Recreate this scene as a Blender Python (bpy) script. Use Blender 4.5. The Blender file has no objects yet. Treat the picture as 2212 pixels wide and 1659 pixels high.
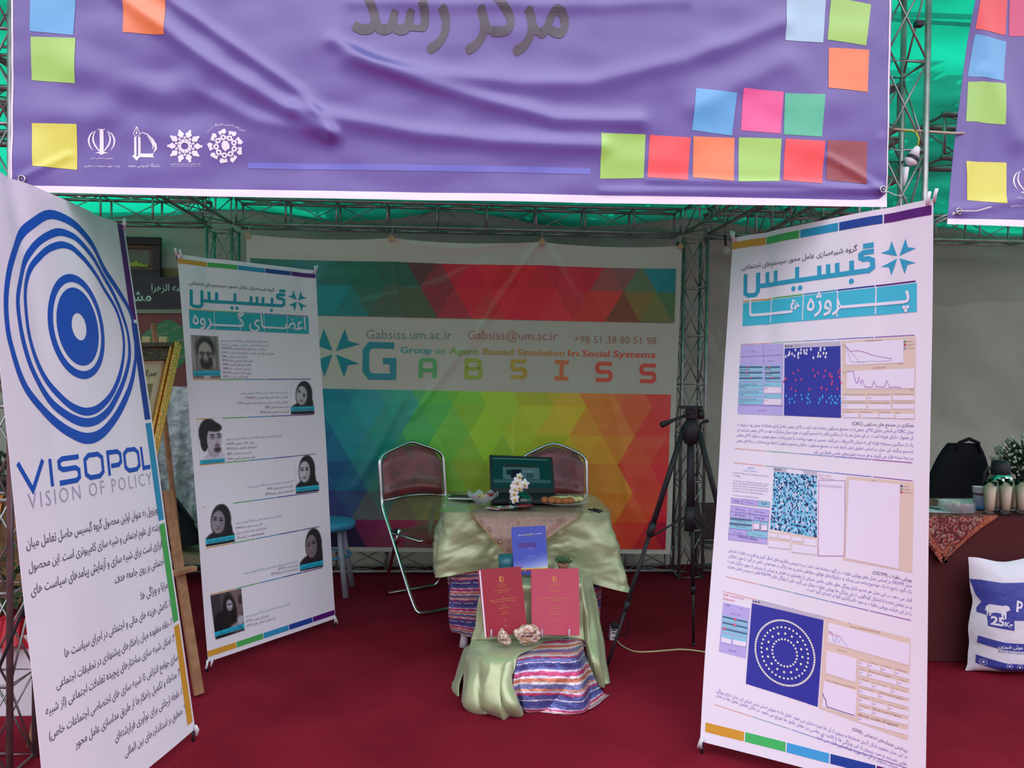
import bpy, bmesh, math, random
import numpy as np
from mathutils import Vector, Matrix, noise
from mathutils.geometry import tessellate_polygon

random.seed(7)
rng = np.random.default_rng(7)
sc = bpy.context.scene
COL = sc.collection

# ------------------------------------------------------------------ camera
FPX, CX, CY = 1750.0, 1106.0, 829.5
CAM = np.array([0.0, 0.0, 1.47])
yaw, pit, rol = 0.06, 0.0169, 0.012
fw = np.array([math.sin(yaw) * math.cos(pit), math.cos(yaw) * math.cos(pit), -math.sin(pit)])
r0 = np.array([math.cos(yaw), -math.sin(yaw), 0.0])
u0 = np.cross(r0, fw)
rt = r0 * math.cos(rol) + u0 * math.sin(rol)
up = u0 * math.cos(rol) - r0 * math.sin(rol)
cd = bpy.data.cameras.new('camera')
cam = bpy.data.objects.new('camera', cd)
COL.objects.link(cam)
cam.matrix_world = Matrix([[rt[i], up[i], -fw[i], CAM[i]] for i in range(3)] + [[0, 0, 0, 1]])
cd.sensor_width = 36.0
cd.lens = FPX / 2212.0 * 36.0
cd.clip_start = 0.05
cd.clip_end = 200
sc.camera = cam

# ------------------------------------------------------------------ world, sun, exposure
sc.view_settings.view_transform = 'Standard'
sc.view_settings.look = 'None'
sc.view_settings.gamma = 1.0
sc.view_settings.exposure = 0.36
sc.view_settings.use_curve_mapping = False
w = bpy.data.worlds.new('sky')
sc.world = w
w.use_nodes = True
nt = w.node_tree
nt.nodes.clear()
tc = nt.nodes.new('ShaderNodeTexCoord')
sx = nt.nodes.new('ShaderNodeSeparateXYZ')
rp = nt.nodes.new('ShaderNodeValToRGB')
bg = nt.nodes.new('ShaderNodeBackground')
wo = nt.nodes.new('ShaderNodeOutputWorld')
nt.links.new(tc.outputs['Generated'], sx.inputs[0])
nt.links.new(sx.outputs['Z'], rp.inputs[0])
rp.color_ramp.elements[0].position = 0.0
rp.color_ramp.elements[0].color = (0.15, 0.13, 0.15, 1)
rp.color_ramp.elements[1].position = 0.85
rp.color_ramp.elements[1].color = (0.91, 0.87, 1.0, 1)
for ps_, cc_ in ((0.12, (0.20, 0.175, 0.20, 1)), (0.32, (0.50, 0.47, 0.56, 1))):
    rp.color_ramp.elements.new(ps_).color = cc_
nt.links.new(rp.outputs[0], bg.inputs[0])
bg.inputs[1].default_value = 2.6
nt.links.new(bg.outputs[0], wo.inputs[0])
sd = bpy.data.lights.new('sun', 'SUN')
sd.energy = 4.2
sd.angle = 0.012
sd.color = (1.0, 0.96, 0.9)
sun = bpy.data.objects.new('sun', sd)
COL.objects.link(sun)
SUN = Vector((-0.28, 0.52, 0.80)).normalized()
sun.rotation_euler = SUN.to_track_quat('Z', 'Y').to_euler()
sun.location = (-3, 8, 9)
try:
    sc.cycles.use_denoising = True
    sc.cycles.max_bounces = 8
    sc.cycles.diffuse_bounces = 4
    sc.cycles.glossy_bounces = 3
    sc.cycles.transmission_bounces = 8
    sc.cycles.transparent_max_bounces = 12
    sc.cycles.caustics_reflective = False
    sc.cycles.caustics_refractive = False
    sc.cycles.sample_clamp_indirect = 6.0
except Exception:
    pass


# ------------------------------------------------------------------ pixel <-> world helpers
def ray(px, py):
    return rt * ((px - CX) / FPX) + up * ((CY - py) / FPX) + fw


def W(px, py, Y):
    d = ray(px, py)
    return Vector(CAM + d * (Y / d[1]))


def G(px, py, z=0.0):
    d = ray(px, py)
    return Vector(CAM + d * ((z - CAM[2]) / d[2]))


def proj(P):
    d = np.asarray(P) - CAM
    zc = d @ fw
    return (CX + FPX * (d @ rt) / zc, CY - FPX * (d @ up) / zc)


def lin(c):
    c = c / 255.0
    return c / 12.92 if c <= 0.04045 else ((c + 0.055) / 1.055) ** 2.4


def rgb(r, g, b):
    return (lin(r), lin(g), lin(b), 1.0)


# ------------------------------------------------------------------ materials
MATS = {}


def mat(name, col=None, rough=0.5, metal=0.0, spec=0.5, attr=False, var=0.0, vscale=8.0, bump=0.0, bscale=60.0,
        trans=0.0, alpha=1.0, ior=1.45, sheen=0.0, coat=0.0, col2=None, emit=0.0, aniso=0.0, detail=4.0):
    if name in MATS:
        return MATS[name]
    m = bpy.data.materials.new(name)
    m.use_nodes = True
    N, L = m.node_tree.nodes, m.node_tree.links
    b = N['Principled BSDF']
    b.inputs['Roughness'].default_value = rough
    b.inputs['Metallic'].default_value = metal
    b.inputs['Specular IOR Level'].default_value = spec
    b.inputs['Transmission Weight'].default_value = trans
    b.inputs['IOR'].default_value = ior
    b.inputs['Alpha'].default_value = alpha
    b.inputs['Sheen Weight'].default_value = sheen
    b.inputs['Coat Weight'].default_value = coat
    b.inputs['Coat Roughness'].default_value = 0.28
    b.inputs['Anisotropic'].default_value = aniso
    if col is not None:
        b.inputs['Base Color'].default_value = col
    out = None
    t = N.new('ShaderNodeTexCoord')
    if attr:
        a = N.new('ShaderNodeAttribute')
        a.attribute_name = 'Col'
        out = a.outputs['Color']
    if var > 0 or col2 is not None:
        n = N.new('ShaderNodeTexNoise')
        n.inputs['Scale'].default_value = vscale
        n.inputs['Detail'].default_value = detail
        L.new(t.outputs['Object'], n.inputs['Vector'])
        mx = N.new('ShaderNodeMix')
        mx.data_type = 'RGBA'
        r = N.new('ShaderNodeMapRange')
        r.inputs['From Min'].default_value = 0.35
        r.inputs['From Max'].default_value = 0.65
        L.new(n.outputs['Fac'], r.inputs['Value'])
        L.new(r.outputs[0], mx.inputs['Factor'])
        if attr:
            mx.blend_type = 'MULTIPLY'
            L.new(out, mx.inputs['A'])
            mx.inputs['B'].default_value = (1 - var, 1 - var, 1 - var, 1)
        else:
            mx.inputs['A'].default_value = col
            mx.inputs['B'].default_value = col2 if col2 is not None else tuple(c * (1 - var) for c in col[:3]) + (1,)
        out = mx.outputs['Result']
    if out is not None:
        L.new(out, b.inputs['Base Color'])
    if bump > 0:
        n2 = N.new('ShaderNodeTexNoise')
        n2.inputs['Scale'].default_value = bscale
        n2.inputs['Detail'].default_value = 3
        L.new(t.outputs['Object'], n2.inputs['Vector'])
        bp = N.new('ShaderNodeBump')
        bp.inputs['Strength'].default_value = bump
        bp.inputs['Distance'].default_value = 0.01
        L.new(n2.outputs['Fac'], bp.inputs['Height'])
        L.new(bp.outputs[0], b.inputs['Normal'])
    if emit > 0:
        if out is not None:
            L.new(out, b.inputs['Emission Color'])
        else:
            b.inputs['Emission Color'].default_value = col
        b.inputs['Emission Strength'].default_value = emit
    MATS[name] = m
    return m


def cloth_trans(name, front, through, fac, var=0.3, vscale=3.0, bump=0.4, bscale=6.0, detail=6.0, spec_rough=0.6, glossy=0.04):
    """thin tent cloth: diffuse on the lit side, translucent to the other"""
    m = bpy.data.materials.new(name)
    m.use_nodes = True
    N, L = m.node_tree.nodes, m.node_tree.links
    N.clear()
    o = N.new('ShaderNodeOutputMaterial')
    d = N.new('ShaderNodeBsdfDiffuse')
    tr = N.new('ShaderNodeBsdfTranslucent')
    gl = N.new('ShaderNodeBsdfGlossy')
    gl.inputs['Roughness'].default_value = spec_rough
    mx = N.new('ShaderNodeMixShader')
    mg = N.new('ShaderNodeMixShader')
    mx.inputs[0].default_value = fac
    mg.inputs[0].default_value = glossy
    t = N.new('ShaderNodeTexCoord')
    n = N.new('ShaderNodeTexNoise')
    n.inputs['Scale'].default_value = vscale
    n.inputs['Detail'].default_value = detail
    mp = N.new('ShaderNodeMapping')
    mp.inputs['Scale'].default_value = (0.55, 1.6, 1.0)
    L.new(t.outputs['Object'], mp.inputs[0])
    L.new(mp.outputs[0], n.inputs['Vector'])
    r = N.new('ShaderNodeMapRange')
    r.inputs['From Min'].default_value = 0.42
    r.inputs['From Max'].default_value = 0.68
    r.inputs['To Min'].default_value = 0.0
    r.inputs['To Max'].default_value = var
    L.new(n.outputs['Fac'], r.inputs['Value'])
    for node, c in ((d, front), (tr, through)):
        x = N.new('ShaderNodeMix')
        x.data_type = 'RGBA'
        x.blend_type = 'MIX'
        x.inputs['A'].default_value = c
        x.inputs['B'].default_value = tuple(k * 0.25 for k in c[:3]) + (1,)
        L.new(r.outputs[0], x.inputs['Factor'])
        L.new(x.outputs['Result'], node.inputs['Color'])
    bp = N.new('ShaderNodeBump')
    bp.inputs['Strength'].default_value = bump
    bp.inputs['Distance'].default_value = 0.05
    n2 = N.new('ShaderNodeTexNoise')
    n2.inputs['Scale'].default_value = bscale
    L.new(t.outputs['Object'], n2.inputs['Vector'])
    L.new(n2.outputs['Fac'], bp.inputs['Height'])
    L.new(bp.outputs[0], d.inputs['Normal'])
    L.new(d.outputs[0], mx.inputs[1])
    L.new(tr.outputs[0], mx.inputs[2])
    L.new(mx.outputs[0], mg.inputs[1])
    L.new(gl.outputs[0], mg.inputs[2])
    L.new(mg.outputs[0], o.inputs[0])
    MATS[name] = m
    return m


M_print = mat('printed_vinyl', attr=True, rough=0.38, spec=0.45)
M_purple = mat('purple_vinyl', attr=True, rough=0.34, spec=0.9, bump=0.2, bscale=9.0, coat=0.9)
M_back = mat('backdrop_vinyl', attr=True, rough=0.33, spec=0.6, bump=0.05, bscale=12)
M_attr = mat('painted_attr', attr=True, rough=0.6)
M_steel = mat('steel_tube', rgb(168, 172, 168), rough=0.38, metal=0.75, var=0.35, vscale=14)
M_chrome = mat('chrome_tube', rgb(200, 205, 205), rough=0.16, metal=1.0)
M_black = mat('black_plastic', rgb(38, 38, 44), rough=0.45, spec=0.4)
M_blackfab = mat('black_fabric', rgb(34, 34, 40), rough=0.9, spec=0.15, bump=0.3, bscale=90)
M_leather = mat('maroon_vinyl', rgb(142, 66, 72), rough=0.25, spec=0.7, col2=rgb(104, 62, 62), vscale=11, bump=0.2, bscale=12, detail=8)
M_satin = mat('sage_satin', rgb(172, 184, 138), rough=0.3, spec=0.8, sheen=0.2, bump=0.75, bscale=7, metal=0.25)
M_stripe = mat('striped_foil_cloth', attr=True, rough=0.3, spec=1.0, bump=0.9, bscale=26, metal=0.35)
M_wood = mat('pale_wood', rgb(168, 128, 92), rough=0.6, col2=rgb(140, 100, 70), vscale=20)
M_white = mat('white_plastic', rgb(222, 222, 226), rough=0.45)
M_glass = mat('clear_glass', (1, 1, 1, 1), rough=0.03, trans=1.0, ior=1.45)
M_acryl = mat('clear_acrylic', (0.95, 0.97, 1, 1), rough=0.06, trans=0.85, ior=1.3)


# ------------------------------------------------------------------ object helpers
ORG = {}


def thing(name, label, cat, loc=(0, 0, 0), group=None, kind=None):
    o = bpy.data.objects.new(name, None)
    COL.objects.link(o)
    o.empty_display_size = 0.05
    o.location = loc
    ORG[o.name] = Vector(loc)
    tag(o, label, cat, group, kind)
    return o


def tag(o, label=None, cat=None, group=None, kind=None):
    if label:
        o['label'] = label
    if cat:
        o['category'] = cat
    if group:
        o['group'] = group
    if kind:
        o['kind'] = kind
    return o


class MB:
    """collects vertices, faces and face colours for one mesh"""

    def __init__(s):
        s.v, s.f, s.c = [], [], []

    def add(s, vs, fs, col=None):
        o = len(s.v)
        s.v += [tuple(p) for p in vs]
        s.f += [tuple(i + o for i in f) for f in fs]
        s.c += [col] * len(fs)
        return s

    def box(s, c, size, R=None, col=None):
        hx, hy, hz = size[0] / 2, size[1] / 2, size[2] / 2
        vs = [Vector((x, y, z)) for x in (-hx, hx) for y in (-hy, hy) for z in (-hz, hz)]
        if R is not None:
            vs = [R @ v for v in vs]
        c = Vector(c)
        return s.add([v + c for v in vs], [(0, 1, 3, 2), (4, 6, 7, 5), (0, 4, 5, 1), (2, 3, 7, 6), (0, 2, 6, 4), (1, 5, 7, 3)], col)

    def tube(s, pts, r, n=8, closed=False, cap=True, col=None):
        pts = [Vector(p) for p in pts]
        k = len(pts)
        rs = r if isinstance(r, (list, tuple)) else [r] * k
        vs, fs = [], []
        prev = None
        for i, p in enumerate(pts):
            a = pts[(i - 1) % k] if (i > 0 or closed) else p
            b = pts[(i + 1) % k] if (i < k - 1 or closed) else p
            t = (b - a).normalized()
            if prev is None:
                ref = Vector((0, 0, 1)) if abs(t.z) < 0.9 else Vector((1, 0, 0))
                x = t.cross(ref).normalized()
            else:
                x = (prev - t * prev.dot(t)).normalized()
            prev = x
            y = t.cross(x)
            for j in range(n):
                an = 2 * math.pi * j / n
                vs.append(p + (x * math.cos(an) + y * math.sin(an)) * rs[i])
        m = k if closed else k - 1
        for i in range(m):
            for j in range(n):
                a, b = i * n + j, i * n + (j + 1) % n
                c, d = ((i + 1) % k) * n + (j + 1) % n, ((i + 1) % k) * n + j
                fs.append((a, b, c, d))
        if cap and not closed:
            fs.append(tuple(range(n))[::-1])
            fs.append(tuple((k - 1) * n + j for j in range(n)))
        return s.add(vs, fs, col)

    def lathe(s, prof, c=(0, 0, 0), n=24, col=None, sx=1.0, sy=1.0):
        c = Vector(c)
        vs, fs = [], []
        for (r, z) in prof:
            for j in range(n):
                a = 2 * math.pi * j / n
                vs.append(c + Vector((r * math.cos(a) * sx, r * math.sin(a) * sy, z)))
        for i in range(len(prof) - 1):
            for j in range(n):
                fs.append((i * n + j, i * n + (j + 1) % n, (i + 1) * n + (j + 1) % n, (i + 1) * n + j))
        return s.add(vs, fs, col)

    def ball(s, c, r, n=10, col=None, sc_=(1, 1, 1)):
        prof = [(max(1e-4, math.sin(math.pi * i / n)) * r, -math.cos(math.pi * i / n) * r * sc_[2]) for i in range(n + 1)]
        return s.lathe(prof, c, n + 2, col, sc_[0], sc_[1])

    def grid(s, P, col=None, cols=None, wrap=False):
        """P: array [rows][cols] of points"""
        nr, nc = len(P), len(P[0])
        vs = [p for r in P for p in r]
        o = len(s.v)
        s.v += [tuple(p) for p in vs]
        for i in range(nr - 1):
            for j in range(nc if wrap else nc - 1):
                k = (j + 1) % nc
                s.f.append((o + i * nc + j, o + i * nc + k, o + (i + 1) * nc + k, o + (i + 1) * nc + j))
                s.c.append(cols(i, j) if cols else col)
        return s

    def build(s, name, m, parent=None, smooth=True, label=None):
        return mesh_obj(name, s.v, s.f, m, parent, s.c if any(c is not None for c in s.c) else None, smooth, label)


def mesh_obj(name, vs, fs, m, parent=None, fcol=None, smooth=True, label=None, vcol=None):
    org = ORG[parent.name] if parent is not None else Vector((0, 0, 0))
    A = np.array([tuple(p) for p in vs], dtype=np.float64) if not isinstance(vs, np.ndarray) else vs
    A = A - np.array(org)
    me = bpy.data.meshes.new(name)
    me.from_pydata(A.tolist(), [], fs)
    if fcol is not None:
        at = me.color_attributes.new('Col', 'FLOAT_COLOR', 'CORNER')
        tot = np.array([len(f) for f in fs])
        cc = np.array([c if c is not None else (1, 1, 1, 1) for c in fcol], dtype=np.float32)
        at.data.foreach_set('color', np.repeat(cc, tot, axis=0).ravel())
    if vcol is not None:
        at = me.color_attributes.new('Col', 'FLOAT_COLOR', 'POINT')
        at.data.foreach_set('color', np.asarray(vcol, dtype=np.float32).ravel())
    me.materials.append(m)
    if smooth:
        me.polygons.foreach_set('use_smooth', [True] * len(me.polygons))
    me.update()
    o = bpy.data.objects.new(name, me)
    COL.objects.link(o)
    if parent is not None:
        o.parent = parent
    ORG[o.name] = org.copy()
    if label:
        o['label'] = label
    return o


def autosmooth(o, ang=35):
    me = o.data
    me.set_sharp_from_angle(angle=math.radians(ang))
    return o


def bevel(o, wd=0.003, seg=2):
    b = o.modifiers.new('bevel', 'BEVEL')
    b.width = wd
    b.segments = seg
    b.limit_method = 'ANGLE'
    return o


def crom(P, t):
    """Catmull-Rom through list P (vectors) at t in 0..1"""
    n = len(P) - 1
    x = min(max(t, 0), 1) * n
    i = min(int(x), n - 1)
    f = x - i
    p1, p2 = P[i], P[i + 1]
    p0 = P[i - 1] if i > 0 else p1 * 2 - p2
    p3 = P[i + 2] if i + 2 <= n else p2 * 2 - p1
    return 0.5 * ((2 * p1) + (p2 - p0) * f + (2 * p0 - 5 * p1 + 4 * p2 - p3) * f * f + (3 * p1 - p0 - 3 * p2 + p3) * f ** 3)


def loft(ctrl, nr, nc, wob=0.0, wf=6.0, zmin=0.003):
    """dense grid through a control grid of vectors, with wrinkles"""
    rows = [[crom(r, j / (nc - 1)) for j in range(nc)] for r in ctrl]
    out = []
    for i in range(nr):
        t = i / (nr - 1)
        out.append([crom([rows[k][j] for k in range(len(rows))], t) for j in range(nc)])
    if wob:
        for i in range(nr):
            for j in range(nc):
                p = out[i][j]
                d = noise.noise_vector(p * wf) * wob
                p += Vector((d.x, d.y, d.z * 0.5))
                p.y -= wob * 0.9 * (0.35 - abs(noise.noise(Vector((p.x * wf * 2.2 + p.z * 3, p.z * wf * 0.7, 4)))))
                if p.z < zmin:
                    p.z = zmin
    for r in out:
        for p in r:
            if p.z < zmin:
                p.z = zmin
    return out


# ------------------------------------------------------------------ Persian shaping
_F = {}
for ch, b, n in [('ا', 0xFE8D, 2), ('آ', 0xFE81, 2), ('ب', 0xFE8F, 4), ('پ', 0xFB56, 4), ('ت', 0xFE95, 4), ('ث', 0xFE99, 4), ('ج', 0xFE9D, 4),
                 ('چ', 0xFB7A, 4), ('ح', 0xFEA1, 4), ('خ', 0xFEA5, 4), ('د', 0xFEA9, 2), ('ذ', 0xFEAB, 2), ('ر', 0xFEAD, 2), ('ز', 0xFEAF, 2),
                 ('ژ', 0xFB8A, 2), ('س', 0xFEB1, 4), ('ش', 0xFEB5, 4), ('ص', 0xFEB9, 4), ('ض', 0xFEBD, 4), ('ط', 0xFEC1, 4), ('ظ', 0xFEC5, 4),
                 ('ع', 0xFEC9, 4), ('غ', 0xFECD, 4), ('ف', 0xFED1, 4), ('ق', 0xFED5, 4), ('ک', 0xFB8E, 4), ('گ', 0xFB92, 4), ('ل', 0xFEDD, 4),
                 ('م', 0xFEE1, 4), ('ن', 0xFEE5, 4), ('و', 0xFEED, 2), ('ه', 0xFEE9, 4), ('ی', 0xFBFC, 4), ('ئ', 0xFE89, 4), ('ء', 0xFE80, 1)]:
    _F[ch] = (b, n)
TAT = 'ـ'


def shape_run(s):
    out = []
    n = len(s)

    def jl(c):  # joins to the following letter
        return c == TAT or (c in _F and _F[c][1] == 4)

    def jr(c):  # joins to the preceding letter
        return c == TAT or (c in _F and _F[c][1] >= 2)
    i = 0
    while i < n:
        c = s[i]
        if c in _F:
            pj = i > 0 and jl(s[i - 1])
            if c == 'ل' and i + 1 < n and s[i + 1] == 'ا':
                out.append(chr(0xFEFC if pj else 0xFEFB))
                i += 2
                continue
            nj = i + 1 < n and jr(s[i + 1]) and _F[c][1] == 4
            b, k = _F[c]
            if k == 4:
                o = b + (3 if pj and nj else 2 if nj else 1 if pj else 0)
            elif k == 2:
                o = b + (1 if pj else 0)
            else:
                o = b
            out.append(chr(o))
        elif c != '\u200c':
            out.append({'(': ')', ')': '(', '«': '»', '»': '«'}.get(c, c))
        i += 1
    return out


def fa(s):
    """logical Persian text -> visual left-to-right string of presentation forms"""
    runs, cur, ltr = [], '', None
    for ch in s:
        l = ch.isascii() and ch.isalnum() or ch in '۰۱۲۳۴۵۶۷۸۹'
        if ltr is None or l == ltr:
            cur += ch
        else:
            runs.append((ltr, cur))
            cur = ch
        ltr = l
    runs.append((ltr, cur))
    out = ''
    for l, t in reversed(runs):
        out += t if l else ''.join(reversed(shape_run(t)))
    return out


def glyphs(s, res=2, off=0.0, spacing=1.0):
    c = bpy.data.curves.new('t', 'FONT')
    c.body = s
    c.resolution_u = res
    c.size = 1
    c.offset = off
    c.space_character = spacing
    o = bpy.data.objects.new('t', c)
    COL.objects.link(o)
    bpy.context.view_layer.update()
    m = o.to_mesh()
    v = np.empty(len(m.vertices) * 3)
    m.vertices.foreach_get('co', v)
    v = v.reshape(-1, 3)[:, :2].copy()
    f = [tuple(p.vertices) for p in m.polygons]
    o.to_mesh_clear()
    bpy.data.objects.remove(o)
    bpy.data.curves.remove(c)
    return v, f


def zf(ox, oy, s):
    return lambda x, y: (ox + x / s, oy + y / s)


# ------------------------------------------------------------------ printed sheets
class Sheet:
    """a hanging sheet through four world corners; x runs right, y runs down, in metres"""

    def __init__(s, TL, TR, BL, BR, disp=None):
        s.c = [np.array(p, dtype=float) for p in (TL, TR, BL, BR)]
        s.w = (np.linalg.norm(s.c[1] - s.c[0]) + np.linalg.norm(s.c[3] - s.c[2])) / 2
        s.h = (np.linalg.norm(s.c[2] - s.c[0]) + np.linalg.norm(s.c[3] - s.c[1])) / 2
        X = (s.c[1] - s.c[0]) + (s.c[3] - s.c[2])
        Y = (s.c[2] - s.c[0]) + (s.c[3] - s.c[1])
        n = np.cross(Y, X)
        n /= np.linalg.norm(n)
        if n @ (CAM - s.c[0]) < 0:
            n = -n
        s.n = n
        s.disp = disp

    def flat(s, x, y):
        u = (np.asarray(x) / s.w)[..., None]
        v = (np.asarray(y) / s.h)[..., None]
        return (s.c[0] * (1 - u) + s.c[1] * u) * (1 - v) + (s.c[2] * (1 - u) + s.c[3] * u) * v

    def at(s, x, y, off=0.0):
        x = np.asarray(x, dtype=float)
        y = np.asarray(y, dtype=float)
        P = s.flat(x, y)
        d = off
        if s.disp is not None:
            d = off + s.disp(x, y)
        return P + (np.asarray(d) * np.ones_like(x))[..., None] * s.n

    def inv(s, px, py):
        x, y = s.w / 2, s.h / 2
        for _ in range(7):
            a = proj(s.flat(x, y))
            e = 1e-4
            b = proj(s.flat(x + e, y))
            c = proj(s.flat(x, y + e))
            J = np.array([[(b[0] - a[0]) / e, (c[0] - a[0]) / e], [(b[1] - a[1]) / e, (c[1] - a[1]) / e]])
            d = np.linalg.solve(J, np.array([px - a[0], py - a[1]]))
            x, y = x + d[0], y + d[1]
        return np.array([x, y])

    def gridify(s, nx, ny):
        """freeze the folds on the sheet's own grid so that the print follows the mesh exactly"""
        s.gx, s.gy = s.w / (nx - 1), s.h / (ny - 1)
        if s.disp is None:
            return
        xs, ys = np.meshgrid(np.linspace(0, s.w, nx), np.linspace(0, s.h, ny))
        D = s.disp(xs, ys)

        def fn(x, y):
            u = np.clip(np.asarray(x) / s.gx, 0, nx - 1.001)
            v = np.clip(np.asarray(y) / s.gy, 0, ny - 1.001)
            i, j = np.floor(u).astype(int), np.floor(v).astype(int)
            a, b = u - i, v - j
            return (D[j, i] * (1 - a) + D[j, i + 1] * a) * (1 - b) + (D[j + 1, i] * (1 - a) + D[j + 1, i + 1] * a) * b
        s.disp = fn

    def body(s, name, m, parent, col, nx, ny, thick=0.0012, x0=0, x1=None, y0=0, y1=None):
        x1 = s.w if x1 is None else x1
        y1 = s.h if y1 is None else y1
        s.gridify(nx, ny)
        xs, ys = np.meshgrid(np.linspace(x0, x1, nx), np.linspace(y0, y1, ny))
        A = s.at(xs, ys).reshape(-1, 3)
        B = s.at(xs, ys, -thick).reshape(-1, 3)
        f = []
        N = nx * ny
        for i in range(ny - 1):
            for j in range(nx - 1):
                a = i * nx + j
                f.append((a, a + 1, a + nx + 1, a + nx))
                f.append((N + a, N + a + nx, N + a + nx + 1, N + a + 1))
        rim = [j for j in range(nx)] + [i * nx + nx - 1 for i in range(1, ny)] + [(ny - 1) * nx + j for j in range(nx - 2, -1, -1)] + [i * nx for i in range(ny - 2, 0, -1)]
        for k in range(len(rim)):
            a, b = rim[k], rim[(k + 1) % len(rim)]
            f.append((a, N + a, N + b, b))
        o = mesh_obj(name, np.vstack([A, B]), f, m, parent, [col] * len(f))
        autosmooth(o, 60)
        return o


class Art:
    """flat print on a sheet, built as thin coloured pieces that follow its folds"""

    def __init__(s, sheet, q=None):
        s.s = sheet
        s.v, s.f, s.c, s.l = [], [], [], []

    def raw(s, v, f, col, layer=1):
        o = sum(len(a) for a in s.v)
        s.v.append(np.asarray(v, dtype=float).reshape(-1, 2))
        s.f += [tuple(i + o for i in q) for q in f]
        s.c += [col] * len(f)
        s.l.append(np.full(len(s.v[-1]), float(layer)))
        return s

    def poly(s, pts, col, layer=1):
        pts = np.asarray(pts, dtype=float)
        t = tessellate_polygon([[Vector((p[0], p[1], 0)) for p in pts]])
        return s.raw(pts, t, col, layer)

    def q(s, px, py):
        return s.s.inv(px, py)

    def ppoly(s, pts, col, layer=1):
        return s.poly([s.q(*p) for p in pts], col, layer)

    def rect(s, x0, y0, x1, y1, col, layer=1):
        return s.raw([(x0, y0), (x1, y0), (x1, y1), (x0, y1)], [(0, 1, 2, 3)], col, layer)

    def disc(s, c, r, col, layer=1, n=32, ry=None):
        ry = ry or r
        return s.raw([(c[0] + r * math.cos(2 * math.pi * i / n), c[1] + ry * math.sin(2 * math.pi * i / n)) for i in range(n)], [tuple(range(n))], col, layer)

    def stroke(s, pts, wd, col, layer=1, closed=False):
        P = [np.array(p[:2], dtype=float) for p in pts]
        ws = [p[2] if len(p) > 2 else wd for p in pts]
        n = len(P)
        v = []
        for i in range(n):
            a = P[i - 1] if (i > 0 or closed) else None
            b = P[(i + 1) % n] if (i < n - 1 or closed) else None
            d1 = (P[i] - a) / (np.linalg.norm(P[i] - a) + 1e-12) if a is not None else None
            d2 = (b - P[i]) / (np.linalg.norm(b - P[i]) + 1e-12) if b is not None else None
            if d1 is None:
                d1 = d2
            if d2 is None:
                d2 = d1
            n1 = np.array([-d1[1], d1[0]])
            n2 = np.array([-d2[1], d2[0]])
            m = n1 + n2
            L = np.linalg.norm(m)
            m = n1 if L < 1e-6 else m / L
            k = 1 / max(0.5, float(m @ n1))
            v += [P[i] + m * ws[i] / 2 * k, P[i] - m * ws[i] / 2 * k]
        f = [(2 * i, 2 * i + 1, 2 * ((i + 1) % n) + 1, 2 * ((i + 1) % n)) for i in range(n if closed else n - 1)]
        return s.raw(v, f, col, layer)

    def text(s, t, L, R, col, layer=1, ys=1.0, off=0.0, res=2, spacing=1.0, em=None):
        """text whose ink runs from photo point L to photo point R (baseline)"""
        a, b = s.q(*L), s.q(*R)
        return s.textm(t, a, b, col, layer, ys, off, res, spacing, em)

    def textm(s, t, a, b, col, layer=1, ys=1.0, off=0.0, res=2, spacing=1.0, em=None):
        v, f = glyphs(t, res, off, spacing)
        if not len(v):
            return s
        x0, x1 = v[:, 0].min(), v[:, 0].max()
        d = np.asarray(b) - np.asarray(a)
        k = np.linalg.norm(d) / (x1 - x0)
        if em:
            ys = em / k
        e = d / np.linalg.norm(d)
        n = np.array([e[1], -e[0]])
        X = (v[:, :1] - x0) * k
        Y = v[:, 1:] * k * ys
        return s.raw(np.asarray(a) + X * e + Y * n, f, col, layer)

    def units(s, frame, strokes, wd, col, layer=1):
        """strokes given in unit coordinates of a frame ((origin), (x axis), (y axis)) in sheet metres"""
        o, ex, ey = [np.asarray(k, dtype=float) for k in frame]
        for st in strokes:
            s.stroke([o + ex * p[0] + ey * p[1] for p in st], wd, col, layer)
        return s

    def emit(s, name, parent, m=None, cut=0.0, clip=None, label=None):
        if not s.v:
            return None
        v = np.vstack(s.v)
        l = np.concatenate(s.l)
        f, c = s.f, s.c
        s_cut = cut
        if cut > 0 or clip:
            bm = bmesh.new()
            cl = bm.faces.layers.int.new('ci')
            bv = [bm.verts.new((p[0], p[1], k)) for p, k in zip(v, l)]
            pal, pi = {}, []
            for q, col in zip(f, c):
                try:
                    fc = bm.faces.new([bv[i] for i in q])
                except ValueError:
                    continue
                fc[cl] = pal.setdefault(col, len(pal))
            lo, hi = v.min(0), v.max(0)
            if clip:
                for (co, no) in (((clip[0], 0, 0), (-1, 0, 0)), ((clip[2], 0, 0), (1, 0, 0)), ((0, clip[1], 0), (0, -1, 0)), ((0, clip[3], 0), (0, 1, 0))):
                    bmesh.ops.bisect_plane(bm, geom=bm.verts[:] + bm.edges[:] + bm.faces[:], plane_co=co, plane_no=no, clear_outer=True)
            if cut > 0:
                for ax in (0, 1):
                    g = (s.s.gx, s.s.gy)[ax]
                    cut = g * max(1, round(s_cut / g))
                    k = math.floor(lo[ax] / cut) + 1
                    while k * cut < hi[ax]:
                        co = [0, 0, 0]
                        no = [0, 0, 0]
                        co[ax] = k * cut
                        no[ax] = 1
                        bmesh.ops.bisect_plane(bm, geom=bm.verts[:] + bm.edges[:] + bm.faces[:], plane_co=co, plane_no=no)
                        k += 1
            inv = {i: cc for cc, i in pal.items()}
            bm.verts.index_update()
            v3 = np.array([tuple(p.co) for p in bm.verts])
            v, l = v3[:, :2], v3[:, 2]
            f = [tuple(p.index for p in q.verts) for q in bm.faces]
            c = [inv[q[cl]] for q in bm.faces]
            bm.free()
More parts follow.
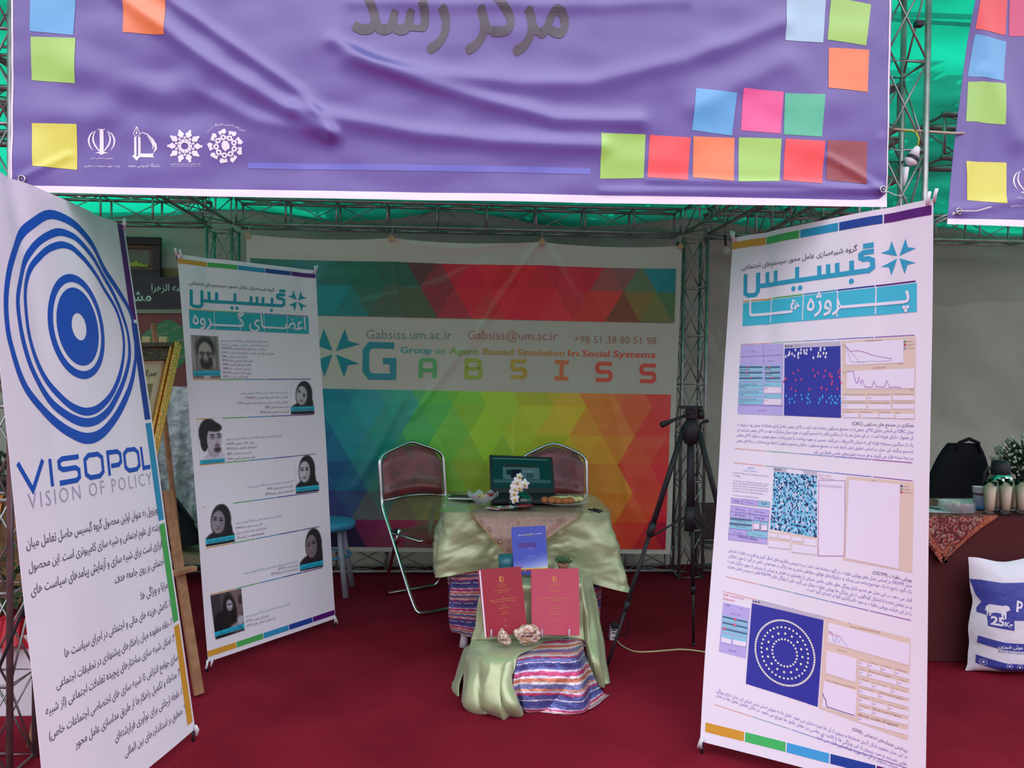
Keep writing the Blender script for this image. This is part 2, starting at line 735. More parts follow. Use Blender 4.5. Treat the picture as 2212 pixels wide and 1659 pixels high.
        P = s.s.at(v[:, 0], v[:, 1], l * getattr(s.s, 'eps', 0.0011))
        # wind every face towards the viewer's side of the sheet
        F = []
        for q in f:
            a, b, d = P[q[0]], P[q[1]], P[q[2]]
            F.append(q if np.cross(b - a, d - a) @ s.s.n > 0 else q[::-1])
        return mesh_obj(name, P, F, m or M_print, parent, c, True, label)


WHITE = rgb(238, 234, 246)
TEAL = rgb(36, 158, 178)
GOLD, GREEN, SKY, BLUE, PURP = rgb(218, 160, 56), rgb(78, 178, 92), rgb(52, 152, 196), rgb(36, 72, 158), rgb(92, 26, 122)
FIVE = [GOLD, GREEN, SKY, BLUE, PURP]
INK = rgb(84, 76, 104)


def star(art, c, R, col, layer=1, ex=(1, 0), ey=(0, -1)):
    c, ex, ey = np.asarray(c), np.asarray(ex), np.asarray(ey)
    for sx_ in (1, -1):
        for sy_ in (1, -1):
            pts = [(9, 10), (54, 125), (72, 62), (132, 47)] if sy_ > 0 else [(9, 8), (50, 125), (70, 63), (130, 55)]
            art.poly([c + (ex * sx_ * a + ey * sy_ * b) / 125 * R for a, b in pts], col, layer)


def gabsis_word(art, o, ex, ey, wd, col, layer=1):
    """the word as a thick geometric line, x 0..10, y up"""
    S = [[(0.15, 1.05), (0.15, 0.0), (0.15, -0.25), (0.4, -0.42), (1.0, -0.42), (1.2, -0.2), (1.2, 0.12)],
         [(1.2, 1.05), (1.2, 0.0)], [(1.95, 1.0), (1.95, 0.12)], [(2.7, 1.0), (2.7, 0.12)],
         [(1.2, 0.14), (9.6, 0.14), (9.86, 0.3), (9.86, 0.70), (9.6, 0.82), (9.3, 0.82), (9.12, 0.92), (9.12, 1.10), (9.3, 1.20), (9.98, 1.20)],
         [(9.3, 1.56), (9.98, 1.56)],
         [(4.5, 1.0), (4.5, 0.14)], [(6.2, 0.85), (6.2, 0.14)], [(6.85, 0.85), (6.85, 0.14)], [(7.5, 0.85), (7.5, 0.14)],
         [(8.5, 0.85), (8.5, 0.14)]]
    art.units((o, ex, ey), S, wd, col, layer)
    for x in (4.2, 4.72, 8.45):
        art.disc(np.asarray(o) + np.asarray(ex) * x + np.asarray(ey) * -0.35, wd * 0.55, col, layer, 16)


def five_strip(art, x0, y0, x1, y1, gap=0.004, cols=FIVE, layer=1, vertical=False):
    for i in range(5):
        if vertical:
            a, b = y0 + (y1 - y0) * i / 5, y0 + (y1 - y0) * (i + 1) / 5
            art.rect(x0, a, x1, b - gap, cols[4 - i], layer)
        else:
            a, b = x0 + (x1 - x0) * i / 5, x0 + (x1 - x0) * (i + 1) / 5
            art.rect(a, y0, b - gap, y1, cols[i], layer)


def strip_parts(sheet, parent, cut=0.03, **kw):
    """each of the five colour blocks is a part of its own"""
    base = dict(cols=FIVE)
    base.update(kw)
    a = (base['x0'], base['y0'], base['x1'], base['y1'])
    for k in range(5):
        A_ = Art(sheet)
        full = Art(sheet)
        five_strip(full, *a, gap=base.get('gap', 0.004), cols=base['cols'], vertical=base.get('vertical', False))
        A_.raw(full.v[k], [(0, 1, 2, 3)], full.c[k])
        A_.emit('colour_block', parent, cut=cut)


def five_line(art, L, R, th=0.003, layer=1, cols=FIVE):
    a, b = art.q(*L), art.q(*R)
    for i in range(5):
        p = a + (b - a) * (i / 5)
        q = a + (b - a) * ((i + 0.97) / 5)
        art.stroke([p, q], th, cols[i], layer)

# ================================================================== SETTING
# carpet
mb = MB()
nx, ny = 90, 70
P = []
for i in range(ny):
    r = []
    for j in range(nx):
        x, y = -7 + 14 * j / (nx - 1), -2.5 + 9.2 * i / (ny - 1)
        r.append(Vector((x, y, 0.0)))
    P.append(r)
mb.grid(P)
M_carpet = mat('red_carpet', rgb(132, 28, 46), rough=1.0, spec=0.08, col2=rgb(114, 22, 38), vscale=2.2, bump=0.5, bscale=160)
floor = tag(mb.build('floor', M_carpet), 'dark red carpet covering the ground of the stall', 'floor', kind='structure')

# tent canvas behind the stall
M_canvas = cloth_trans('grey_canvas', rgb(168, 162, 152), rgb(120, 130, 118), 0.12, var=0.25, vscale=1.6, bump=0.8, bscale=3.0)
M_tarp = cloth_trans('green_tarpaulin', rgb(120, 118, 112), (0.0, 0.36, 0.20, 1), 0.62, var=0.95, vscale=1.3, bump=0.6, bscale=4.0, detail=9)
mb = MB()
P = []
for i in range(26):
    r = []
    for j in range(240):
        x, z = -7 + 14 * j / 239, 2.66 * i / 25
        f = 0.035 * math.sin(x * 3.1 + 0.8 * math.sin(z * 2)) + 0.05 * noise.noise(Vector((x * 1.3, z * 0.9, 3))) + 0.012 * math.sin((x + z * 0.9) * 11)
        r.append(Vector((x, 6.12 + f, z)))
    P.append(r)
mb.grid(P)
tag(mb.build('wall_back', M_canvas), 'pale grey canvas wall hanging behind the stalls', 'wall', kind='structure')
mb = MB()
P = []
for i in range(70):
    r = []
    for j in range(260):
        x, t = -8 + 16 * j / 259, i / 69
        y = 2.3 + 4.1 * t
        z = 3.86 - 0.315 * (y - 2.2) + 0.05 * noise.noise(Vector((x * 0.9, y * 0.9, 0))) - 0.05 * abs(math.sin(x * 1.9)) + 0.012 * noise.noise(Vector((x * 5, y * 5, 1)))
        r.append(Vector((x, y, z)))
    P.append(r)
mb.grid(P)
tag(mb.build('ceiling', M_tarp), 'bright green translucent tarpaulin roof with sun on it', 'ceiling', kind='structure')


# tree whose crown throws dappled shade on the rear of the roof
M_bark = mat('bark', rgb(90, 74, 58), rough=0.9)
M_tleaf = mat('tree_leaf', rgb(60, 96, 44), rough=0.6)
tr = thing('tree', 'leafy tree behind the stalls whose crown shades the rear of the green roof', 'tree', (0.3, 8.4, 0))
MB().tube([(0.3, 8.4, 0), (0.25, 8.3, 2.2), (0.1, 7.9, 3.6), (0.0, 7.2, 4.2)], [0.16, 0.13, 0.10, 0.06], 10).build('trunk', M_bark, tr)
for bx_, by_, bz_ in ((-1.4, 6.4, 4.15), (1.7, 6.6, 4.2), (3.0, 6.3, 4.15), (0.6, 6.0, 4.2)):
    MB().tube([(0.1, 7.9, 3.8), ((0.1 + bx_) / 2, (7.9 + by_) / 2, 4.1), (bx_, by_, bz_)], [0.06, 0.045, 0.015], 6).build('branch', M_bark, tr)
m = MB()
nl = 7000
u_ = rng.uniform(0, 1, (nl, 6))
for k in range(nl):
    a_ = 2 * math.pi * u_[k, 0]
    r_ = u_[k, 1] ** 0.5
    c_ = Vector((0.75 + 3.0 * r_ * math.cos(a_), 6.25 + 1.35 * r_ * math.sin(a_), 4.15 + 0.35 * (u_[k, 2] - 0.5) + 0.12 * math.sin(3 * a_)))
    d_ = Vector((u_[k, 3] - 0.5, u_[k, 4] - 0.5, 0.5 * (u_[k, 5] - 0.5))).normalized() * 0.10
    e_ = d_.cross(Vector((0.3, 0.2, 1))).normalized() * 0.035
    m.add([c_ - d_, c_ + e_, c_ + d_, c_ - e_], [(0, 1, 2, 3)])
tag(m.build('leaves', M_tleaf, tr, smooth=False), kind='stuff')


# ------------------------------------------------------------------ trusses
def truss(name, label, A, B, up_=(0, 0, 1), s=0.17, pitch=0.34, group='steel box trusses of the stall frame', r=0.0115, extra=None, parts=True):
    A, B = Vector(A), Vector(B)
    d = (B - A)
    L = d.length
    d.normalize()
    a = Vector(up_)
    a = (a - d * a.dot(d)).normalized()
    b = d.cross(a)
    t = thing(name, label, 'truss', tuple(A), group)
    cs = [a * s / 2 * i + b * s / 2 * j for i, j in ((1, 1), (1, -1), (-1, -1), (-1, 1))]
    for c in cs:
        MB().tube([A + c, B + c], r, 10).build('chord', M_steel, t)
    n = max(1, round(L / pitch))
    ringm = None
    for k in range(n + 1):
        p = A + d * (L * k / n if 0 < k < n else (0.012 if k == 0 else L - 0.012))
        MB().tube([p + c for c in cs], r * 0.72, 6, closed=True).build('rung', M_steel, t)
    for k in range(n):
        p, q = A + d * (L * k / n), A + d * (L * (k + 1) / n)
        m = MB()
        for f in range(4):
            c0, c1 = cs[f], cs[(f + 1) % 4]
            if k % 2:
                c0, c1 = c1, c0
            m.tube([p + c0, q + c1], 0.0042, 5)
            if f % 2 == 0:
                m.tube([p + c1, q + c0], 0.0042, 5)
        m.build('brace', M_steel, t)
    return t


XL, XR = W(24, 800, 2.95).x - 0.085, W(1988, 800, 2.95).x - 0.085
YB, YF = 5.74, 3.03
s = 0.17
truss('truss_tower', 'steel lattice tower at the back corner between easel picture and rainbow backdrop', (XL, YB, 0.0), (XL, YB, 2.42), (0, 1, 0))
truss('truss_tower', 'steel lattice tower at the back corner behind the black tripod', (XR, YB, 0.0), (XR, YB, 2.42), (0, 1, 0))
truss('truss_tower', 'steel lattice tower at the front, left edge of the photo', (XL, YF, 0.0), (XL, YF, 3.3), (0, 1, 0))
ftr = truss('truss_tower', 'steel lattice tower at the front carrying a white lamp, beside the wide purple banner', (XR, YF, 0.0), (XR, YF, 3.3), (0, 1, 0))
zt = 2.535
truss('top_truss', 'horizontal steel truss above the rainbow backdrop', (XL + 0.1, YB, zt), (XR - 0.1, YB, zt))
truss('top_truss', 'horizontal steel truss under the green roof behind the framed picture', (XL - 3.2, YB, zt), (XL - 0.1, YB, zt))
truss('top_truss', 'horizontal steel truss along the top of the grey canvas behind the white projects banner', (XR + 0.1, YB, zt), (XR + 3.4, YB, zt))
truss('top_truss', 'steel side truss running forward from the back tower at the left', (XL, YB - 0.1, zt), (XL, YF + 0.1, zt))
truss('top_truss', 'steel side truss running forward from the back tower behind the tripod', (XR, YB - 0.1, zt), (XR, YF + 0.1, zt))
for A_, B_, l_ in (((XL + 0.1, 5.86, 0.115), (XR - 0.1, 5.86, 0.115), 'low steel truss lying on the ground under the rainbow backdrop'),
                   ((XL - 3.2, 5.86, 0.115), (XL - 0.12, 5.86, 0.115), 'low steel truss on the ground behind the wooden easel'),
                   ((XR + 0.12, 5.86, 0.115), (XR + 3.4, 5.86, 0.115), 'low steel truss on the ground behind the neighbouring brown table')):
    truss('base_truss', l_, A_, B_)
a_, b_ = W(2008, 306, 3.75), W(2008, 306, 3.75)
truss('roof_truss', 'heavier steel truss under the green roof between the two purple banners', a_, a_ + Vector((1.9, 0, 0)), s=0.2, r=0.0145, pitch=0.3)
truss('roof_truss', 'steel truss receding under the green roof above the white projects banner', a_ + Vector((-0.12, 0.2, -0.02)), a_ + Vector((-0.12, 1.7, -0.1)), s=0.2, r=0.0145, pitch=0.3)
truss('roof_truss', 'steel truss crossing just left of the wide purple banner', W(-60, 250, 3.9) - Vector((1.2, 0, 0)), W(-60, 250, 3.9) + Vector((0.5, 0, 0)), s=0.2, r=0.0145, pitch=0.3)

# purlins under the tarpaulin
M_dark = mat('dark_beam', rgb(70, 84, 74), rough=0.8)
for (p0, p1, hh, l_) in (((1900, 20), (2125, 48), 0.035, 'dark flat purlin under the green roof, the lower of two'),
                         ((1900, -8), (2125, 2), 0.045, 'dark purlin at the top edge beside the small purple banner')):
    a_, b_ = W(*p0, 4.0), W(*p1, 4.0)
    d_ = b_ - a_
    o = MB().tube([a_ - d_ * 0.3, b_ + d_ * 2], hh / 2, 4).build('roof_beam', M_dark, smooth=False)
    tag(o, l_, 'beam', 'purlins under the roof')


# ------------------------------------------------------------------ banners
def folds(sheet_q, lst):
    """ridge lines given as photo polylines traced onto the sheet: (points, width, height)"""
    segs = []
    for pts, wd, am in lst:
        q = [sheet_q(*p) for p in pts]
        for k in range(len(q) - 1):
            segs.append((q[k], q[k + 1], wd, am, k > 0, k < len(q) - 2))
    groups = []
    k = 0
    for pts, wd, am in lst:
        n = len(pts) - 1
        groups.append((segs[k:k + n], wd, am))
        k += n

    def fn(x, y):
        out = np.zeros(np.broadcast(x, y).shape)
        for sg, wd, am in groups:
            dm = None
            tot = 0
            for a, b, *_ in sg:
                d = b - a
                L2 = d @ d
                t = np.clip(((x - a[0]) * d[0] + (y - a[1]) * d[1]) / L2, 0, 1)
                dd = np.hypot(x - a[0] - t * d[0], y - a[1] - t * d[1])
                dm = dd if dm is None else np.minimum(dm, dd)
            out += 0.9 * am * np.exp(-(dm / (wd * 0.95)) ** 1.8)
        return out
    return fn


def vnoise(x, y, f, seed=0.0):
    x = np.asarray(x, dtype=float)
    y = np.asarray(y, dtype=float)
    sh = np.broadcast(x, y).shape
    xx, yy = np.broadcast_to(x, sh).ravel(), np.broadcast_to(y, sh).ravel()
    return np.array([noise.noise(Vector((a * f, b * f, seed))) for a, b in zip(xx, yy)]).reshape(sh)


def eyelet(P, n, parent, r=0.011, cord=None):
    n = Vector(n)
    x = n.cross(Vector((0, 0, 1))).normalized()
    y = n.cross(x)
    P = Vector(P) + n * 0.002
    MB().tube([P + (x * math.cos(a) + y * math.sin(a)) * r for a in [i * math.pi / 8 for i in range(16)]], 0.0028, 6, closed=True).build('eyelet', M_chrome, parent)
    if cord:
        MB().tube([P] + [Vector(c) for c in cord], 0.0022, 6).build('cord', M_white, parent)


# ---- wide purple banner over the stall front
PY = 2.84
S = Sheet(W(30, -330, PY), W(1934, -330, PY), W(27, 414, PY), W(1916, 447, PY))
fn = folds(S.inv, [
    ([(230, -40), (270, 0), (460, 140), (600, 225), (715, 290)], 0.030, 0.016),
    ([(330, -40), (380, 10), (520, 110), (650, 200), (718, 290)], 0.022, 0.012),
    ([(715, 290), (560, 262), (430, 200)], 0.03, 0.008),
    ([(720, 90), (800, 138), (930, 185), (1060, 222), (1200, 258), (1380, 262)], 0.030, 0.015),
    ([(760, 130), (950, 165), (1120, 182), (1280, 178), (1480, 130), (1690, 50)], 0.036, 0.012),
    ([(640, 235), (760, 262), (900, 288), (1080, 308), (1300, 316)], 0.032, 0.014),
    ([(760, 4), (1100, 10), (1300, 12), (1480, 0)], 0.03, 0.008),
    ([(1500, 235), (1600, 180), (1700, 130)], 0.05, 0.009),
    ([(50, 385), (150, 335)], 0.012, 0.006),
    ([(1903, 410), (1720, 398), (1400, 388)], 0.012, 0.006),
    ([(1903, 410), (1720, 414), (1300, 412)], 0.012, 0.006),
    ([(1903, 410), (1840, 368), (1790, 340)], 0.012, 0.008),
    ([(1903, 410), (1905, 300)], 0.018, 0.006),
])
crum = [S.inv(110, 60), S.inv(520, 290)]


def pdisp(x, y):
    z = fn(x, y)
    z = z + 0.012 * vnoise(x, y, 2.2, 1) + 0.004 * vnoise(x, y * 1.6, 6.5, 2)
    m = np.exp(-(((x - (crum[0][0] + crum[1][0]) / 2) / 0.36) ** 2 + ((y - (crum[0][1] + crum[1][1]) / 2 - 0.05) / 0.24) ** 2))
    return z + m * 0.012 * vnoise(x * 0.8, y, 9, 4)


S.disp = pdisp
S.eps = 0.0014
VIO = rgb(94, 73, 160)
t = thing('banner', 'wide purple fabric banner with coloured squares and dark Persian words over the stall front', 'banner', tuple(S.at(S.w / 2, S.h)))
S.body('sheet', M_purple, t, VIO, 264, 116)
A = Art(S)
A.ppoly([(27, 401), (300, 405), (740, 412.5), (1480, 424.5), (1860, 432), (1900, 430), (1917, 415), (1917, 447), (1480, 441), (740, 429), (27, 415)], rgb(250, 244, 252))
A.ppoly([(24, -60), (28.5, -60), (29, 381), (25, 405)], rgb(240, 230, 240))
A.ppoly([(1921, -60), (1925, -60), (1917, 420), (1914, 420)], rgb(240, 230, 240))
A.emit('white_hem', t, M_purple, cut=0.0095)
A = Art(S)
sq = {'blue': rgb(86, 176, 230), 'green': rgb(164, 222, 88), 'orange': rgb(246, 130, 62), 'yellow': rgb(226, 228, 72), 'pale': rgb(172, 214, 232), 'pink': rgb(244, 74, 150),
      'teal': rgb(64, 196, 148), 'red': rgb(252, 62, 64), 'maroon': rgb(150, 54, 62)}
for c_, pts in [('blue', [(66, -30), (165, -30), (158, 76), (64, 67)]), ('green', [(66, 79), (163, 82), (162, 180), (67, 172)]), ('orange', [(270, -30), (360, -30), (358, 78), (268, 72)]),
                ('yellow', [(69, 266), (167, 269), (167, 367), (72, 359)]), ('pale', [(1701, -20), (1785, -20), (1778, 92), (1697, 86)]), ('green', [(1795, -6), (1881, 10), (1870, 99), (1787, 86)]),
                ('orange', [(1790, 103), (1877, 108), (1874, 199), (1789, 190)]), ('blue', [(1503, 191), (1592, 201), (1582, 292), (1495, 281)]),
                ('pink', [(1606, 190), (1693, 198), (1687, 288), (1601, 281)]), ('teal', [(1696, 201), (1782, 204), (1775, 296), (1694, 290)]),
                ('green', [(1299, 287), (1395, 290), (1391, 384), (1297, 385)]), ('red', [(1404, 291), (1492, 297), (1486, 389), (1399, 382)]),
                ('orange', [(1498, 294), (1588, 297), (1585, 391), (1497, 383)]), ('green', [(1597, 296), (1689, 299), (1684, 391), (1595, 392)]),
                ('red', [(1697, 299), (1782, 305), (1776, 396), (1692, 389)]), ('maroon', [(1787, 303), (1873, 306), (1871, 397), (1785, 388)])]:
    a = Art(S)
    a.ppoly(pts, sq[c_])
    a.emit('printed_square', t, M_purple, cut=0.0095)
A = Art(S)
A.ppoly([(535, 350), (900, 355.5), (1276, 362), (1276, 376), (900, 369), (535, 363)], rgb(98, 102, 200))
A.emit('pale_bar', t, M_purple, cut=0.0095)
DKV = rgb(50, 28, 52)
A = Art(S)
for k_, (dx_, dy_) in enumerate(((0, 0), (-4, 2), (4, -1), (0, -4), (1, 4))):
    A.text(fa('مرکز رشد'), (763 + dx_, 70 + dy_), (1224 + dx_, 79 + dy_), DKV, 1 + 0.15 * k_, ys=1.38, off=0.0, res=4)
A.emit('lettering', t, M_purple, cut=0.0095)


def emblem_iran(A, f, col):
    """four crescents around an upright bar"""
    F = lambda pts: [A.q(*f(*p)) for p in pts]
    A.stroke(F([(228, 245), (228, 510)]), 0.0125, col)
    A.poly(F([(180, 215), (205, 232), (228, 222), (255, 232), (275, 215), (262, 240), (228, 247), (195, 240)]), col)
    A.poly(F([(228, 500), (145, 527), (195, 530), (228, 552), (262, 530), (312, 527)]), col)
    for sg in (1, -1):
        g = lambda x: 228 + sg * (x - 228)
        for ctr in ([(165, 250, 3), (138, 280, 11), (122, 330, 17), (124, 380, 20), (145, 430, 18), (190, 490, 14), (225, 520, 4)],
                    [(150, 250, 2), (100, 285, 14), (72, 340, 20), (68, 385, 20), (82, 440, 14), (118, 493, 3)]):
            A.stroke([tuple(A.q(*f(g(x), y))) + (wd / 5.8 / 600,) for x, y, wd in ctr], 0.01, col)


def emblem_pen(A, f, col):
    F = lambda pts: [A.q(*f(*p)) for p in pts]
    for x in (650, 700):
        A.stroke(F([(x, 322), (x, 560)]), 0.008, col)
    A.poly(F([(610, 562), (640, 545), (668, 570), (712, 540), (712, 570), (668, 622)]), col)
    A.stroke(F([(668, 190), (626, 285), (645, 312), (695, 312), (712, 285), (668, 190)]), 0.002, col)
    A.stroke(F([(668, 190), (668, 270)]), 0.0016, col)
    A.disc(A.q(*f(668, 275)), 0.0035, col)
    A.poly(F([(705, 530), (880, 530), (868, 555), (885, 580), (710, 575)]), col)
    A.stroke([tuple(A.q(*f(x, y))) + (wd / 3500,) for x, y, wd in [(712, 290, 6), (745, 266, 9), (800, 290, 14), (860, 350, 24), (900, 420, 34), (905, 470, 26), (875, 522, 6)]], 0.01, col)
    A.stroke([tuple(A.q(*f(x, y))) + (wd / 3500,) for x, y, wd in [(800, 315, 4), (845, 370, 14), (872, 420, 20), (868, 476, 6)]], 0.01, col)


def emblem_sun(A, f, col, c=(1272, 437), n=10, flip=False):
    o = A.q(*f(*c))
    e = np.linalg.norm(A.q(*f(c[0] + 100, c[1])) - o) / 100
    P_ = lambda a, r: o + np.array([math.cos(a), math.sin(a)]) * r * e
    ring = 90 if not flip else 0
    for k in range(n):
        a = 2 * math.pi * k / n + (0 if not flip else 0.3)
        if not flip:
            A.poly([P_(a - 0.06, 222), P_(a + 0.06, 222), P_(a + 0.09, 195), P_(a + 0.26, 165), P_(a + 0.16, 128), P_(a, 108), P_(a - 0.16, 128), P_(a - 0.26, 165), P_(a - 0.09, 195)], col)
            A.disc(P_(a + math.pi / n, 112), 16 * e, col)
        else:
            A.poly([P_(a - 0.26, 205), P_(a - 0.05, 212), P_(a + 0.16, 232), P_(a + 0.28, 200), P_(a + 0.2, 160), P_(a - 0.05, 175), P_(a - 0.2, 150)], col)
            for q in range(4):
                b = [(a - 0.02, 150), (a + 0.32, 118), (a - 0.02, 88), (a - 0.3, 118), (a - 0.02, 150)]
                A.stroke([P_(*b[q]), P_(*b[q + 1])], 22 * e, col)
    if not flip:
        m = 24
        for k in range(m):
            a, b = 2 * math.pi * k / m, 2 * math.pi * (k + 1) / m
            A.poly([P_(a, 46), P_(b, 46), P_(b, 92), P_(a, 92)], col)
        for k in range(10):
            A.disc(P_(2 * math.pi * k / 10 + 0.3, 76), 7 * e, VIO, 2, 8)
    else:
        A.poly([P_(-1.9, 78), P_(-1.2, 70), P_(-0.2, 55), P_(0.5, 60), P_(1.1, 50), P_(1.6, 66), P_(2.4, 50), P_(3.2, 48), P_(-2.5, 60)], col)


f3 = zf(180, 240, 5.821)
EMB = rgb(250, 246, 250)
A = Art(S)
emblem_iran(A, f3, EMB)
A.text(fa('جمهوری اسلامی ایران'), f3(90, 598), f3(375, 598), EMB)
A.text(fa('وزارت علوم، تحقیقات و فناوری'), f3(10, 700), f3(460, 700), EMB)
A.emit('emblem', t, M_purple, cut=0.012)
A = Art(S)
emblem_pen(A, f3, EMB)
A.text(fa('دانشگاه فردوسی مشهد'), f3(560, 700), f3(960, 700), EMB, ys=1.3)
A.emit('emblem', t, M_purple, cut=0.012)
A = Art(S)
emblem_sun(A, f3, EMB)
A.text(fa('واحد انجمن های علمی دانشجویی'), f3(1095, 666), f3(1465, 666), EMB)
A.text(fa('مدیریت امور فرهنگی و فوق برنامه دانشگاه فردوسی مشهد'), f3(1095, 692), f3(1465, 692), EMB)
A.emit('emblem', t, M_purple, cut=0.012)
A = Art(S)
emblem_sun(A, f3, EMB, (1782, 437), 9, True)
g_ = list(reversed(shape_run('انجمن علمی دانشجویی دانشگاه فردوسی مشهد')))
for k in range(4):
    pts_ = [(1555, 262), (1640, 195), (1770, 172), (1900, 190), (2040, 262)]
    wds = ['فردوسی مشهد', 'دانشگاه', 'دانشجویی', 'انجمن علمی']
    A.text(fa(wds[k]), f3(*pts_[k]), f3(pts_[k + 1][0] - 12, pts_[k + 1][1]), EMB, ys=1.2)
A.emit('emblem', t, M_purple, cut=0.012)
eyelet(S.at(*S.inv(1903, 411)), S.n, t, cord=[W(1930, 420, 2.9), W(1960, 428, 2.98)])
eyelet(S.at(*S.inv(50, 388)), S.n, t, cord=[W(30, 380, 2.9), W(22, 372, 2.98)])

# ---- neighbour's purple banner at the right edge
PY2 = 2.95
S2 = Sheet(W(2125, -120, PY2), W(3150, -120, PY2), W(2047, 484, PY2), W(3090, 512, PY2))
fn2 = folds(S2.inv, [([(2069, 456), (2100, 330), (2130, 150)], 0.02, 0.01), ([(2069, 456), (2212, 430)], 0.015, 0.006), ([(2110, -20), (2150, 160), (2200, 300)], 0.05, 0.012)])
S2.eps = 0.0012
S2.disp = lambda x, y: fn2(x, y) + 0.012 * vnoise(x, y, 2.5, 9) - 0.03 * np.sin(np.clip(y / S2.h, 0, 1) * math.pi) * np.exp(-x / 0.2)
t = thing('banner', 'smaller purple fabric banner with red, blue, green and yellow squares at the right edge', 'banner', tuple(S2.at(S2.w / 2, S2.h)))
S2.body('sheet', M_purple, t, VIO, 110, 60)
A = Art(S2)
A.ppoly([(2048, 472), (2212, 476), (2700, 490), (2700, 505), (2212, 491), (2046, 484)], rgb(250, 244, 252))
A.emit('white_hem', t, M_purple, cut=0.012)
f5 = zf(1900, 0, 3.317)
for c_, pts in [('red', [(735, -60), (935, -60), (925, 238), (705, 195)]), ('pink', [(950, -60), (1200, -60), (1200, 250), (950, 245)]), ('blue', [(705, 232), (932, 285), (900, 573), (658, 530)]),
                ('green', [(660, 570), (918, 592), (908, 890), (643, 858)]), ('yellow', [(632, 1150), (917, 1162), (905, 1460), (632, 1432)])]:
    A = Art(S2)
    A.ppoly([f5(*p) for p in pts], {**sq, 'pink': rgb(226, 60, 120)}[c_])
    A.emit('printed_square', t, M_purple, cut=0.012)
A = Art(S2)
f6 = lambda x, y: (2187 + (x - 50) / 5.821 * 0.98, 363 + (y - 215) / 5.821)
emblem_iran(A, f6, EMB)
A.text(fa('جمهوری اسلامی ایران'), f6(90, 598), f6(375, 598), EMB)
A.text(fa('وزارت علوم، تحقیقات و فناوری'), f6(10, 700), f6(460, 700), EMB)
A.emit('emblem', t, M_purple)
eyelet(S2.at(*S2.inv(2069, 457)), S2.n, t, 0.011)
MB().tube([W(2000, 494, 3.1), W(2040, 474, 2.97), Vector(S2.at(*S2.inv(2069, 457), 0.006)), W(2110, 456, 2.92), W(2141, 447, 2.91)], 0.0028, 6).build('cord', M_white, t)
MB().tube([W(2000, 486, 3.1), W(2040, 466, 2.97), Vector(S2.at(*S2.inv(2069, 457), 0.006))], 0.0028, 6).build('cord', M_white, t)

# ---- rainbow backdrop
BY = 5.60
S = Sheet(W(532, 506, BY), W(1474, 531, BY), W(538, 1190, BY), W(1448, 1197, BY))
hk = [S.inv(536, 508)[0], S.inv(846, 511)[0], S.inv(1170, 517)[0], S.inv(1470, 529)[0]]


def sag(x):
    d = np.zeros(np.shape(x))
    for k in range(3):
        a, b = hk[k], hk[k + 1]
        u = np.clip((x - a) / (b - a), 0, 1)
        d = np.maximum(d, 4 * u * (1 - u) * np.where((x >= a) & (x <= b), 1, 0))
    return d * 0.022


S.flat0 = S.flat
S.flat = lambda x, y: S.flat0(x, np.asarray(y) + sag(np.asarray(x)) * np.exp(-np.maximum(np.asarray(y), 0) / 0.12))
S.eps = 0.0023
H1 = (1170, 517)
fnb = folds(S.inv, [([H1, (1050, 690), (890, 900)], 0.020, 0.014), ([H1, (1085, 640), (1010, 760)], 0.014, 0.010), ([H1, (1150, 650), (1120, 820), (1105, 1100)], 0.016, 0.012),
                    ([H1, (1172, 700), (1180, 980)], 0.015, 0.010), ([H1, (1200, 620), (1235, 720)], 0.012, 0.010), ([H1, (1260, 680), (1330, 900), (1360, 1100)], 0.035, 0.014),
                    ([(846, 511), (900, 530), (1000, 538), (1100, 525), H1], 0.016, 0.010), ([(760, 560), (700, 575), (640, 570)], 0.012, 0.004),
                    ([(940, 620), (1000, 585), (1060, 565)], 0.02, 0.008), ([(780, 655), (900, 625), (980, 600)], 0.018, 0.007),
                    ([(846, 511), (870, 700), (960, 800)], 0.02, 0.007), ([(870, 860), (820, 960), (770, 1050)], 0.03, 0.012)])
S.disp = lambda x, y: fnb(x, y) + 0.012 * vnoise(x, y, 1.6, 21) + 0.003 * vnoise(x * 0.4, y * 2.5, 5, 22)
t = thing('backdrop_banner', 'wide printed backdrop with rainbow triangles and the letters GABSISS', 'banner', tuple(S.at(S.w / 2, S.h)))
S.body('sheet', M_back, t, rgb(198, 200, 184), 156, 116)
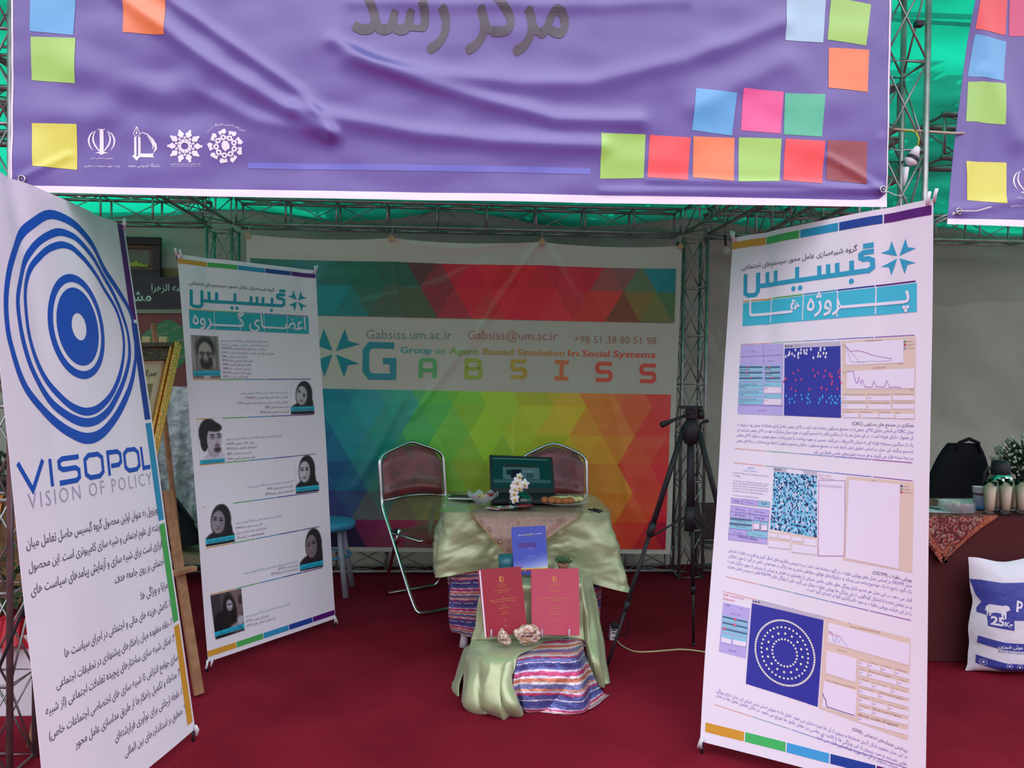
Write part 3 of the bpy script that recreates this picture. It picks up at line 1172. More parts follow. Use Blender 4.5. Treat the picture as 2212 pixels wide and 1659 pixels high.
PTS = [(560, 600, (16, 84, 70)), (560, 670, (14, 96, 92)), (700, 650, (4, 108, 112)), (760, 600, (22, 88, 72)), (850, 600, (28, 82, 62)), (890, 660, (60, 78, 56)), (920, 575, (78, 50, 50)), (950, 640, (112, 40, 48)),
       (1000, 620, (172, 30, 44)), (1100, 600, (176, 32, 40)), (1150, 660, (184, 30, 48)), (1250, 600, (164, 30, 46)), (1290, 660, (178, 48, 40)), (1335, 585, (112, 62, 64)), (1365, 610, (78, 96, 58)),
       (1350, 665, (112, 62, 40)), (1400, 585, (12, 110, 112)), (1400, 650, (108, 96, 46)), (1445, 600, (14, 104, 108)), (1445, 665, (64, 96, 56)),
       (700, 860, (6, 104, 118)), (780, 880, (16, 120, 124)), (860, 880, (26, 138, 118)), (930, 880, (60, 156, 70)), (980, 860, (96, 170, 44)), (1060, 880, (136, 172, 40)), (1150, 890, (150, 164, 40)),
       (1210, 900, (176, 160, 42)), (1290, 880, (198, 112, 44)), (1350, 880, (202, 88, 44)), (1420, 870, (188, 52, 50)), (1435, 940, (196, 46, 46)),
       (700, 960, (10, 80, 110)), (750, 960, (14, 112, 120)), (830, 960, (18, 116, 104)), (900, 950, (60, 158, 76)), (960, 960, (98, 164, 52)), (1060, 960, (124, 164, 34)), (1180, 960, (150, 160, 34)), (1300, 960, (206, 140, 44)), (1380, 960, (208, 74, 44)),
       (700, 1020, (26, 60, 102)), (760, 1020, (14, 84, 108)), (820, 1010, (16, 104, 98)), (900, 1030, (92, 136, 60)), (960, 1030, (104, 148, 44)), (1030, 1030, (120, 140, 40)), (1320, 1030, (208, 118, 40)), (1380, 1020, (206, 62, 40)), (1435, 1030, (178, 34, 44)),
       (700, 1080, (36, 44, 88)), (760, 1070, (38, 62, 92)), (820, 1080, (52, 92, 82)), (900, 1080, (96, 104, 62)), (960, 1090, (104, 112, 60)), (1310, 1090, (196, 120, 40)), (1370, 1090, (204, 74, 36)), (1435, 1090, (168, 30, 42)),
       (700, 1150, (26, 26, 58)), (745, 1160, (36, 30, 60)), (800, 1140, (100, 32, 66)), (860, 1150, (110, 36, 58)), (920, 1150, (92, 62, 58)), (1340, 1150, (178, 46, 36)), (1430, 1150, (142, 24, 40)), (1300, 1160, (190, 90, 40))]
GX = np.array([S.inv(p[0], p[1]) for p in PTS])
GC = np.array([[lin(k) for k in p[2]] for p in PTS])


def field(x, y):
    d = np.hypot(GX[:, 0] - x, GX[:, 1] - y) + 0.02
    wt = d ** -4
    return (GC * wt[:, None]).sum(0) / wt.sum()


BG_GAIN = 1.95


def lattice(rect, yref, rowh):
    A = Art(S)
    base = rowh / 0.866
    x0, y0, x1, y1 = rect
    i0, i1 = math.floor((y0 - yref) / rowh), math.ceil((y1 - yref) / rowh)
    for i in range(i0, i1):
        ya, yb = yref + i * rowh, yref + (i + 1) * rowh
        off = 0 if i % 2 == 0 else base / 2
        k0, k1 = math.floor((x0 - off) / base) - 1, math.ceil((x1 - off) / base) + 1
        for k in range(k0, k1):
            xa = off + k * base
            for tri in ([(xa, yb), (xa + base, yb), (xa + base / 2, ya)], [(xa + base / 2, ya), (xa + base * 1.5, ya), (xa + base, yb)]):
                c = np.mean(tri, 0)
                if not (x0 - base < c[0] < x1 + base and y0 - rowh < c[1] < y1 + rowh):
                    continue
                col = field(min(max(c[0], x0), x1), min(max(c[1], y0), y1)) * BG_GAIN * (1 + rng.uniform(-0.11, 0.11)) + rng.uniform(-0.006, 0.006, 3)
                col = np.clip(col, 0.004, 0.92)
                A.raw(tri, [(0, 1, 2)], tuple(col) + (1.0,))
    A.emit('triangle_pattern', t, M_back, cut=0.0095, clip=rect)


y_a = (S.inv(700, 562)[1] + S.inv(1461, 582)[1]) / 2
y_b = (S.inv(700, 682)[1] + S.inv(1457, 698)[1]) / 2
y_c = (S.inv(700, 840)[1] + S.inv(1449, 852)[1]) / 2
y_d = (S.inv(740, 1185)[1] + S.inv(1442, 1183)[1]) / 2
xa_, xb_ = S.inv(541, 600)[0], S.inv(1458, 640)[0]
rh = (S.inv(1100, 1063)[1] - S.inv(1100, 938)[1]) / 2
yr = S.inv(1100, 938)[1]
S.eps = 0.0045
lattice((xa_, y_a, xb_, y_b), yr, rh)
lattice((xa_, y_c, xb_, y_d), yr, rh)
S.eps = 0.0023
g3 = zf(640, 420, 2.404)
A = Art(S)


def bcol(r, g, b):
    return tuple(min(0.9, lin(k) * 1.7) for k in (r, g, b)) + (1.0,)


star(A, A.q(722, 762), A.s.inv(775, 762)[0] - A.q(722, 762)[0] + 0.0, bcol(0, 112, 120))
A.emit('star_logo', t, M_back, cut=0.0095)


def techno(A, ch, x0, y0, x1, y1, wd, col):
    a, b = A.q(x0, y1), A.q(x1, y0)
    L = {'G': [[(1, .97), (.18, .97), (.03, .8), (.03, .2), (.18, .03), (.97, .03), (.97, .5), (.62, .5)]],
         'A': [[(.07, 0), (.07, .9), (.2, .97), (.8, .97), (.93, .9), (.93, 0)], [(.07, .42), (.93, .42)]],
         'B': [[(.03, .03), (.8, .03), (.95, .12), (.95, .4), (.82, .5), (.03, .5)], [(.07, 0), (.07, 1)], [(.03, .97), (.75, .97), (.88, .88), (.88, .6), (.8, .5)]],
         'S': [[(1, .93), (.2, .93), (.07, .85), (.07, .6), (.2, .5), (.8, .5), (.93, .4), (.93, .15), (.8, .07), (0, .07)]],
         'I': [[(0, .94), (1, .94)], [(0, .06), (1, .06)], [(.5, .94), (.5, .06)]]}[ch]
    for st in L:
        A.stroke([(a[0] + (b[0] - a[0]) * p[0], a[1] + (b[1] - a[1]) * p[1]) for p in st], wd, col)


for ch, bx, col in [('G', (357, 780, 508, 950), (0, 116, 124)), ('A', (640, 858, 725, 953), (70, 150, 84)), ('B', (877, 860, 962, 953), (128, 150, 56)), ('S', (1115, 860, 1195, 955), (156, 136, 50)),
                    ('I', (1340, 866, 1415, 961), (180, 100, 52)), ('S', (1555, 873, 1640, 969), (186, 74, 50)), ('S', (1785, 882, 1867, 976), (186, 70, 56))]:
    A = Art(S)
    x0, y0 = g3(bx[0], bx[1])
    x1, y1 = g3(bx[2], bx[3])
    techno(A, ch, x0, y0, x1, y1, 0.044 if ch == 'G' else 0.028, bcol(*col))
    A.emit('letter', t, M_back, cut=0.0095)
A = Art(S)
A.text('Gabsiss.um.ac.ir', g3(363, 750), g3(808, 753), bcol(86, 120, 112), off=-0.006)
A.text('Gabsiss@um.ac.ir', g3(890, 752), g3(1358, 757), bcol(150, 90, 84), off=-0.006)
A.text('+98 51 38 80 51 98', g3(1443, 769), g3(1868, 779), bcol(140, 96, 88), off=-0.006)
words = [('Group', 540, 703, (34, 136, 126)), ('on', 720, 775, (70, 146, 96)), ('Agent', 793, 948, (108, 150, 70)), ('Based', 968, 1128, (148, 132, 52)), ('Simulation', 1145, 1392, (168, 120, 54)),
         ('In', 1410, 1468, (180, 96, 52)), ('Social', 1485, 1628, (186, 80, 54)), ('Systems', 1645, 1865, (186, 70, 60))]
for wd_, xa, xb, c in words:
    k = lambda x: 823 + (x - 540) * (848 - 823) / 1325
    A.text(wd_, g3(xa, k(xa)), g3(xb, k(xb)), bcol(*c), off=0.018, em=0.062)
A.emit('lettering', t, M_back, cut=0.0095)
M_tab = mat('tan_clip', rgb(196, 164, 120), rough=0.5)
for k, hx in enumerate(hk):
    p = Vector(S.at(hx, 0.008, 0.004))
    m = MB()
    m.box(p + Vector((0, 0, 0.0)), (0.036, 0.008, 0.034), Matrix.Rotation(0.5 if k == 3 else 0, 3, 'Y'))
    m.tube([p + Vector((-0.012, 0, 0.014)), p + Vector((0, 0, 0.036)), p + Vector((0.012, 0, 0.014))], 0.004, 6)
    o = m.build('hanging_clip', M_tab, t, smooth=False)
    MB().tube([p + Vector((0, 0, 0.034)), Vector((p.x + 0.01, YB - 0.085, 2.45))], 0.0018, 5).build('cord', M_white, t)


# ================================================================== X-STAND BANNERS
SXY = rgb(242, 238, 248)


def xbanner(label, TL, TR, BL, BR, disp, zt=2.03, zb=0.05, zbr=None):
    s = Sheet(G(*TL, zt), G(*TR, zt), G(*BL, zb), G(*BR, zb if zbr is None else zbr), disp)
    c = (s.c[2] + s.c[3]) / 2
    t = thing('banner_stand', label, 'banner stand', (c[0], c[1], 0.0), None)
    s.body('sheet', M_print, t, SXY, 60, 140)
    hub = Vector((s.c[0] + s.c[1] + s.c[2] + s.c[3]) / 4 - s.n * 0.10)
    for k in range(4):
        p = Vector(s.c[k] - s.n * 0.012)
        MB().tube([hub + (p - hub) * 0.02, hub + (p - hub) * 0.55 - Vector(s.n) * 0.03, p], 0.005, 8).build('pole', M_black, t)
    foot = Vector((hub.x, hub.y, 0)) - Vector((s.n[0], s.n[1], 0)).normalized() * 0.42
    foot.z = 0.006
    MB().tube([hub, foot], 0.006, 8).build('leg', M_black, t)
    MB().ball(hub, 0.03, 8).build('hub', M_black, t)
    for k in range(4):
        p = Vector(s.c[k])
        o_ = Vector(s.c[k]) - (Vector(s.c[0] + s.c[1] + s.c[2] + s.c[3]) / 4)
        o_.normalize()
        up_ = Vector((0, 0, 1 if k < 2 else -1))
        e = (Vector(s.c[1] - s.c[0])).normalized() * (-1 if k % 2 == 0 else 1)
        m = MB()
        n_ = Vector(s.n)
        m.tube([p - e * 0.018 - up_ * 0.02 + n_ * 0.004, p - e * 0.012 + n_ * 0.012, p - e * 0.01 + up_ * 0.022 + n_ * 0.006], 0.0055, 8)
        m.tube([p - n_ * 0.006 - up_ * 0.01, p + e * 0.006 + up_ * 0.012, p + e * 0.012 + up_ * 0.03], 0.0055, 8)
        m.build('hook', M_white, t)
        if k >= 2:
            MB().tube([p - n_ * 0.012, Vector((p.x, p.y, 0.0)) - n_ * 0.01], 0.006, 8).build('foot', M_black, t)
    return s, t


def soft(a, seed, k=1.0):
    """gentle tension creases toward the corners"""
    def fn(x, y):
        z = 0.008 * k * vnoise(x, y * 0.6, 2.4, seed)
        z = z - 0.012 * k * np.exp(-((x - 0.16 - 0.10 * y) / 0.05) ** 2) * np.exp(-y / 0.5)
        z = z - 0.008 * k * np.exp(-((a - x - 0.10 - 0.08 * y) / 0.05) ** 2) * np.exp(-y / 0.35)
        return z
    return fn


# ---- paint small portraits as vertex-coloured patches
def paint(kind, Wp=46, Hp=60):
    yy, xx = np.mgrid[0:Hp, 0:Wp]
    X, Y = xx / (Wp - 1), yy / (Hp - 1)
    img = np.zeros((Hp, Wp, 3))
    bgc = {'man1': (150, 142, 140), 'lady5': (84, 78, 80)}.get(kind, (242, 238, 248))
    img[:] = [k / 255 for k in bgc]

    def el(cx, cy, rx, ry, col, rot=0.0, sf=0.12, op=1.0, ymax=None):
        dx, dy = X - cx, (Y - cy)
        c, s_ = math.cos(rot), math.sin(rot)
        u, v = (dx * c + dy * s_) / rx, (-dx * s_ + dy * c) / ry
        d = np.sqrt(u * u + v * v)
        m = np.clip((1 + sf - d) / (2 * sf), 0, 1) * op
        if ymax is not None:
            m = m * (Y < ymax)
        for k in range(3):
            img[..., k] = img[..., k] * (1 - m) + col[k] / 255 * m
    if kind == 'man1':
        for k in range(9):
            el(0.05 + 0.12 * k, 0.5, 0.02, 0.9, (110, 100, 100) if k % 2 else (186, 180, 178), 0.1 * (k % 3 - 1), 0.5)
        el(0.5, 1.0, 0.62, 0.3, (138, 122, 118))
        el(0.5, 0.92, 0.12, 0.16, (206, 202, 206))
        el(0.5, 0.30, 0.34, 0.28, (52, 46, 48), 0, 0.2)
        el(0.48, 0.42, 0.25, 0.27, (172, 160, 156), 0, 0.12)
        el(0.5, 0.63, 0.23, 0.17, (48, 42, 44), 0, 0.2)
        el(0.49, 0.53, 0.10, 0.07, (146, 134, 132), 0, 0.3)
        el(0.49, 0.60, 0.10, 0.03, (112, 92, 92), 0, 0.4)
        for cx in (0.37, 0.61):
            el(cx, 0.42, 0.10, 0.045, (40, 36, 40), 0, 0.2)
            el(cx, 0.425, 0.078, 0.032, (112, 102, 102), 0, 0.3)
            el(cx, 0.425, 0.035, 0.016, (50, 44, 46), 0, 0.5)
        el(0.49, 0.41, 0.05, 0.012, (28, 26, 30), 0, 0.3)
        el(0.48, 0.48, 0.035, 0.07, (178, 168, 164), 0, 0.5)
    elif kind == 'man2':
        el(0.62, 1.02, 0.5, 0.2, (214, 210, 226))
        el(0.44, 0.36, 0.43, 0.37, (36, 30, 36), 0.1, 0.06)
        el(0.20, 0.60, 0.14, 0.2, (38, 32, 38), -0.2, 0.1)
        el(0.60, 0.80, 0.26, 0.16, (176, 164, 178), 0, 0.2)
        el(0.63, 0.54, 0.30, 0.34, (198, 188, 202), 0.05, 0.08)
        el(0.56, 0.19, 0.42, 0.13, (36, 30, 36), 0.15, 0.1)
        el(0.74, 0.78, 0.15, 0.07, (70, 58, 68), 0, 0.4)
        el(0.74, 0.67, 0.12, 0.022, (88, 74, 84), 0, 0.4)
        el(0.74, 0.71, 0.07, 0.018, (150, 110, 122), 0, 0.5)
        for cx in (0.56, 0.84):
            el(cx, 0.47, 0.115, 0.048, (84, 76, 90), 0, 0.15)
            el(cx, 0.472, 0.098, 0.036, (176, 166, 182), 0, 0.3)
            el(cx, 0.468, 0.045, 0.016, (44, 38, 46), 0, 0.4)
            el(cx, 0.40, 0.11, 0.016, (44, 38, 44), 0.1, 0.4)
        el(0.73, 0.57, 0.035, 0.08, (176, 164, 178), 0, 0.5)
        el(0.74, 0.63, 0.055, 0.016, (120, 104, 118), 0, 0.5)
    elif kind == 'lady5':
        el(0.1, 0.2, 0.2, 0.3, (64, 54, 60), 0, 0.1)
        el(0.78, 0.3, 0.26, 0.34, (128, 104, 108), 0, 0.1)
        el(0.94, 0.25, 0.08, 0.12, (66, 58, 62), 0, 0.2)
        el(0.3, 0.75, 0.34, 0.35, (26, 24, 30), 0, 0.12)
        el(0.55, 0.55, 0.24, 0.5, (36, 28, 32), 0, 0.12)
        el(0.57, 0.32, 0.10, 0.13, (184, 176, 190), -0.1, 0.2)
        el(0.57, 0.30, 0.085, 0.022, (90, 80, 92), 0, 0.3)
        el(0.58, 0.40, 0.04, 0.015, (120, 90, 100), 0, 0.3)
        el(0.72, 0.85, 0.24, 0.09, (150, 146, 158), -0.2, 0.3)
        el(0.9, 0.72, 0.12, 0.1, (190, 186, 196), 0, 0.3)
    else:
        tilt = {'lady1': 0.18, 'lady2': 0.0, 'lady3': 0.06, 'lady4': -0.05}[kind]
        fx = {'lady1': 0.46, 'lady2': 0.38, 'lady3': 0.44, 'lady4': 0.52}[kind]
        dk = (30, 28, 34) if kind != 'lady4' else (48, 40, 46)
        skin = {'lady1': (190, 190, 192), 'lady2': (196, 198, 208), 'lady3': (150, 140, 150), 'lady4': (142, 124, 132)}[kind]
        el(0.5, 1.0, 0.6, 0.36, dk, 0, 0.06)
        el(fx + 0.1, 0.42, 0.36, 0.42, dk, tilt, 0.06)
        el(fx + 0.2, 0.75, 0.3, 0.4, dk, 0, 0.06)
        el(fx, 0.44, 0.235, 0.285, skin, tilt * 0.8, 0.07)
        el(fx + 0.12, 0.48, 0.1, 0.2, tuple(k * 0.82 for k in skin), tilt, 0.5, 0.5)
        for sg in (-1, 1):
            ex = fx + sg * 0.105
            ey = 0.39 + sg * tilt * 0.35
            el(ex, ey, 0.062, 0.024, (36, 30, 36), tilt, 0.3)
            el(ex, ey - 0.055, 0.08, 0.014, (44, 36, 42), tilt, 0.4)
        el(fx - 0.01, 0.49, 0.028, 0.07, tuple(min(255, k * 1.1) for k in skin), tilt, 0.5)
        el(fx - 0.01, 0.545, 0.045, 0.014, tuple(k * 0.62 for k in skin), 0, 0.5)
        el(fx - 0.015, 0.605, 0.08, 0.022, (128, 84, 92), 0, 0.4)
    return img


def patch(s, t, img, quad, layer=1, label=None, name='portrait'):
    """image patch as a fine coloured grid between four photo corners"""
    Hp, Wp, _ = img.shape
    q = [s.inv(*p) for p in quad]
    vs, vc, fs = [], [], []
    for i in range(Hp):
        for j in range(Wp):
            u, v = j / (Wp - 1), i / (Hp - 1)
            vs.append((q[0] * (1 - u) + q[1] * u) * (1 - v) + (q[3] * (1 - u) + q[2] * u) * v)
            c = img[i, j]
            vc.append(tuple(lin(k * 255) for k in c) + (1.0,))
    for i in range(Hp - 1):
        for j in range(Wp - 1):
            a = i * Wp + j
            fs.append((a, a + Wp, a + Wp + 1, a + 1))
    v = np.array(vs)
    P = s.at(v[:, 0], v[:, 1], 0.0011 * layer)
    a, b, d = P[0], P[Wp], P[Wp + 1]
    if np.cross(b - a, d - a) @ s.n < 0:
        fs = [f[::-1] for f in fs]
    return mesh_obj(name, P, fs, M_print, t, None, True, label, vc)


def box_px(A, x0, y0, x1, y1, f, col, layer=1, edge=None, eth=0.0012):
    pts = [A.q(*f(*p)) for p in ((x0, y0), (x1, y0), (x1, y1), (x0, y1))]
    A.poly(pts, col, layer)
    if edge:
        A.stroke(pts, eth, edge, layer + 0.4, closed=True)


# ---- A: members banner beside the rainbow backdrop
s, t = xbanner('white X-stand banner with six portraits and photo captions, left of the table', (383, 549), (682, 584), (450, 1430), (725, 1336), soft(0.84, 31))
f1, f2, f8 = zf(360, 530, 4.1475), zf(400, 900, 3.072), zf(420, 720, 6.914)
strip_parts(s, t, x0=0, y0=0.022, x1=s.w, y1=0.046)
strip_parts(s, t, x0=0, y0=s.h - 0.05, x1=s.w, y1=s.h - 0.022)
A = Art(s)
A.text(fa('گروه شبیه‌سازی عامل محور سیستم‌های اجتماعی'), f1(197, 348), f1(970, 412), INK, off=0.006)
o_, ex_ = A.q(*f1(205, 502)), (A.q(*f1(1065, 556)) - A.q(*f1(205, 502))) / 10
ey_ = (A.q(*f1(205, 400)) - A.q(*f1(205, 502))) / 1.0
gabsis_word(A, o_, ex_, ey_, 0.017, TEAL)
A.emit('lettering', t, cut=0.03)
A = Art(s)
star(A, A.q(*f1(1178, 498)), np.linalg.norm(A.q(*f1(1262, 498)) - A.q(*f1(1178, 498))) * 0.95, TEAL, ey=(0, -1))
A.emit('star_logo', t, cut=0.03)
CY_ = rgb(40, 178, 190)
A = Art(s)
A.ppoly([f1(197, 578), f1(1275, 642), f1(1280, 795), f1(205, 743)], CY_)
for x in (430, 657, 873, 1080):
    k = (x - 200) / 1075
    A.stroke([A.q(*f1(x, 574 + 64 * k)), A.q(*f1(x + 4, 748 + 50 * k))], 0.0035, WHITE, 2)
five_line(A, f1(197, 572), f1(1275, 636), 0.004)
A.text(fa('اعضـــــای گــــــروه'), f1(230, 708), f1(1252, 758), WHITE, 3, ys=1.15, off=0.012)
A.emit('title_box', t, cut=0.04)
DK = rgb(96, 84, 112)
LB = rgb(52, 140, 178)
for a_, b_ in ((f1(235, 1203), f1(1300, 1198)), (f1(265, 1558), f1(1318, 1516)), (f2(95, 322), f2(872, 248)), (f2(118, 602), f2(885, 498)), (f2(140, 873), f2(900, 728)), (f2(168, 1183), f2(917, 1000))):
    A = Art(s)
    five_line(A, a_, b_, 0.0045)
    A.emit('divider_line', t, cut=0.05)
L1 = [('استادیار گروه جامعه شناسی دانشگاه فردوسی مشهد', 400, 118, 1098, 136, LB), ('(دکترای جامعه شناسی، کارشناسی مهندسی مکانیک)', 402, 182, 1110, 196, LB),
      ('اعتماد در شبکه های روابط اجتماعی (TRISNET)', 406, 236, 1065, 252, DK), ('همکاری و تولید خیر جمعی در مجتمع های مسکونی (CIRC)', 412, 296, 1188, 316, DK),
      ('فرضیه مغز اجتماعی (SBH)', 414, 356, 790, 368, DK), ('فرآیندهای اجتماعی علم (SPOS)', 420, 414, 872, 428, DK), ('تکامل هنجارهای گروهی (GNE)', 426, 474, 848, 486, DK),
      ('دگردیسی مسئولیت ها (SHIN)', 428, 534, 846, 546, DK), ('پویایی نظرات عمومی (ODYM)', 432, 596, 852, 608, DK), ('افراط گرایی قومی (ETEX)', 436, 658, 798, 668, DK),
      ('کارشناس ارشد جامعه شناسی دانشگاه فردوسی مشهد', 695, 908, 1386, 894, LB), ('اعتماد در شبکه های روابط اجتماعی (TRISNET)', 762, 978, 1394, 964, DK),
      ('همکاری و تولید خیر جمعی در مجتمع های مسکونی (CIRC)', 646, 1056, 1398, 1040, DK), ('فرضیه مغز اجتماعی (SBH)', 1050, 1120, 1402, 1110, DK), ('فرآیندهای اجتماعی علم (SPOS)', 976, 1194, 1408, 1182, DK)]
L2 = [('دانشجوی کارشناسی ارشد جامعه شناسی دانشگاه فردوسی مشهد', 268, 158, 642, 130, LB), ('پویایی نظرات عمومی (ODYM)', 272, 188, 456, 176, DK), ('فرآیندهای اجتماعی علم (SPOS)', 274, 220, 472, 206, DK),
      ('فرضیه مغز اجتماعی (SBH)', 276, 254, 438, 244, DK), ('تکامل هنجارهای گروهی (GNE)', 278, 288, 464, 274, DK),
      ('کارشناس ارشد جامعه شناسی دانشگاه فردوسی مشهد', 412, 474, 712, 434, LB), ('تکامل هنجارهای گروهی (GNE)', 540, 486, 716, 466, DK), ('فرآیندهای اجتماعی علم (SPOS)', 532, 522, 718, 496, DK),
      ('کارشناس ارشد جامعه شناسی دانشگاه فردوسی مشهد', 332, 714, 636, 664, LB), ('دگردیسی مسئولیت ها (SHIN)', 336, 746, 514, 718, DK), ('انجام آزمایش های اجتماعی به روش', 338, 780, 540, 744, DK), ('experimental در آزمایشگاه', 342, 814, 524, 780, DK),
      ('دانشجوی کارشناسی ارشد جامعه شناسی دانشگاه فردوسی مشهد', 392, 1046, 748, 964, LB), ('پویایی جمعیت (DYPO)', 618, 1018, 748, 988, DK), ('فرآیندهای اجتماعی علم (SPOS)', 570, 1052, 752, 1014, DK),
      ('کارشناس ارشد جامعه شناسی دانشگاه فردوسی مشهد', 402, 1334, 698, 1246, LB), ('افراط گرایی قومی (ETEX)', 406, 1366, 558, 1326, DK), ('فرآیندهای اجتماعی علم (SPOS)', 410, 1396, 602, 1342, DK)]
A = Art(s)
for L_, f in ((L1, f8), (L2, f2)):
    for tx, xa, ya, xb, yb, c in L_:
        A.text(fa(tx), f(xa, ya), f(xb, yb), c, ys=1.15)
A.emit('caption_text', t)
for kind, quad, lab, nm, nq in [
    ('man1', [f1(210, 803), f1(463, 815), f1(485, 1193), f1(235, 1193)], 'bearded man with glasses in a pale jacket', 'احمدرضا اصغرپور ماسوله', [f1(232, 1126), f1(480, 1124), f1(482, 1166), f1(235, 1168)]),
    ('lady1', [f1(1108, 1216), f1(1316, 1212), f1(1320, 1510), f1(1110, 1516)], 'woman in a black scarf, first of the women', 'ملیحـــه صــــادقی', [f1(1106, 1448), f1(1318, 1440), f1(1318, 1480), f1(1106, 1490)]),
    ('man2', [f2(80, 22), f2(240, 8), f2(258, 272), f2(97, 290)], 'dark-haired man with glasses', 'مسعود فتـــاح زاده', [f2(96, 290), f2(260, 276), f2(261, 303), f2(97, 318)]),
    ('lady2', [f2(728, 264), f2(880, 248), f2(886, 492), f2(733, 512)], 'woman in a black scarf under the purple line', 'سیده زینب پور باغبانی', [f2(731, 470), f2(885, 452), f2(886, 482), f2(733, 501)]),
    ('lady3', [f2(128, 594), f2(316, 568), f2(328, 830), f2(137, 864)], 'woman in a black veil on the left side', 'سیده مینـــا امیـــری', [f2(133, 816), f2(326, 784), f2(328, 814), f2(136, 848)]),
    ('lady4', [f2(752, 760), f2(906, 728), f2(917, 994), f2(763, 1026)], 'woman in a dark veil on the right side', 'حمیـــده صابـــــر', [f2(760, 986), f2(916, 952), f2(917, 984), f2(762, 1018)]),
    ('lady5', [f2(168, 1188), f2(372, 1140), f2(395, 1418), f2(203, 1480)], 'seated woman in a dark scarf in an office', 'فائـــزه ربـــــانی', [f2(194, 1432), f2(390, 1372), f2(393, 1402), f2(198, 1462)])]:
    patch(s, t, paint(kind), quad, 2, 'printed portrait of a ' + lab)
    A = Art(s)
    A.ppoly(nq, rgb(40, 180, 210), 3)
    mL = [(nq[3][k] * 0.72 + nq[0][k] * 0.28) for k in (0, 1)]
    mR = [(nq[2][k] * 0.72 + nq[1][k] * 0.28) for k in (0, 1)]
    k1 = [mL[0] + (mR[0] - mL[0]) * 0.08, mL[1] + (mR[1] - mL[1]) * 0.08]
    k2 = [mL[0] + (mR[0] - mL[0]) * 0.92, mL[1] + (mR[1] - mL[1]) * 0.92]
    A.text(fa(nm), k1, k2, rgb(50, 50, 70), 4)
    A.emit('name_strip', t, cut=0.014)

# ---- B: projects banner, nearest on the right side
s, t = xbanner('tall white X-stand banner of project screenshots with blue simulation squares', (1583, 514), (2016, 429), (1513, 1601), (1999, 1728), soft(0.8, 47, 1.3))
fA, fB, fC = zf(1520, 400, 3.19), zf(1520, 880, 4.148), zf(1480, 1220, 3.78)
strip_parts(s, t, x0=0, y0=0.02, x1=s.w, y1=0.05, gap=0.005)
strip_parts(s, t, x0=0.02, y0=s.h - 0.075, x1=s.w, y1=s.h - 0.04, gap=0.005, cols=[GOLD, rgb(72, 196, 104), rgb(70, 170, 226), BLUE, PURP])
A = Art(s)
A.text(fa('گروه شبیه‌سازی عامل محور سیستم‌های اجتماعی'), fA(263, 582), fA(1062, 452), INK, off=0.006)
B_ = rgb(58, 168, 206)
o_, ex_ = A.q(*fA(275, 722)), (A.q(*fA(1182, 600)) - A.q(*fA(275, 722))) / 10
ey_ = (A.q(*fA(442, 610)) - A.q(*fA(442, 700))) / 0.86
gabsis_word(A, o_, ex_, ey_, 0.018, B_)
A.emit('lettering', t, cut=0.03)
A = Art(s)
star(A, A.q(*fA(1338, 496)), np.linalg.norm(A.q(*fA(1462, 482)) - A.q(*fA(1338, 496))) * 0.95, B_)
A.emit('star_logo', t, cut=0.03)
CB = rgb(72, 198, 224)
A = Art(s)
A.ppoly([fA(272, 812), fA(1467, 672), fA(1467, 872), fA(268, 972)], CB)
for x in (458, 687, 925, 1185):
    k = (x - 272) / 1195
    A.stroke([A.q(*fA(x + 4, 806 - 140 * k)), A.q(*fA(x - 2, 962 - 96 * k))], 0.0045, rgb(240, 236, 250), 2)
five_line(A, fA(272, 803), fA(1467, 660), 0.005)
A.text(fa('پـــــــــروژه هـــــــا'), fA(312, 904), fA(1418, 808), rgb(244, 240, 252), 3, ys=1.1, off=0.012)
A.emit('title_box', t, cut=0.04)
TXT, TX2 = rgb(132, 112, 190), rgb(92, 76, 130)
A = Art(s)
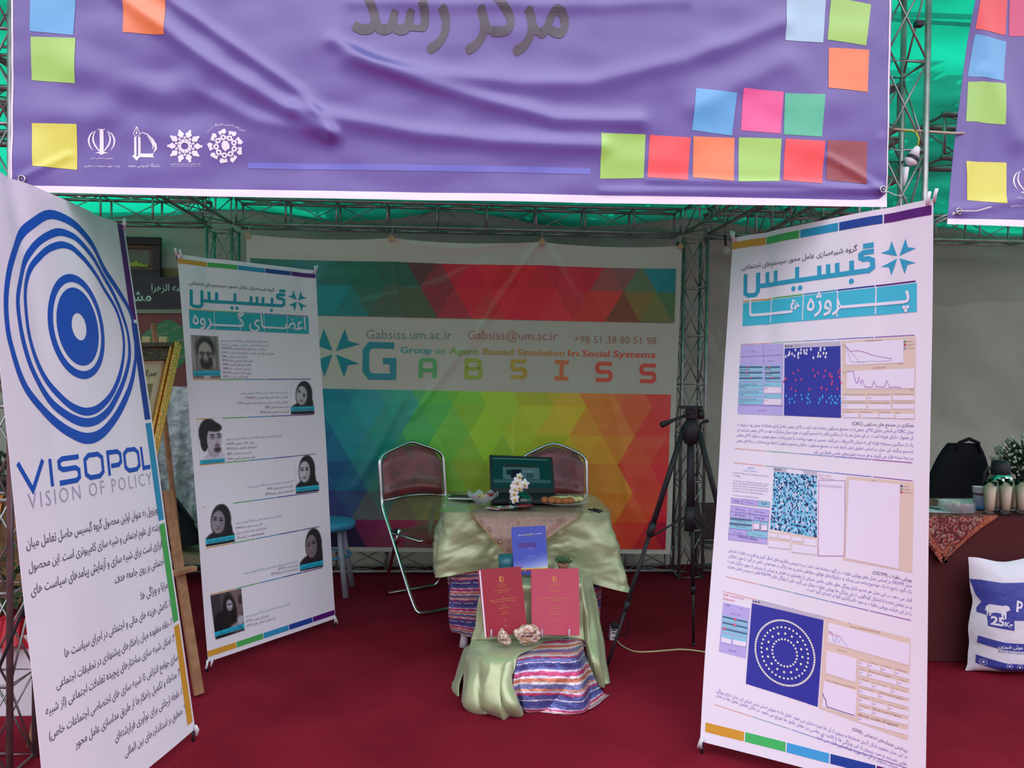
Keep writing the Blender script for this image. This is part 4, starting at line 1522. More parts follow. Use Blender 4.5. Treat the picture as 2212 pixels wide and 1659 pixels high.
for tx, l_, r_, c in [
    ('همکاری در مجتمع های مسکونی (CIRC)', fB(1330, 158), fB(1882, 175), TX2),
    ('مدل CIRC بر اساس «بازی کالای جمعی» در مجتمع مسکونی ساخته شده است. کالای جمعی حاصل کنش همکارانه جمعی بوده و ورود به', fB(300, 163), fB(1882, 232), TXT),
    ('آن همواره دارای هزینه است. در این مدل هر یک از ساکنین قادر به تصمیم گیری در مورد میزان مشارکت خود در کالای جمعی هستند. هر', fB(296, 210), fB(1882, 286), TXT),
    ('یک از ساکنین سرمایه اولیه ای به میزان E۱ دریافت می‌کنند. سپس در مورد پرداخت یا عدم پرداخت سهم خویش در تولید کالای جمعی', fB(292, 256), fB(1880, 352), TXT),
    ('تصمیم میگرند. این مدل، بر اساس تحقیق کیفی انجام شده در مجتمع مسکونی، ساکنان مجتمع مسکونی از لحاظ نوع مشارکت در کالاهای جمعی', fB(288, 306), fB(1880, 408), TXT),
    ('در سه دسته قرار می گیرند و هر دسته راهبردهای خاصی اتخاذ می کند.', fB(980, 410), fB(1880, 468), TXT),
    ('پویایی نظرات (ODYM)', fB(1515, 1492), fB(1865, 1562), TX2),
    ('مدل ODYM بر اساس مدل های پویایی نظرات در گروه ساخته شده است و به بررسی مکانیزم های شکل گیری و تغییر در نظرات اعضای', fB(220, 1292), fB(1865, 1612), TXT),
    ('یک گروه راجع به یک موضوع واحد می پردازد و سازوکارهای توافق، دوقطبی شدن و چند پارگی بر موضوعی خاص در گروه را مورد کنکاش', fB(218, 1340), fB(1864, 1665), TXT),
    ('قرار می دهد. در این مدل هر عضو دارای ویژگی های نظری خاص، میزانی از پافشاری بر نظرش و میزانی از پذیرش از سوی دیگران است', fB(215, 1388), fC(1850, 302), TXT),
    ('و در تعامل اعضا با اشکال گوناگونی از این ویژگی ها پویایی نظرات شکل می گیرد. یکی از ویژگی های ODYM قابلیت بررسی نقش رهبران', fB(210, 1432), fC(1848, 358), TXT),
    ('را در این فرآیند پویایی نظرات و نحوه تاثیرگذاری آنها بر اعضای گروه است.', fC(990, 206), fC(1848, 412), TXT),
    ('پیدایش هنجارهای اجتماعی (GNE)', fC(1360, 1352), fC(1812, 1532), TX2),
    ('در این مدل مفهوم شکل گیری هنجارها و پیروی از آن ها شبیه سازی می شود. عامل ها به عنوان اصلی ترین اجزای این مدل دارای ویژگی', fC(262, 1034), fC(1812, 1582), TXT),
    ('هایی هستند و نمره پیروی از این ویژگی ها با قاعده ی خاصی در جهان عامل ها توزیع می شود. در خلال تعامل عامل ها در مدل', fC(258, 1070), fC(1806, 1640), TXT),
    ('ها و میزان پیروی از آن ها مورد شناسایی قرار می گیرد.', fC(1060, 1410), fC(1800, 1690), TXT)]:
    A.text(fa(tx), l_, r_, c, ys=1.2)
A.emit('paragraph_text', t)
P5 = [rgb(230, 170, 160), rgb(150, 190, 180), rgb(130, 160, 210), rgb(120, 120, 200), rgb(150, 90, 170)]
for a_, b_ in ((fA(258, 1098), fA(1460, 1032)), (fB(275, 368), fB(1882, 497)), (fB(262, 495), fB(1888, 660)), (fC(330, 95), fC(1855, 457)), (fC(318, 218), fC(1838, 605)), (fC(250, 1138), fC(1930, 1700))):
    A = Art(s)
    five_line(A, a_, b_, 0.0028, 1, P5)
    A.emit('divider_line', t, cut=0.05)
LAV, CYN, DKB, TAN, NAVY, GRY = rgb(192, 182, 238), rgb(146, 212, 230), rgb(88, 108, 146), rgb(232, 212, 196), rgb(56, 62, 164), rgb(202, 196, 214)
EDG = rgb(140, 124, 190)
# CIRC screenshot
gz = zf(1600, 720, 8.295)
A = Art(s)
A.ppoly([fA(258, 1100), fA(552, 1092), fA(545, 1587), fA(232, 1577)], LAV)
for a_, b_ in ((gz(0, 420), gz(745, 385)), (gz(400, 205), gz(408, 570)), (gz(-30, 1282), gz(745, 1300))):
    A.stroke([A.q(*a_), A.q(*b_)], 0.0016, EDG, 2)
for k, y in enumerate((592, 692, 790)):
    for x0, x1, kn in ((-20, 392, 130), (425, 715, 500)):
        A.ppoly([gz(x0, y - 16), gz(x1, y - 16), gz(x1, y + 72), gz(x0, y + 74)], CYN, 2)
        A.ppoly([gz(x0 + 6, y), gz(x1 - 6, y - 4), gz(x1 - 6, y + 26), gz(x0 + 6, y + 30)], DKB, 3)
        kx = kn + (k * 30 if k != 1 else -12)
        A.ppoly([gz(kx - 12, y - 4), gz(kx + 12, y - 4), gz(kx + 12, y + 32), gz(kx - 12, y + 32)], rgb(222, 96, 120), 4)
for y in (890, 1022, 1158):
    A.ppoly([gz(-30, y), gz(398, y), gz(392, y + 112), gz(-34, y + 112)], CYN, 2)
    A.stroke([A.q(*gz(-30, y + 52)), A.q(*gz(395, y + 52))], 0.001, EDG, 3)
for y, tx in ((880, '100'), (1092, '2000')):
    A.ppoly([gz(420, y), gz(728, y), gz(728, y + 80), gz(416, y + 80)], CYN, 2)
    A.ppoly([gz(420, y + 82), gz(728, y + 84), gz(726, y + 192), gz(416, y + 186)], rgb(242, 232, 246), 2)
    A.text(tx, gz(430, y + 122), gz(480, y + 122), rgb(230, 120, 140), 3)
SM = rgb(104, 96, 150)
for tx, a_, b_ in (('setup', gz(190, 336), gz(252, 332)), ('go', gz(520, 312), gz(546, 310)), ('go', gz(198, 522), gz(222, 520)), ('gridlines-num', gz(488, 500), gz(612, 496)),
                   ('num-spongers', gz(0, 660), gz(178, 658)), ('repetition', gz(428, 652), gz(552, 650)), ('num-sacrifiers', gz(0, 756), gz(170, 756)), ('adjustment', gz(428, 752), gz(562, 752)),
                   ('contribute', gz(428, 852), gz(534, 852)), ('choose-spongers-strategy', gz(-20, 920), gz(296, 922)), ('random', gz(-10, 974), gz(100, 974)),
                   ('choose-conformists-strategy', gz(-20, 1054), gz(318, 1056)), ('ability', gz(0, 1110), gz(60, 1110)), ('choose-sacrifiers-strategy', gz(-20, 1188), gz(278, 1190)), ('numency', gz(-10, 1242), gz(80, 1242)),
                   ('delete-files', gz(315, 1394), gz(448, 1394)), ('questions', gz(420, 928), gz(520, 928)), ('total-num', gz(420, 1138), gz(508, 1138))):
    A.text(tx, a_, b_, SM, 4, res=1)
A.emit('screenshot_panel', t, cut=0.05)
A = Art(s)
A.ppoly([fA(557, 1096), fA(948, 1076), fA(946, 1108), fA(559, 1126)], GRY)
A.ppoly([fA(560, 1126), fA(946, 1108), fA(946, 1604), fA(552, 1587)], NAVY)


def agent(A, p, h, col):
    p = np.asarray(p)
    A.raw(p + np.array([(-0.2, 0.5), (0.2, 0.5), (0.2, 0.12), (0.42, 0.12), (0, -0.5), (-0.42, 0.12), (-0.2, 0.12)]) * [h, h], [(0, 1, 2, 3, 4, 5, 6)], col, 2)


for x, y in [(815, 415), (862, 392), (884, 340), (882, 370), (932, 368), (974, 402), (992, 294), (1042, 430), (1040, 380), (1050, 350), (1094, 292), (1092, 352), (1150, 308), (1158, 350), (1192, 362), (1198, 300), (1272, 284), (1316, 436), (1398, 412), (1408, 356),
             (1440, 408), (1442, 300), (1444, 262), (1496, 356), (1514, 274), (1532, 422), (1546, 358)]:
    agent(A, A.q(*gz(x, y)), 0.012, rgb(240, 240, 252))
A.text('ticks: 50', gz(980, 232), gz(1085, 228), SM, 2, res=1)
for x in (818, 868, 922):
    A.disc(A.q(*gz(x, 230)), 0.0034, rgb(70, 40, 70), 2, 10)
for x, y in [(1040, 660), (1312, 654), (952, 712), (1398, 710), (1344, 760), (1530, 672), (1504, 770), (820, 804), (806, 812), (776, 862), (992, 840), (1098, 824), (1612, 720), (1614, 760), (1646, 780), (1650, 860), (1640, 905), (918, 988), (992, 1030), (1242, 1000), (1456, 965), (1462, 975), (1546, 1002), (1760, 700), (1780, 780), (1800, 880), (1740, 990), (1790, 650)]:
    agent(A, A.q(*gz(x, y)), 0.011, rgb(214, 78, 136))
for x, y in [(820, 1116), (992, 1104), (1094, 1104), (876, 1180), (880, 1240), (926, 1172), (970, 1226), (1104, 1176), (1198, 1148), (1222, 1092), (1220, 1176), (1252, 1230), (1206, 1248), (1406, 1246), (1422, 1170), (1424, 1194), (1480, 1124), (1470, 1150), (1546, 1228), (1594, 1156), (1622, 1246), (1634, 1126), (1700, 1130), (1690, 1240), (1740, 1180), (1780, 1120), (1800, 1230), (1722, 1252), (1650, 1190)]:
    agent(A, A.q(*gz(x, y)), 0.011, rgb(70, 170, 246))
A.emit('screenshot_panel', t, cut=0.05)
A = Art(s)
A.ppoly([fA(957, 1075), fA(1460, 1040), fA(1455, 1614), fA(957, 1597)], TAN)
WH = rgb(242, 236, 252)
A.ppoly([fA(982, 1088), fA(1376, 1064), fA(1376, 1222), fA(982, 1242)], WH, 2)
A.ppoly([fA(990, 1282), fA(1452, 1262), fA(1450, 1400), fA(986, 1404)], WH, 2)
GP = rgb(186, 130, 190)
A.stroke([A.q(*fA(*p)) for p in [(982, 1108), (1015, 1146), (1060, 1140), (1110, 1150), (1180, 1176), (1240, 1186), (1296, 1196)]], 0.002, GP, 3)
A.stroke([A.q(*fA(*p)) for p in [(982, 1106), (1020, 1215), (1050, 1222), (1140, 1212), (1200, 1214), (1296, 1208)]], 0.0014, rgb(180, 180, 210), 3)
A.stroke([A.q(*fA(*p)) for p in [(982, 1106), (1040, 1170), (1070, 1216), (1110, 1220)]], 0.0014, rgb(190, 180, 200), 3)
A.stroke([A.q(*fA(*p)) for p in [(992, 1284), (1036, 1284), (1050, 1358), (1062, 1364), (1072, 1320), (1084, 1370), (1094, 1338), (1112, 1390), (1160, 1392), (1174, 1348), (1190, 1388), (1245, 1392), (1262, 1346), (1282, 1392), (1330, 1390), (1362, 1396)]], 0.002, rgb(170, 120, 200), 3)
TN = rgb(150, 116, 120)
for tx, a_, b_ in (('individual-income', (1112, 1078), (1228, 1072)), ('total-income', (1170, 1264), (1254, 1260)), ('sacrifiers', (1396, 1082), (1446, 1080)), ('spongers', (1396, 1104), (1446, 1102)), ('conformist', (1396, 1128), (1452, 1126)),
                   ('12', (964, 1112), (976, 1112)), ('72.8', (1345, 1234), (1370, 1232)), ('90.3', (962, 1294), (984, 1293)), ('73.8', (1422, 1416), (1448, 1414))):
    A.text(tx, fA(*a_), fA(*b_), TN, 3, res=1)
for y, c in ((1078, rgb(80, 170, 120)), (1100, rgb(190, 40, 80)), (1122, rgb(160, 150, 190))):
    box_px(A, 1380, y - 8, 1392, y + 6, fA, c, 3)
cellsA = [(962, 1452, 1118, 1484), (1130, 1452, 1290, 1484), (1300, 1450, 1452, 1482), (962, 1508, 1118, 1542), (1130, 1510, 1290, 1544), (1300, 1508, 1452, 1542), (962, 1572, 1066, 1600), (1078, 1572, 1198, 1602), (1208, 1574, 1316, 1604), (1326, 1576, 1452, 1608)]
for k, (x0, y0, x1, y1) in enumerate(cellsA):
    box_px(A, x0, y0, x1, y1, fA, WH, 2)
    A.text(['mean endowment conformists', 'mean endowment spongers', '% Contributor conformists', 'mean endowment Sacrifiers', '% Contributors spongers', '% Contributors Sacrifiers', '% Contributors', 'individual-income', 'total-income', 'round'][k],
           fA(x0, y0 - 6), fA(x0 + (x1 - x0) * (0.98 if k < 6 else 0.7 if k < 9 else 0.25), y0 - 5), TN, 3, res=1)
    A.text(['5.67', '1.89', '0', '0.74', '0', '0', '0', '0', '0', '0'][k], fA(x0 + 4, y0 + 19), fA(x0 + (24 if k in (0, 1, 3) else 9), y0 + 19), rgb(150, 130, 190), 3, res=1)
A.emit('screenshot_panel', t, cut=0.05)
# ODYM screenshot
A = Art(s)
A.ppoly([fB(615, 535), fB(1015, 580), fB(1012, 614), fB(622, 575)], GRY)
for x in (632, 655, 678):
    A.disc(A.q(*fB(x, 555 + (x - 632) * 0.1)), 0.003, rgb(60, 50, 80), 2, 10)
q4 = [np.asarray(A.q(*fB(*p))) for p in ((622, 575), (1012, 614), (1015, 1166), (590, 1090))]
NX, NY = 33, 33
cc = [rgb(40, 62, 110), rgb(120, 206, 236), rgb(220, 228, 248), rgb(86, 176, 214), rgb(150, 216, 240), rgb(60, 150, 196), rgb(170, 200, 230)]
vs_, fs_, cs_ = [], [], []
for j in range(NY):
    for i in range(NX):
        u0_, u1_, v0_, v1_ = i / NX, (i + 1) / NX, j / NY, (j + 1) / NY
        o_ = len(vs_)
        for u, v in ((u0_, v0_), (u1_, v0_), (u1_, v1_), (u0_, v1_)):
            vs_.append((q4[0] * (1 - u) + q4[1] * u) * (1 - v) + (q4[3] * (1 - u) + q4[2] * u) * v)
        A.raw(vs_[-4:], [(0, 1, 2, 3)], cc[rng.choice(7, p=[.24, .2, .14, .12, .16, .06, .08])], 1)
A.emit('screenshot_panel', t)
A = Art(s)
box_px(A, 1030, 655, 1265, 1330, fB, WH, 1, rgb(190, 150, 200), 0.0022)
A.text('Major Opinion', fB(1030, 610), fB(1145, 622), rgb(190, 120, 170), 2, res=1)
A.text('% Major Opinion', fB(1030, 640), fB(1170, 652), rgb(190, 120, 170), 2, res=1)
A.text('12.12121212121212', fB(1032, 706), fB(1240, 722), rgb(160, 140, 200), 3, res=1)
A.ppoly([fB(1280, 615), fB(1888, 672), fB(1870, 1480), fB(1250, 1365)], TAN)
A.ppoly([fB(1302, 648), fB(1764, 690), fB(1750, 1446), fB(1272, 1350)], WH, 2)
A.text('plot', fB(1510, 660), fB(1538, 664), TN, 3)
for y, tx, c in ((702, 'opinions', NAVY), (730, 'no of type', rgb(120, 180, 140)), (756, 'major opinion', rgb(214, 70, 90))):
    box_px(A, 1768, y - 8, 1784, y + 10, fB, c, 3)
    A.text(tx, fB(1788, y + 8), fB(1788 + len(tx) * 7, y + 12), TN, 3, res=1)
A.emit('screenshot_panel', t, cut=0.06)
A = Art(s)
for x0, y0, x1, y1 in ((585, 1128, 660, 1165), (668, 1135, 780, 1180), (790, 1155, 888, 1200), (895, 1170, 1018, 1235), (572, 1190, 775, 1255), (785, 1225, 1025, 1300)):
    A.ppoly([fB(x0, y0 - 20), fB(x1, y0 - 16 + (x1 - x0) * 0.11), fB(x1, y1 + (x1 - x0) * 0.1), fB(x0, y1)], TAN)
    A.ppoly([fB(x0 + 4, y0), fB(x1 - 4, y0 + 4 + (x1 - x0) * 0.1), fB(x1 - 4, y1 - 4 + (x1 - x0) * 0.1), fB(x0 + 4, y1 - 4)], WH, 2)
ot = ['HOW TO USE: (before everything set heart on)', '1. Setup', '2. Choose one of "leader-choose-type"s. If you', 'choose "user-defined", click "choose leader"', 'button, then click on your favorite place in the', 'world to choose two leaders. (optional. When', 'you want to run the model with leaders)', '3. Click one of "ACTION BUTTONS"']
oy = [(258, 592, 574, 624), (262, 618, 320, 624), (256, 662, 574, 696), (254, 684, 560, 714), (254, 706, 570, 738), (252, 728, 566, 760), (250, 750, 525, 782), (248, 792, 486, 820)]
for tx, (x0, y0, x1, y1) in zip(ot, oy):
    A.text(tx, fB(x0, y0), fB(x1, y1), rgb(124, 116, 180), 1, res=1)
A.text('ODYM', fB(385, 552), fB(442, 556), rgb(120, 170, 226), 1, ys=1.1)
A.text('Opinion Dynamics', fB(350, 572), fB(475, 580), rgb(120, 170, 226), 1, res=1)
for x0, y0, x1, y1, tx, c in ((240, 812, 335, 856, 'setup', LAV), (342, 820, 476, 870, 'clear leaders', LAV), (484, 835, 584, 886, 'half?', CYN), (236, 878, 408, 935, 'grow zero', LAV), (414, 902, 580, 955, 'local opens', LAV),
                              (232, 932, 404, 985, 'grow all', LAV), (410, 960, 578, 1010, 'local all', LAV), (232, 985, 428, 1035, 'local distance risky', CYN), (228, 1030, 424, 1085, 'neighborhood effect', CYN),
                              (440, 1005, 502, 1095, 'leader n.', CYN), (510, 1018, 572, 1105, 'total-num', CYN), (222, 1082, 380, 1140, 'choose leader', LAV), (388, 1095, 566, 1160, 'leader-choose-type', CYN), (218, 1130, 562, 1185, 'delete-files', LAV)):
    A.ppoly([fB(x0, y0), fB(x1, y0 + (x1 - x0) * 0.12), fB(x1, y1 + (x1 - x0) * 0.12), fB(x0, y1)], c, 1)
    A.stroke([A.q(*fB(x0, y0)), A.q(*fB(x1, y0 + (x1 - x0) * 0.12)), A.q(*fB(x1, y1 + (x1 - x0) * 0.12)), A.q(*fB(x0, y1))], 0.0012, EDG, 1.5, True)
    A.text(tx, fB(x0 + (x1 - x0) * 0.25, (y0 + y1) / 2 + 8), fB(x1 - (x1 - x0) * 0.25, (y0 + y1) / 2 + 8 + (x1 - x0) * 0.1), SM, 2, res=1)
for x0, y0, x1 in ((236, 990, 422), (230, 1036, 420)):
    A.ppoly([fB(x0, y0), fB(x1, y0 + 16), fB(x1, y0 + 28), fB(x0, y0 + 12)], DKB, 3)
for x0, y0, x1, y1 in ((444, 1040, 496, 1092), (514, 1052, 566, 1102)):
    box_px(A, x0, y0, x1, y1, fB, WH, 3, rgb(220, 150, 170))
A.emit('screenshot_panel', t, cut=0.06)
# GNE screenshot
A = Art(s)
A.ppoly([fC(545, 315), fC(1132, 452), fC(1078, 1162), fC(497, 970)], NAVY)
A.ppoly([fC(549, 283), fC(1139, 420), fC(1133, 452), fC(546, 315)], GRY)
for x in (560, 580, 602):
    A.disc(A.q(*fC(x, 298 + (x - 560) * 0.2)), 0.0032, rgb(60, 50, 80), 2, 10)
c0 = np.asarray(A.q(*fC(810, 720)))
ry_ = abs(A.q(*fC(810, 984))[1] - A.q(*fC(810, 456))[1]) / 2
for rr, n_, sz in ((1.0, 84, 0.0042), (0.79, 36, 0.0042), (0.60, 16, 0.0046), (0.42, 24, 0.0042)):
    for k in range(n_):
        a = 2 * math.pi * k / n_
        A.disc(c0 + np.array([math.cos(a), math.sin(a)]) * ry_ * rr, sz, rgb(236, 240, 226), 2, 8)
A.emit('screenshot_panel', t, cut=0.06)
A = Art(s)
A.ppoly([fC(1145, 422), fC(1840, 603), fC(1815, 1434), fC(1088, 1172)], TAN)
A.ppoly([fC(1172, 470), fC(1836, 648), fC(1828, 822), fC(1166, 632)], WH, 2)
A.ppoly([fC(1156, 700), fC(1400, 768), fC(1390, 962), fC(1146, 884)], WH, 2)
A.ppoly([fC(1132, 950), fC(1402, 1030), fC(1388, 1250), fC(1116, 1160)], WH, 2)
A.stroke([A.q(*fC(*p)) for p in [(1176, 548), (1200, 548), (1216, 630), (1226, 636), (1240, 580), (1256, 640), (1280, 590), (1300, 640), (1330, 664)]], 0.0015, rgb(150, 170, 220), 3)
A.stroke([A.q(*fC(*p)) for p in [(1176, 540), (1190, 546), (1182, 560), (1210, 566), (1272, 588)]], 0.002, rgb(214, 110, 150), 3)
A.stroke([A.q(*fC(*p)) for p in [(1124, 1052), (1136, 1090), (1146, 1100), (1158, 1160), (1200, 1172), (1280, 1200), (1384, 1232)]], 0.003, rgb(120, 96, 150), 3)
for tx, a_, b_ in (('Norm conformity of breeds', (1352, 508), (1592, 558)), ('Norm speed', (1244, 696), (1322, 716)), ('Score of Agents (moved number)', (1150, 944), (1388, 1012))):
    A.text(tx, fC(*a_), fC(*b_), TN, 3, res=1)
rows = [(762, [(1418, 1484), (1496, 1592), (1602, 1704), (1714, 1832)]), (838, [(1418, 1484), (1496, 1726), (1736, 1832)]), (920, [(1418, 1522), (1530, 1676), (1686, 1832)]), (990, [(1418, 1572), (1582, 1828)]),
        (1066, [(1418, 1522), (1530, 1652), (1662, 1826)]), (1140, [(1418, 1522), (1530, 1826)]), (1222, [(1412, 1822)])]
for y, cs in rows:
    for x0, x1 in cs:
        k = lambda x: (x - 1418) * 0.27
        A.ppoly([fC(x0, y + 22 + k(x0)), fC(x1, y + 22 + k(x1)), fC(x1, y + 62 + k(x1)), fC(x0, y + 62 + k(x0))], WH, 2)
        A.text('% of Norm' if x1 - x0 < 120 else 'Norm count of agents', fC(x0 + 2, y + 14 + k(x0)), fC(x0 + (x1 - x0) * 0.8, y + 14 + k(x0 + (x1 - x0) * 0.8)), TN, 3, res=1)
        A.text('14', fC(x0 + 6, y + 48 + k(x0)), fC(x0 + 24, y + 52 + k(x0)), rgb(150, 130, 200), 3, res=1)
A.emit('screenshot_panel', t, cut=0.06)
A = Art(s)
A.text('GNE : Group Norm', fC(314, 250), fC(484, 286), rgb(216, 80, 130), 1)
A.text('Evolution', fC(314, 284), fC(404, 302), rgb(216, 80, 130), 1)
A.ppoly([fC(314, 304), fC(530, 356), fC(498, 764), fC(283, 706)], LAV)
for tx, a_, b_ in (('setup', (334, 330), (370, 338)), ('go', (455, 360), (470, 364)), ('go (n-more-tick)', (374, 398), (454, 414)), ('delete-files', (362, 700), (428, 714))):
    A.text(tx, fC(*a_), fC(*b_), SM, 2, res=1)
for y, kx in ((408, 415), (456, 410), (504, 330)):
    A.ppoly([fC(312, y), fC(514, y + 48), fC(510, y + 90), fC(308, y + 42)], CYN, 2)
    A.ppoly([fC(314, y + 6), fC(512, y + 53), fC(511, y + 66), fC(313, y + 19)], DKB, 3)
    A.disc(A.q(*fC(kx, y + 12 + (kx - 314) * 0.235)), 0.006, rgb(222, 110, 140), 4, 10)
for x0, x1 in ((302, 384), (394, 502)):
    k = (x0 - 302) * 0.24
    A.ppoly([fC(x0 + 4, 556 + k), fC(x1 + 4, 576 + k), fC(x1, 650 + k), fC(x0, 630 + k)], CYN, 2)
    A.ppoly([fC(x0 + 4, 588 + k), fC(x1, 608 + k), fC(x1 - 2, 646 + k), fC(x0 + 2, 626 + k)], WH, 3)
A.emit('screenshot_panel', t, cut=0.06)

# ---- C: policy banner at the left edge
s, t = xbanner('tall white X-stand banner with blue rings and the word VISOPOL', (-45, 350), (267, 487), (108, 1834), (423, 1574), soft(0.8, 53, 1.2))
SB, SGR = rgb(34, 88, 190), rgb(178, 170, 196)
f4, f55 = zf(0, 540, 2.9625), zf(0, 1100, 2.969)


def pxw(A, pts):
    out = []
    for x, y, wd in pts:
        a, b = A.q(x - wd / 2, y), A.q(x + wd / 2, y)
        c, d = A.q(x, y - wd / 2), A.q(x, y + wd / 2)
        out.append((*A.q(x, y), (np.linalg.norm(b - a) + np.linalg.norm(d - c)) / 2))
    return out


def smooth_ring(pts, k=4):
    n = len(pts)
    V = [Vector(p) for p in pts]
    out = []
    for i in range(n):
        p0, p1, p2, p3 = V[i - 1], V[i], V[(i + 1) % n], V[(i + 2) % n]
        for j in range(k):
            f = j / k
            out.append(tuple(0.5 * ((2 * p1) + (p2 - p0) * f + (2 * p0 - 5 * p1 + 4 * p2 - p3) * f * f + (3 * p1 - p0 - 3 * p2 + p3) * f ** 3)))
    return out


R1 = [(108, 463, 13), (70, 483, 14), (45, 515, 14), (22, 570, 13), (12, 640, 12), (16, 709, 12), (27, 757, 12), (47, 817, 13), (73, 860, 14), (123, 911, 15), (155, 935, 16), (189, 947, 17), (219, 937, 15), (247, 907, 13), (265, 877, 12),
      (282, 835, 10), (290, 795, 8), (292, 760, 5), (287, 700, 5), (276, 664, 7), (261, 637, 9), (233, 590, 9), (210, 545, 10), (186, 511, 11), (153, 480, 12)]
R2 = [(120, 502, 11), (85, 520, 11), (64, 550, 11), (49, 590, 10), (38, 641, 10), (42, 692, 10), (54, 749, 11), (74, 803, 11), (111, 864, 12), (142, 894, 13), (172, 910, 14), (195, 912, 13), (216, 904, 12), (240, 881, 11), (263, 837, 9),
      (277, 790, 8), (280, 756, 7), (275, 715, 6), (260, 668, 7), (236, 614, 7), (203, 560, 8), (170, 521, 9), (146, 506, 10)]
R3 = [(128, 529, 10), (101, 539, 10), (80, 560, 10), (67, 584, 9), (57, 625, 9), (57, 668, 9), (64, 722, 9), (81, 776, 10), (108, 827, 10), (142, 867, 11), (169, 885, 12), (192, 889, 12), (216, 879, 11), (243, 850, 9), (260, 810, 8),
      (268, 759, 6), (265, 715, 6), (250, 665, 6), (219, 611, 7), (189, 570, 8), (165, 545, 9), (149, 533, 9)]
for R_ in (R1, R2, R3):
    A = Art(s)
    A.stroke(smooth_ring(pxw(A, R_)), 0.02, SB, 1, closed=True)
    A.emit('blue_ring', t, cut=0.05)
A = Art(s)
c0 = np.asarray(A.q(*f4(497, 492)))


def annulus(A, r0, r1, col):
    n = 48
    v = [c0 + np.array([math.cos(2 * math.pi * i / n), math.sin(2 * math.pi * i / n)]) * r for r in (r0, r1) for i in range(n)]
    A.raw(v, [(i, (i + 1) % n, n + (i + 1) % n, n + i) for i in range(n)], col)


annulus(A, 0.151, 0.178, SB)
A.emit('blue_ring', t, cut=0.05)
A = Art(s)
annulus(A, 0.0465, 0.1325, SB)
A.emit('blue_ring', t, cut=0.05)
A = Art(s)
o_ = np.asarray(A.q(43, 1064))
e_ = np.asarray(A.q(325, 1011)) - o_
Hc = 0.086
nrm = np.array([e_[1], -e_[0]]) / np.linalg.norm(e_)
VL = {'V': (0.0, 0.155, [[(0, 1), (.5, 0), (1, 1)]]), 'I': (0.19, 0.215, [[(.5, 1), (.5, 0)]]),
      'S': (0.255, 0.40, [[(1, .94), (.22, .94), (.06, .84), (.06, .64), (.22, .54), (.8, .54), (.95, .44), (.95, .17), (.8, .06), (0, .06)]]),
      'O': (0.435, 0.585, [[(.25, .94), (.75, .94), (.95, .78), (.95, .22), (.75, .06), (.25, .06), (.05, .22), (.05, .78)]]),
      'P': (0.62, 0.745, [[(.06, 0), (.06, .94), (.75, .94), (.94, .82), (.94, .5), (.75, .38), (.22, .38)]]),
      'o': (0.765, 0.905, [[(.25, .94), (.75, .94), (.95, .78), (.95, .22), (.75, .06), (.25, .06), (.05, .22), (.05, .78)]]),
      'L': (0.925, 1.0, [[(.1, 1), (.1, .06), (1, .06)]])}
for ch in 'VISOPoL':
    A = Art(s)
    x0, x1, st = VL[ch]
    for q in st:
        A.stroke([o_ + e_ * (x0 + (x1 - x0) * p[0]) + nrm * Hc * p[1] for p in q], 0.0165, SB, 1, closed=ch in 'Oo')
    A.emit('letter', t, cut=0.05)
A = Art(s)
A.text('VISION OF POLICY', (62, 1101), (329, 1046), SGR, off=-0.006, ys=0.95, spacing=1.3)
A.emit('lettering', t)
A = Art(s)
TI = rgb(92, 84, 112)
for tx, xa, ya, xb, yb in [
    ('ویزوپل به عنوان اولین محصول گروه گبسیس حاصل تعامل میان', 170, 252, 1010, 22), ('رشته ای علوم اجتماعی و شبیه سازی کامپیوتری است. این محصول', 185, 400, 1025, 132),
    ('ابزاری است برای شبیه سازی و آزمایش پیامدهای سیاست های', 200, 552, 1040, 242), ('اجتماعی بر روی جامعه هدف.', 735, 478, 1052, 352), ('مزایا و ویژگی ها:', 900, 582, 1075, 502),
    ('۱. کاهش هزینه های مالی و اجتماعی در اجرای سیاست ها', 405, 952, 1090, 622), ('۲. حلقه مفقوده میان راهکارهای پیشنهادی در تحقیقات اجتماعی', 355, 1152, 1105, 737),
    ('۳. امکان شبیه سازی ساختارهای پیچیده تعاملات اجتماعی (از شبیه', 290, 1325, 1120, 842), ('سازی جوامع انتزاعی تا شبیه سازی های اختصاصی اجتماعات خاص)', 312, 1480, 1140, 962),
    ('۴. مداخله و تکمیل راهکارها از طریق مدلسازی عامل محور', 475, 1532, 1155, 1062), ('۵. نقطه ارجاعی برای نوآوری فرارشته‌ای', 735, 1490, 1172, 1182), ('۶. منطبق بر استانداردهای بین المللی', 800, 1588, 1190, 1292)]:
    A.text(fa(tx), f55(xa, ya), f55(xb, yb), TI, ys=1.25, off=0.004)
A.emit('paragraph_text', t)
strip_parts(s, t, cut=0.05, x0=s.w - 0.058, y0=0.0, x1=s.w - 0.014, y1=s.h - 0.02, gap=0.014, vertical=True)


# ================================================================== FURNITURE AND THINGS
def local(o, ang):
    """frame at point o turned by ang about z: local (x, y, z) -> world"""
    c, s_ = math.cos(ang), math.sin(ang)
    o = Vector(o)
    return lambda x, y, z: o + Vector((x * c - y * s_, x * s_ + y * c, z))


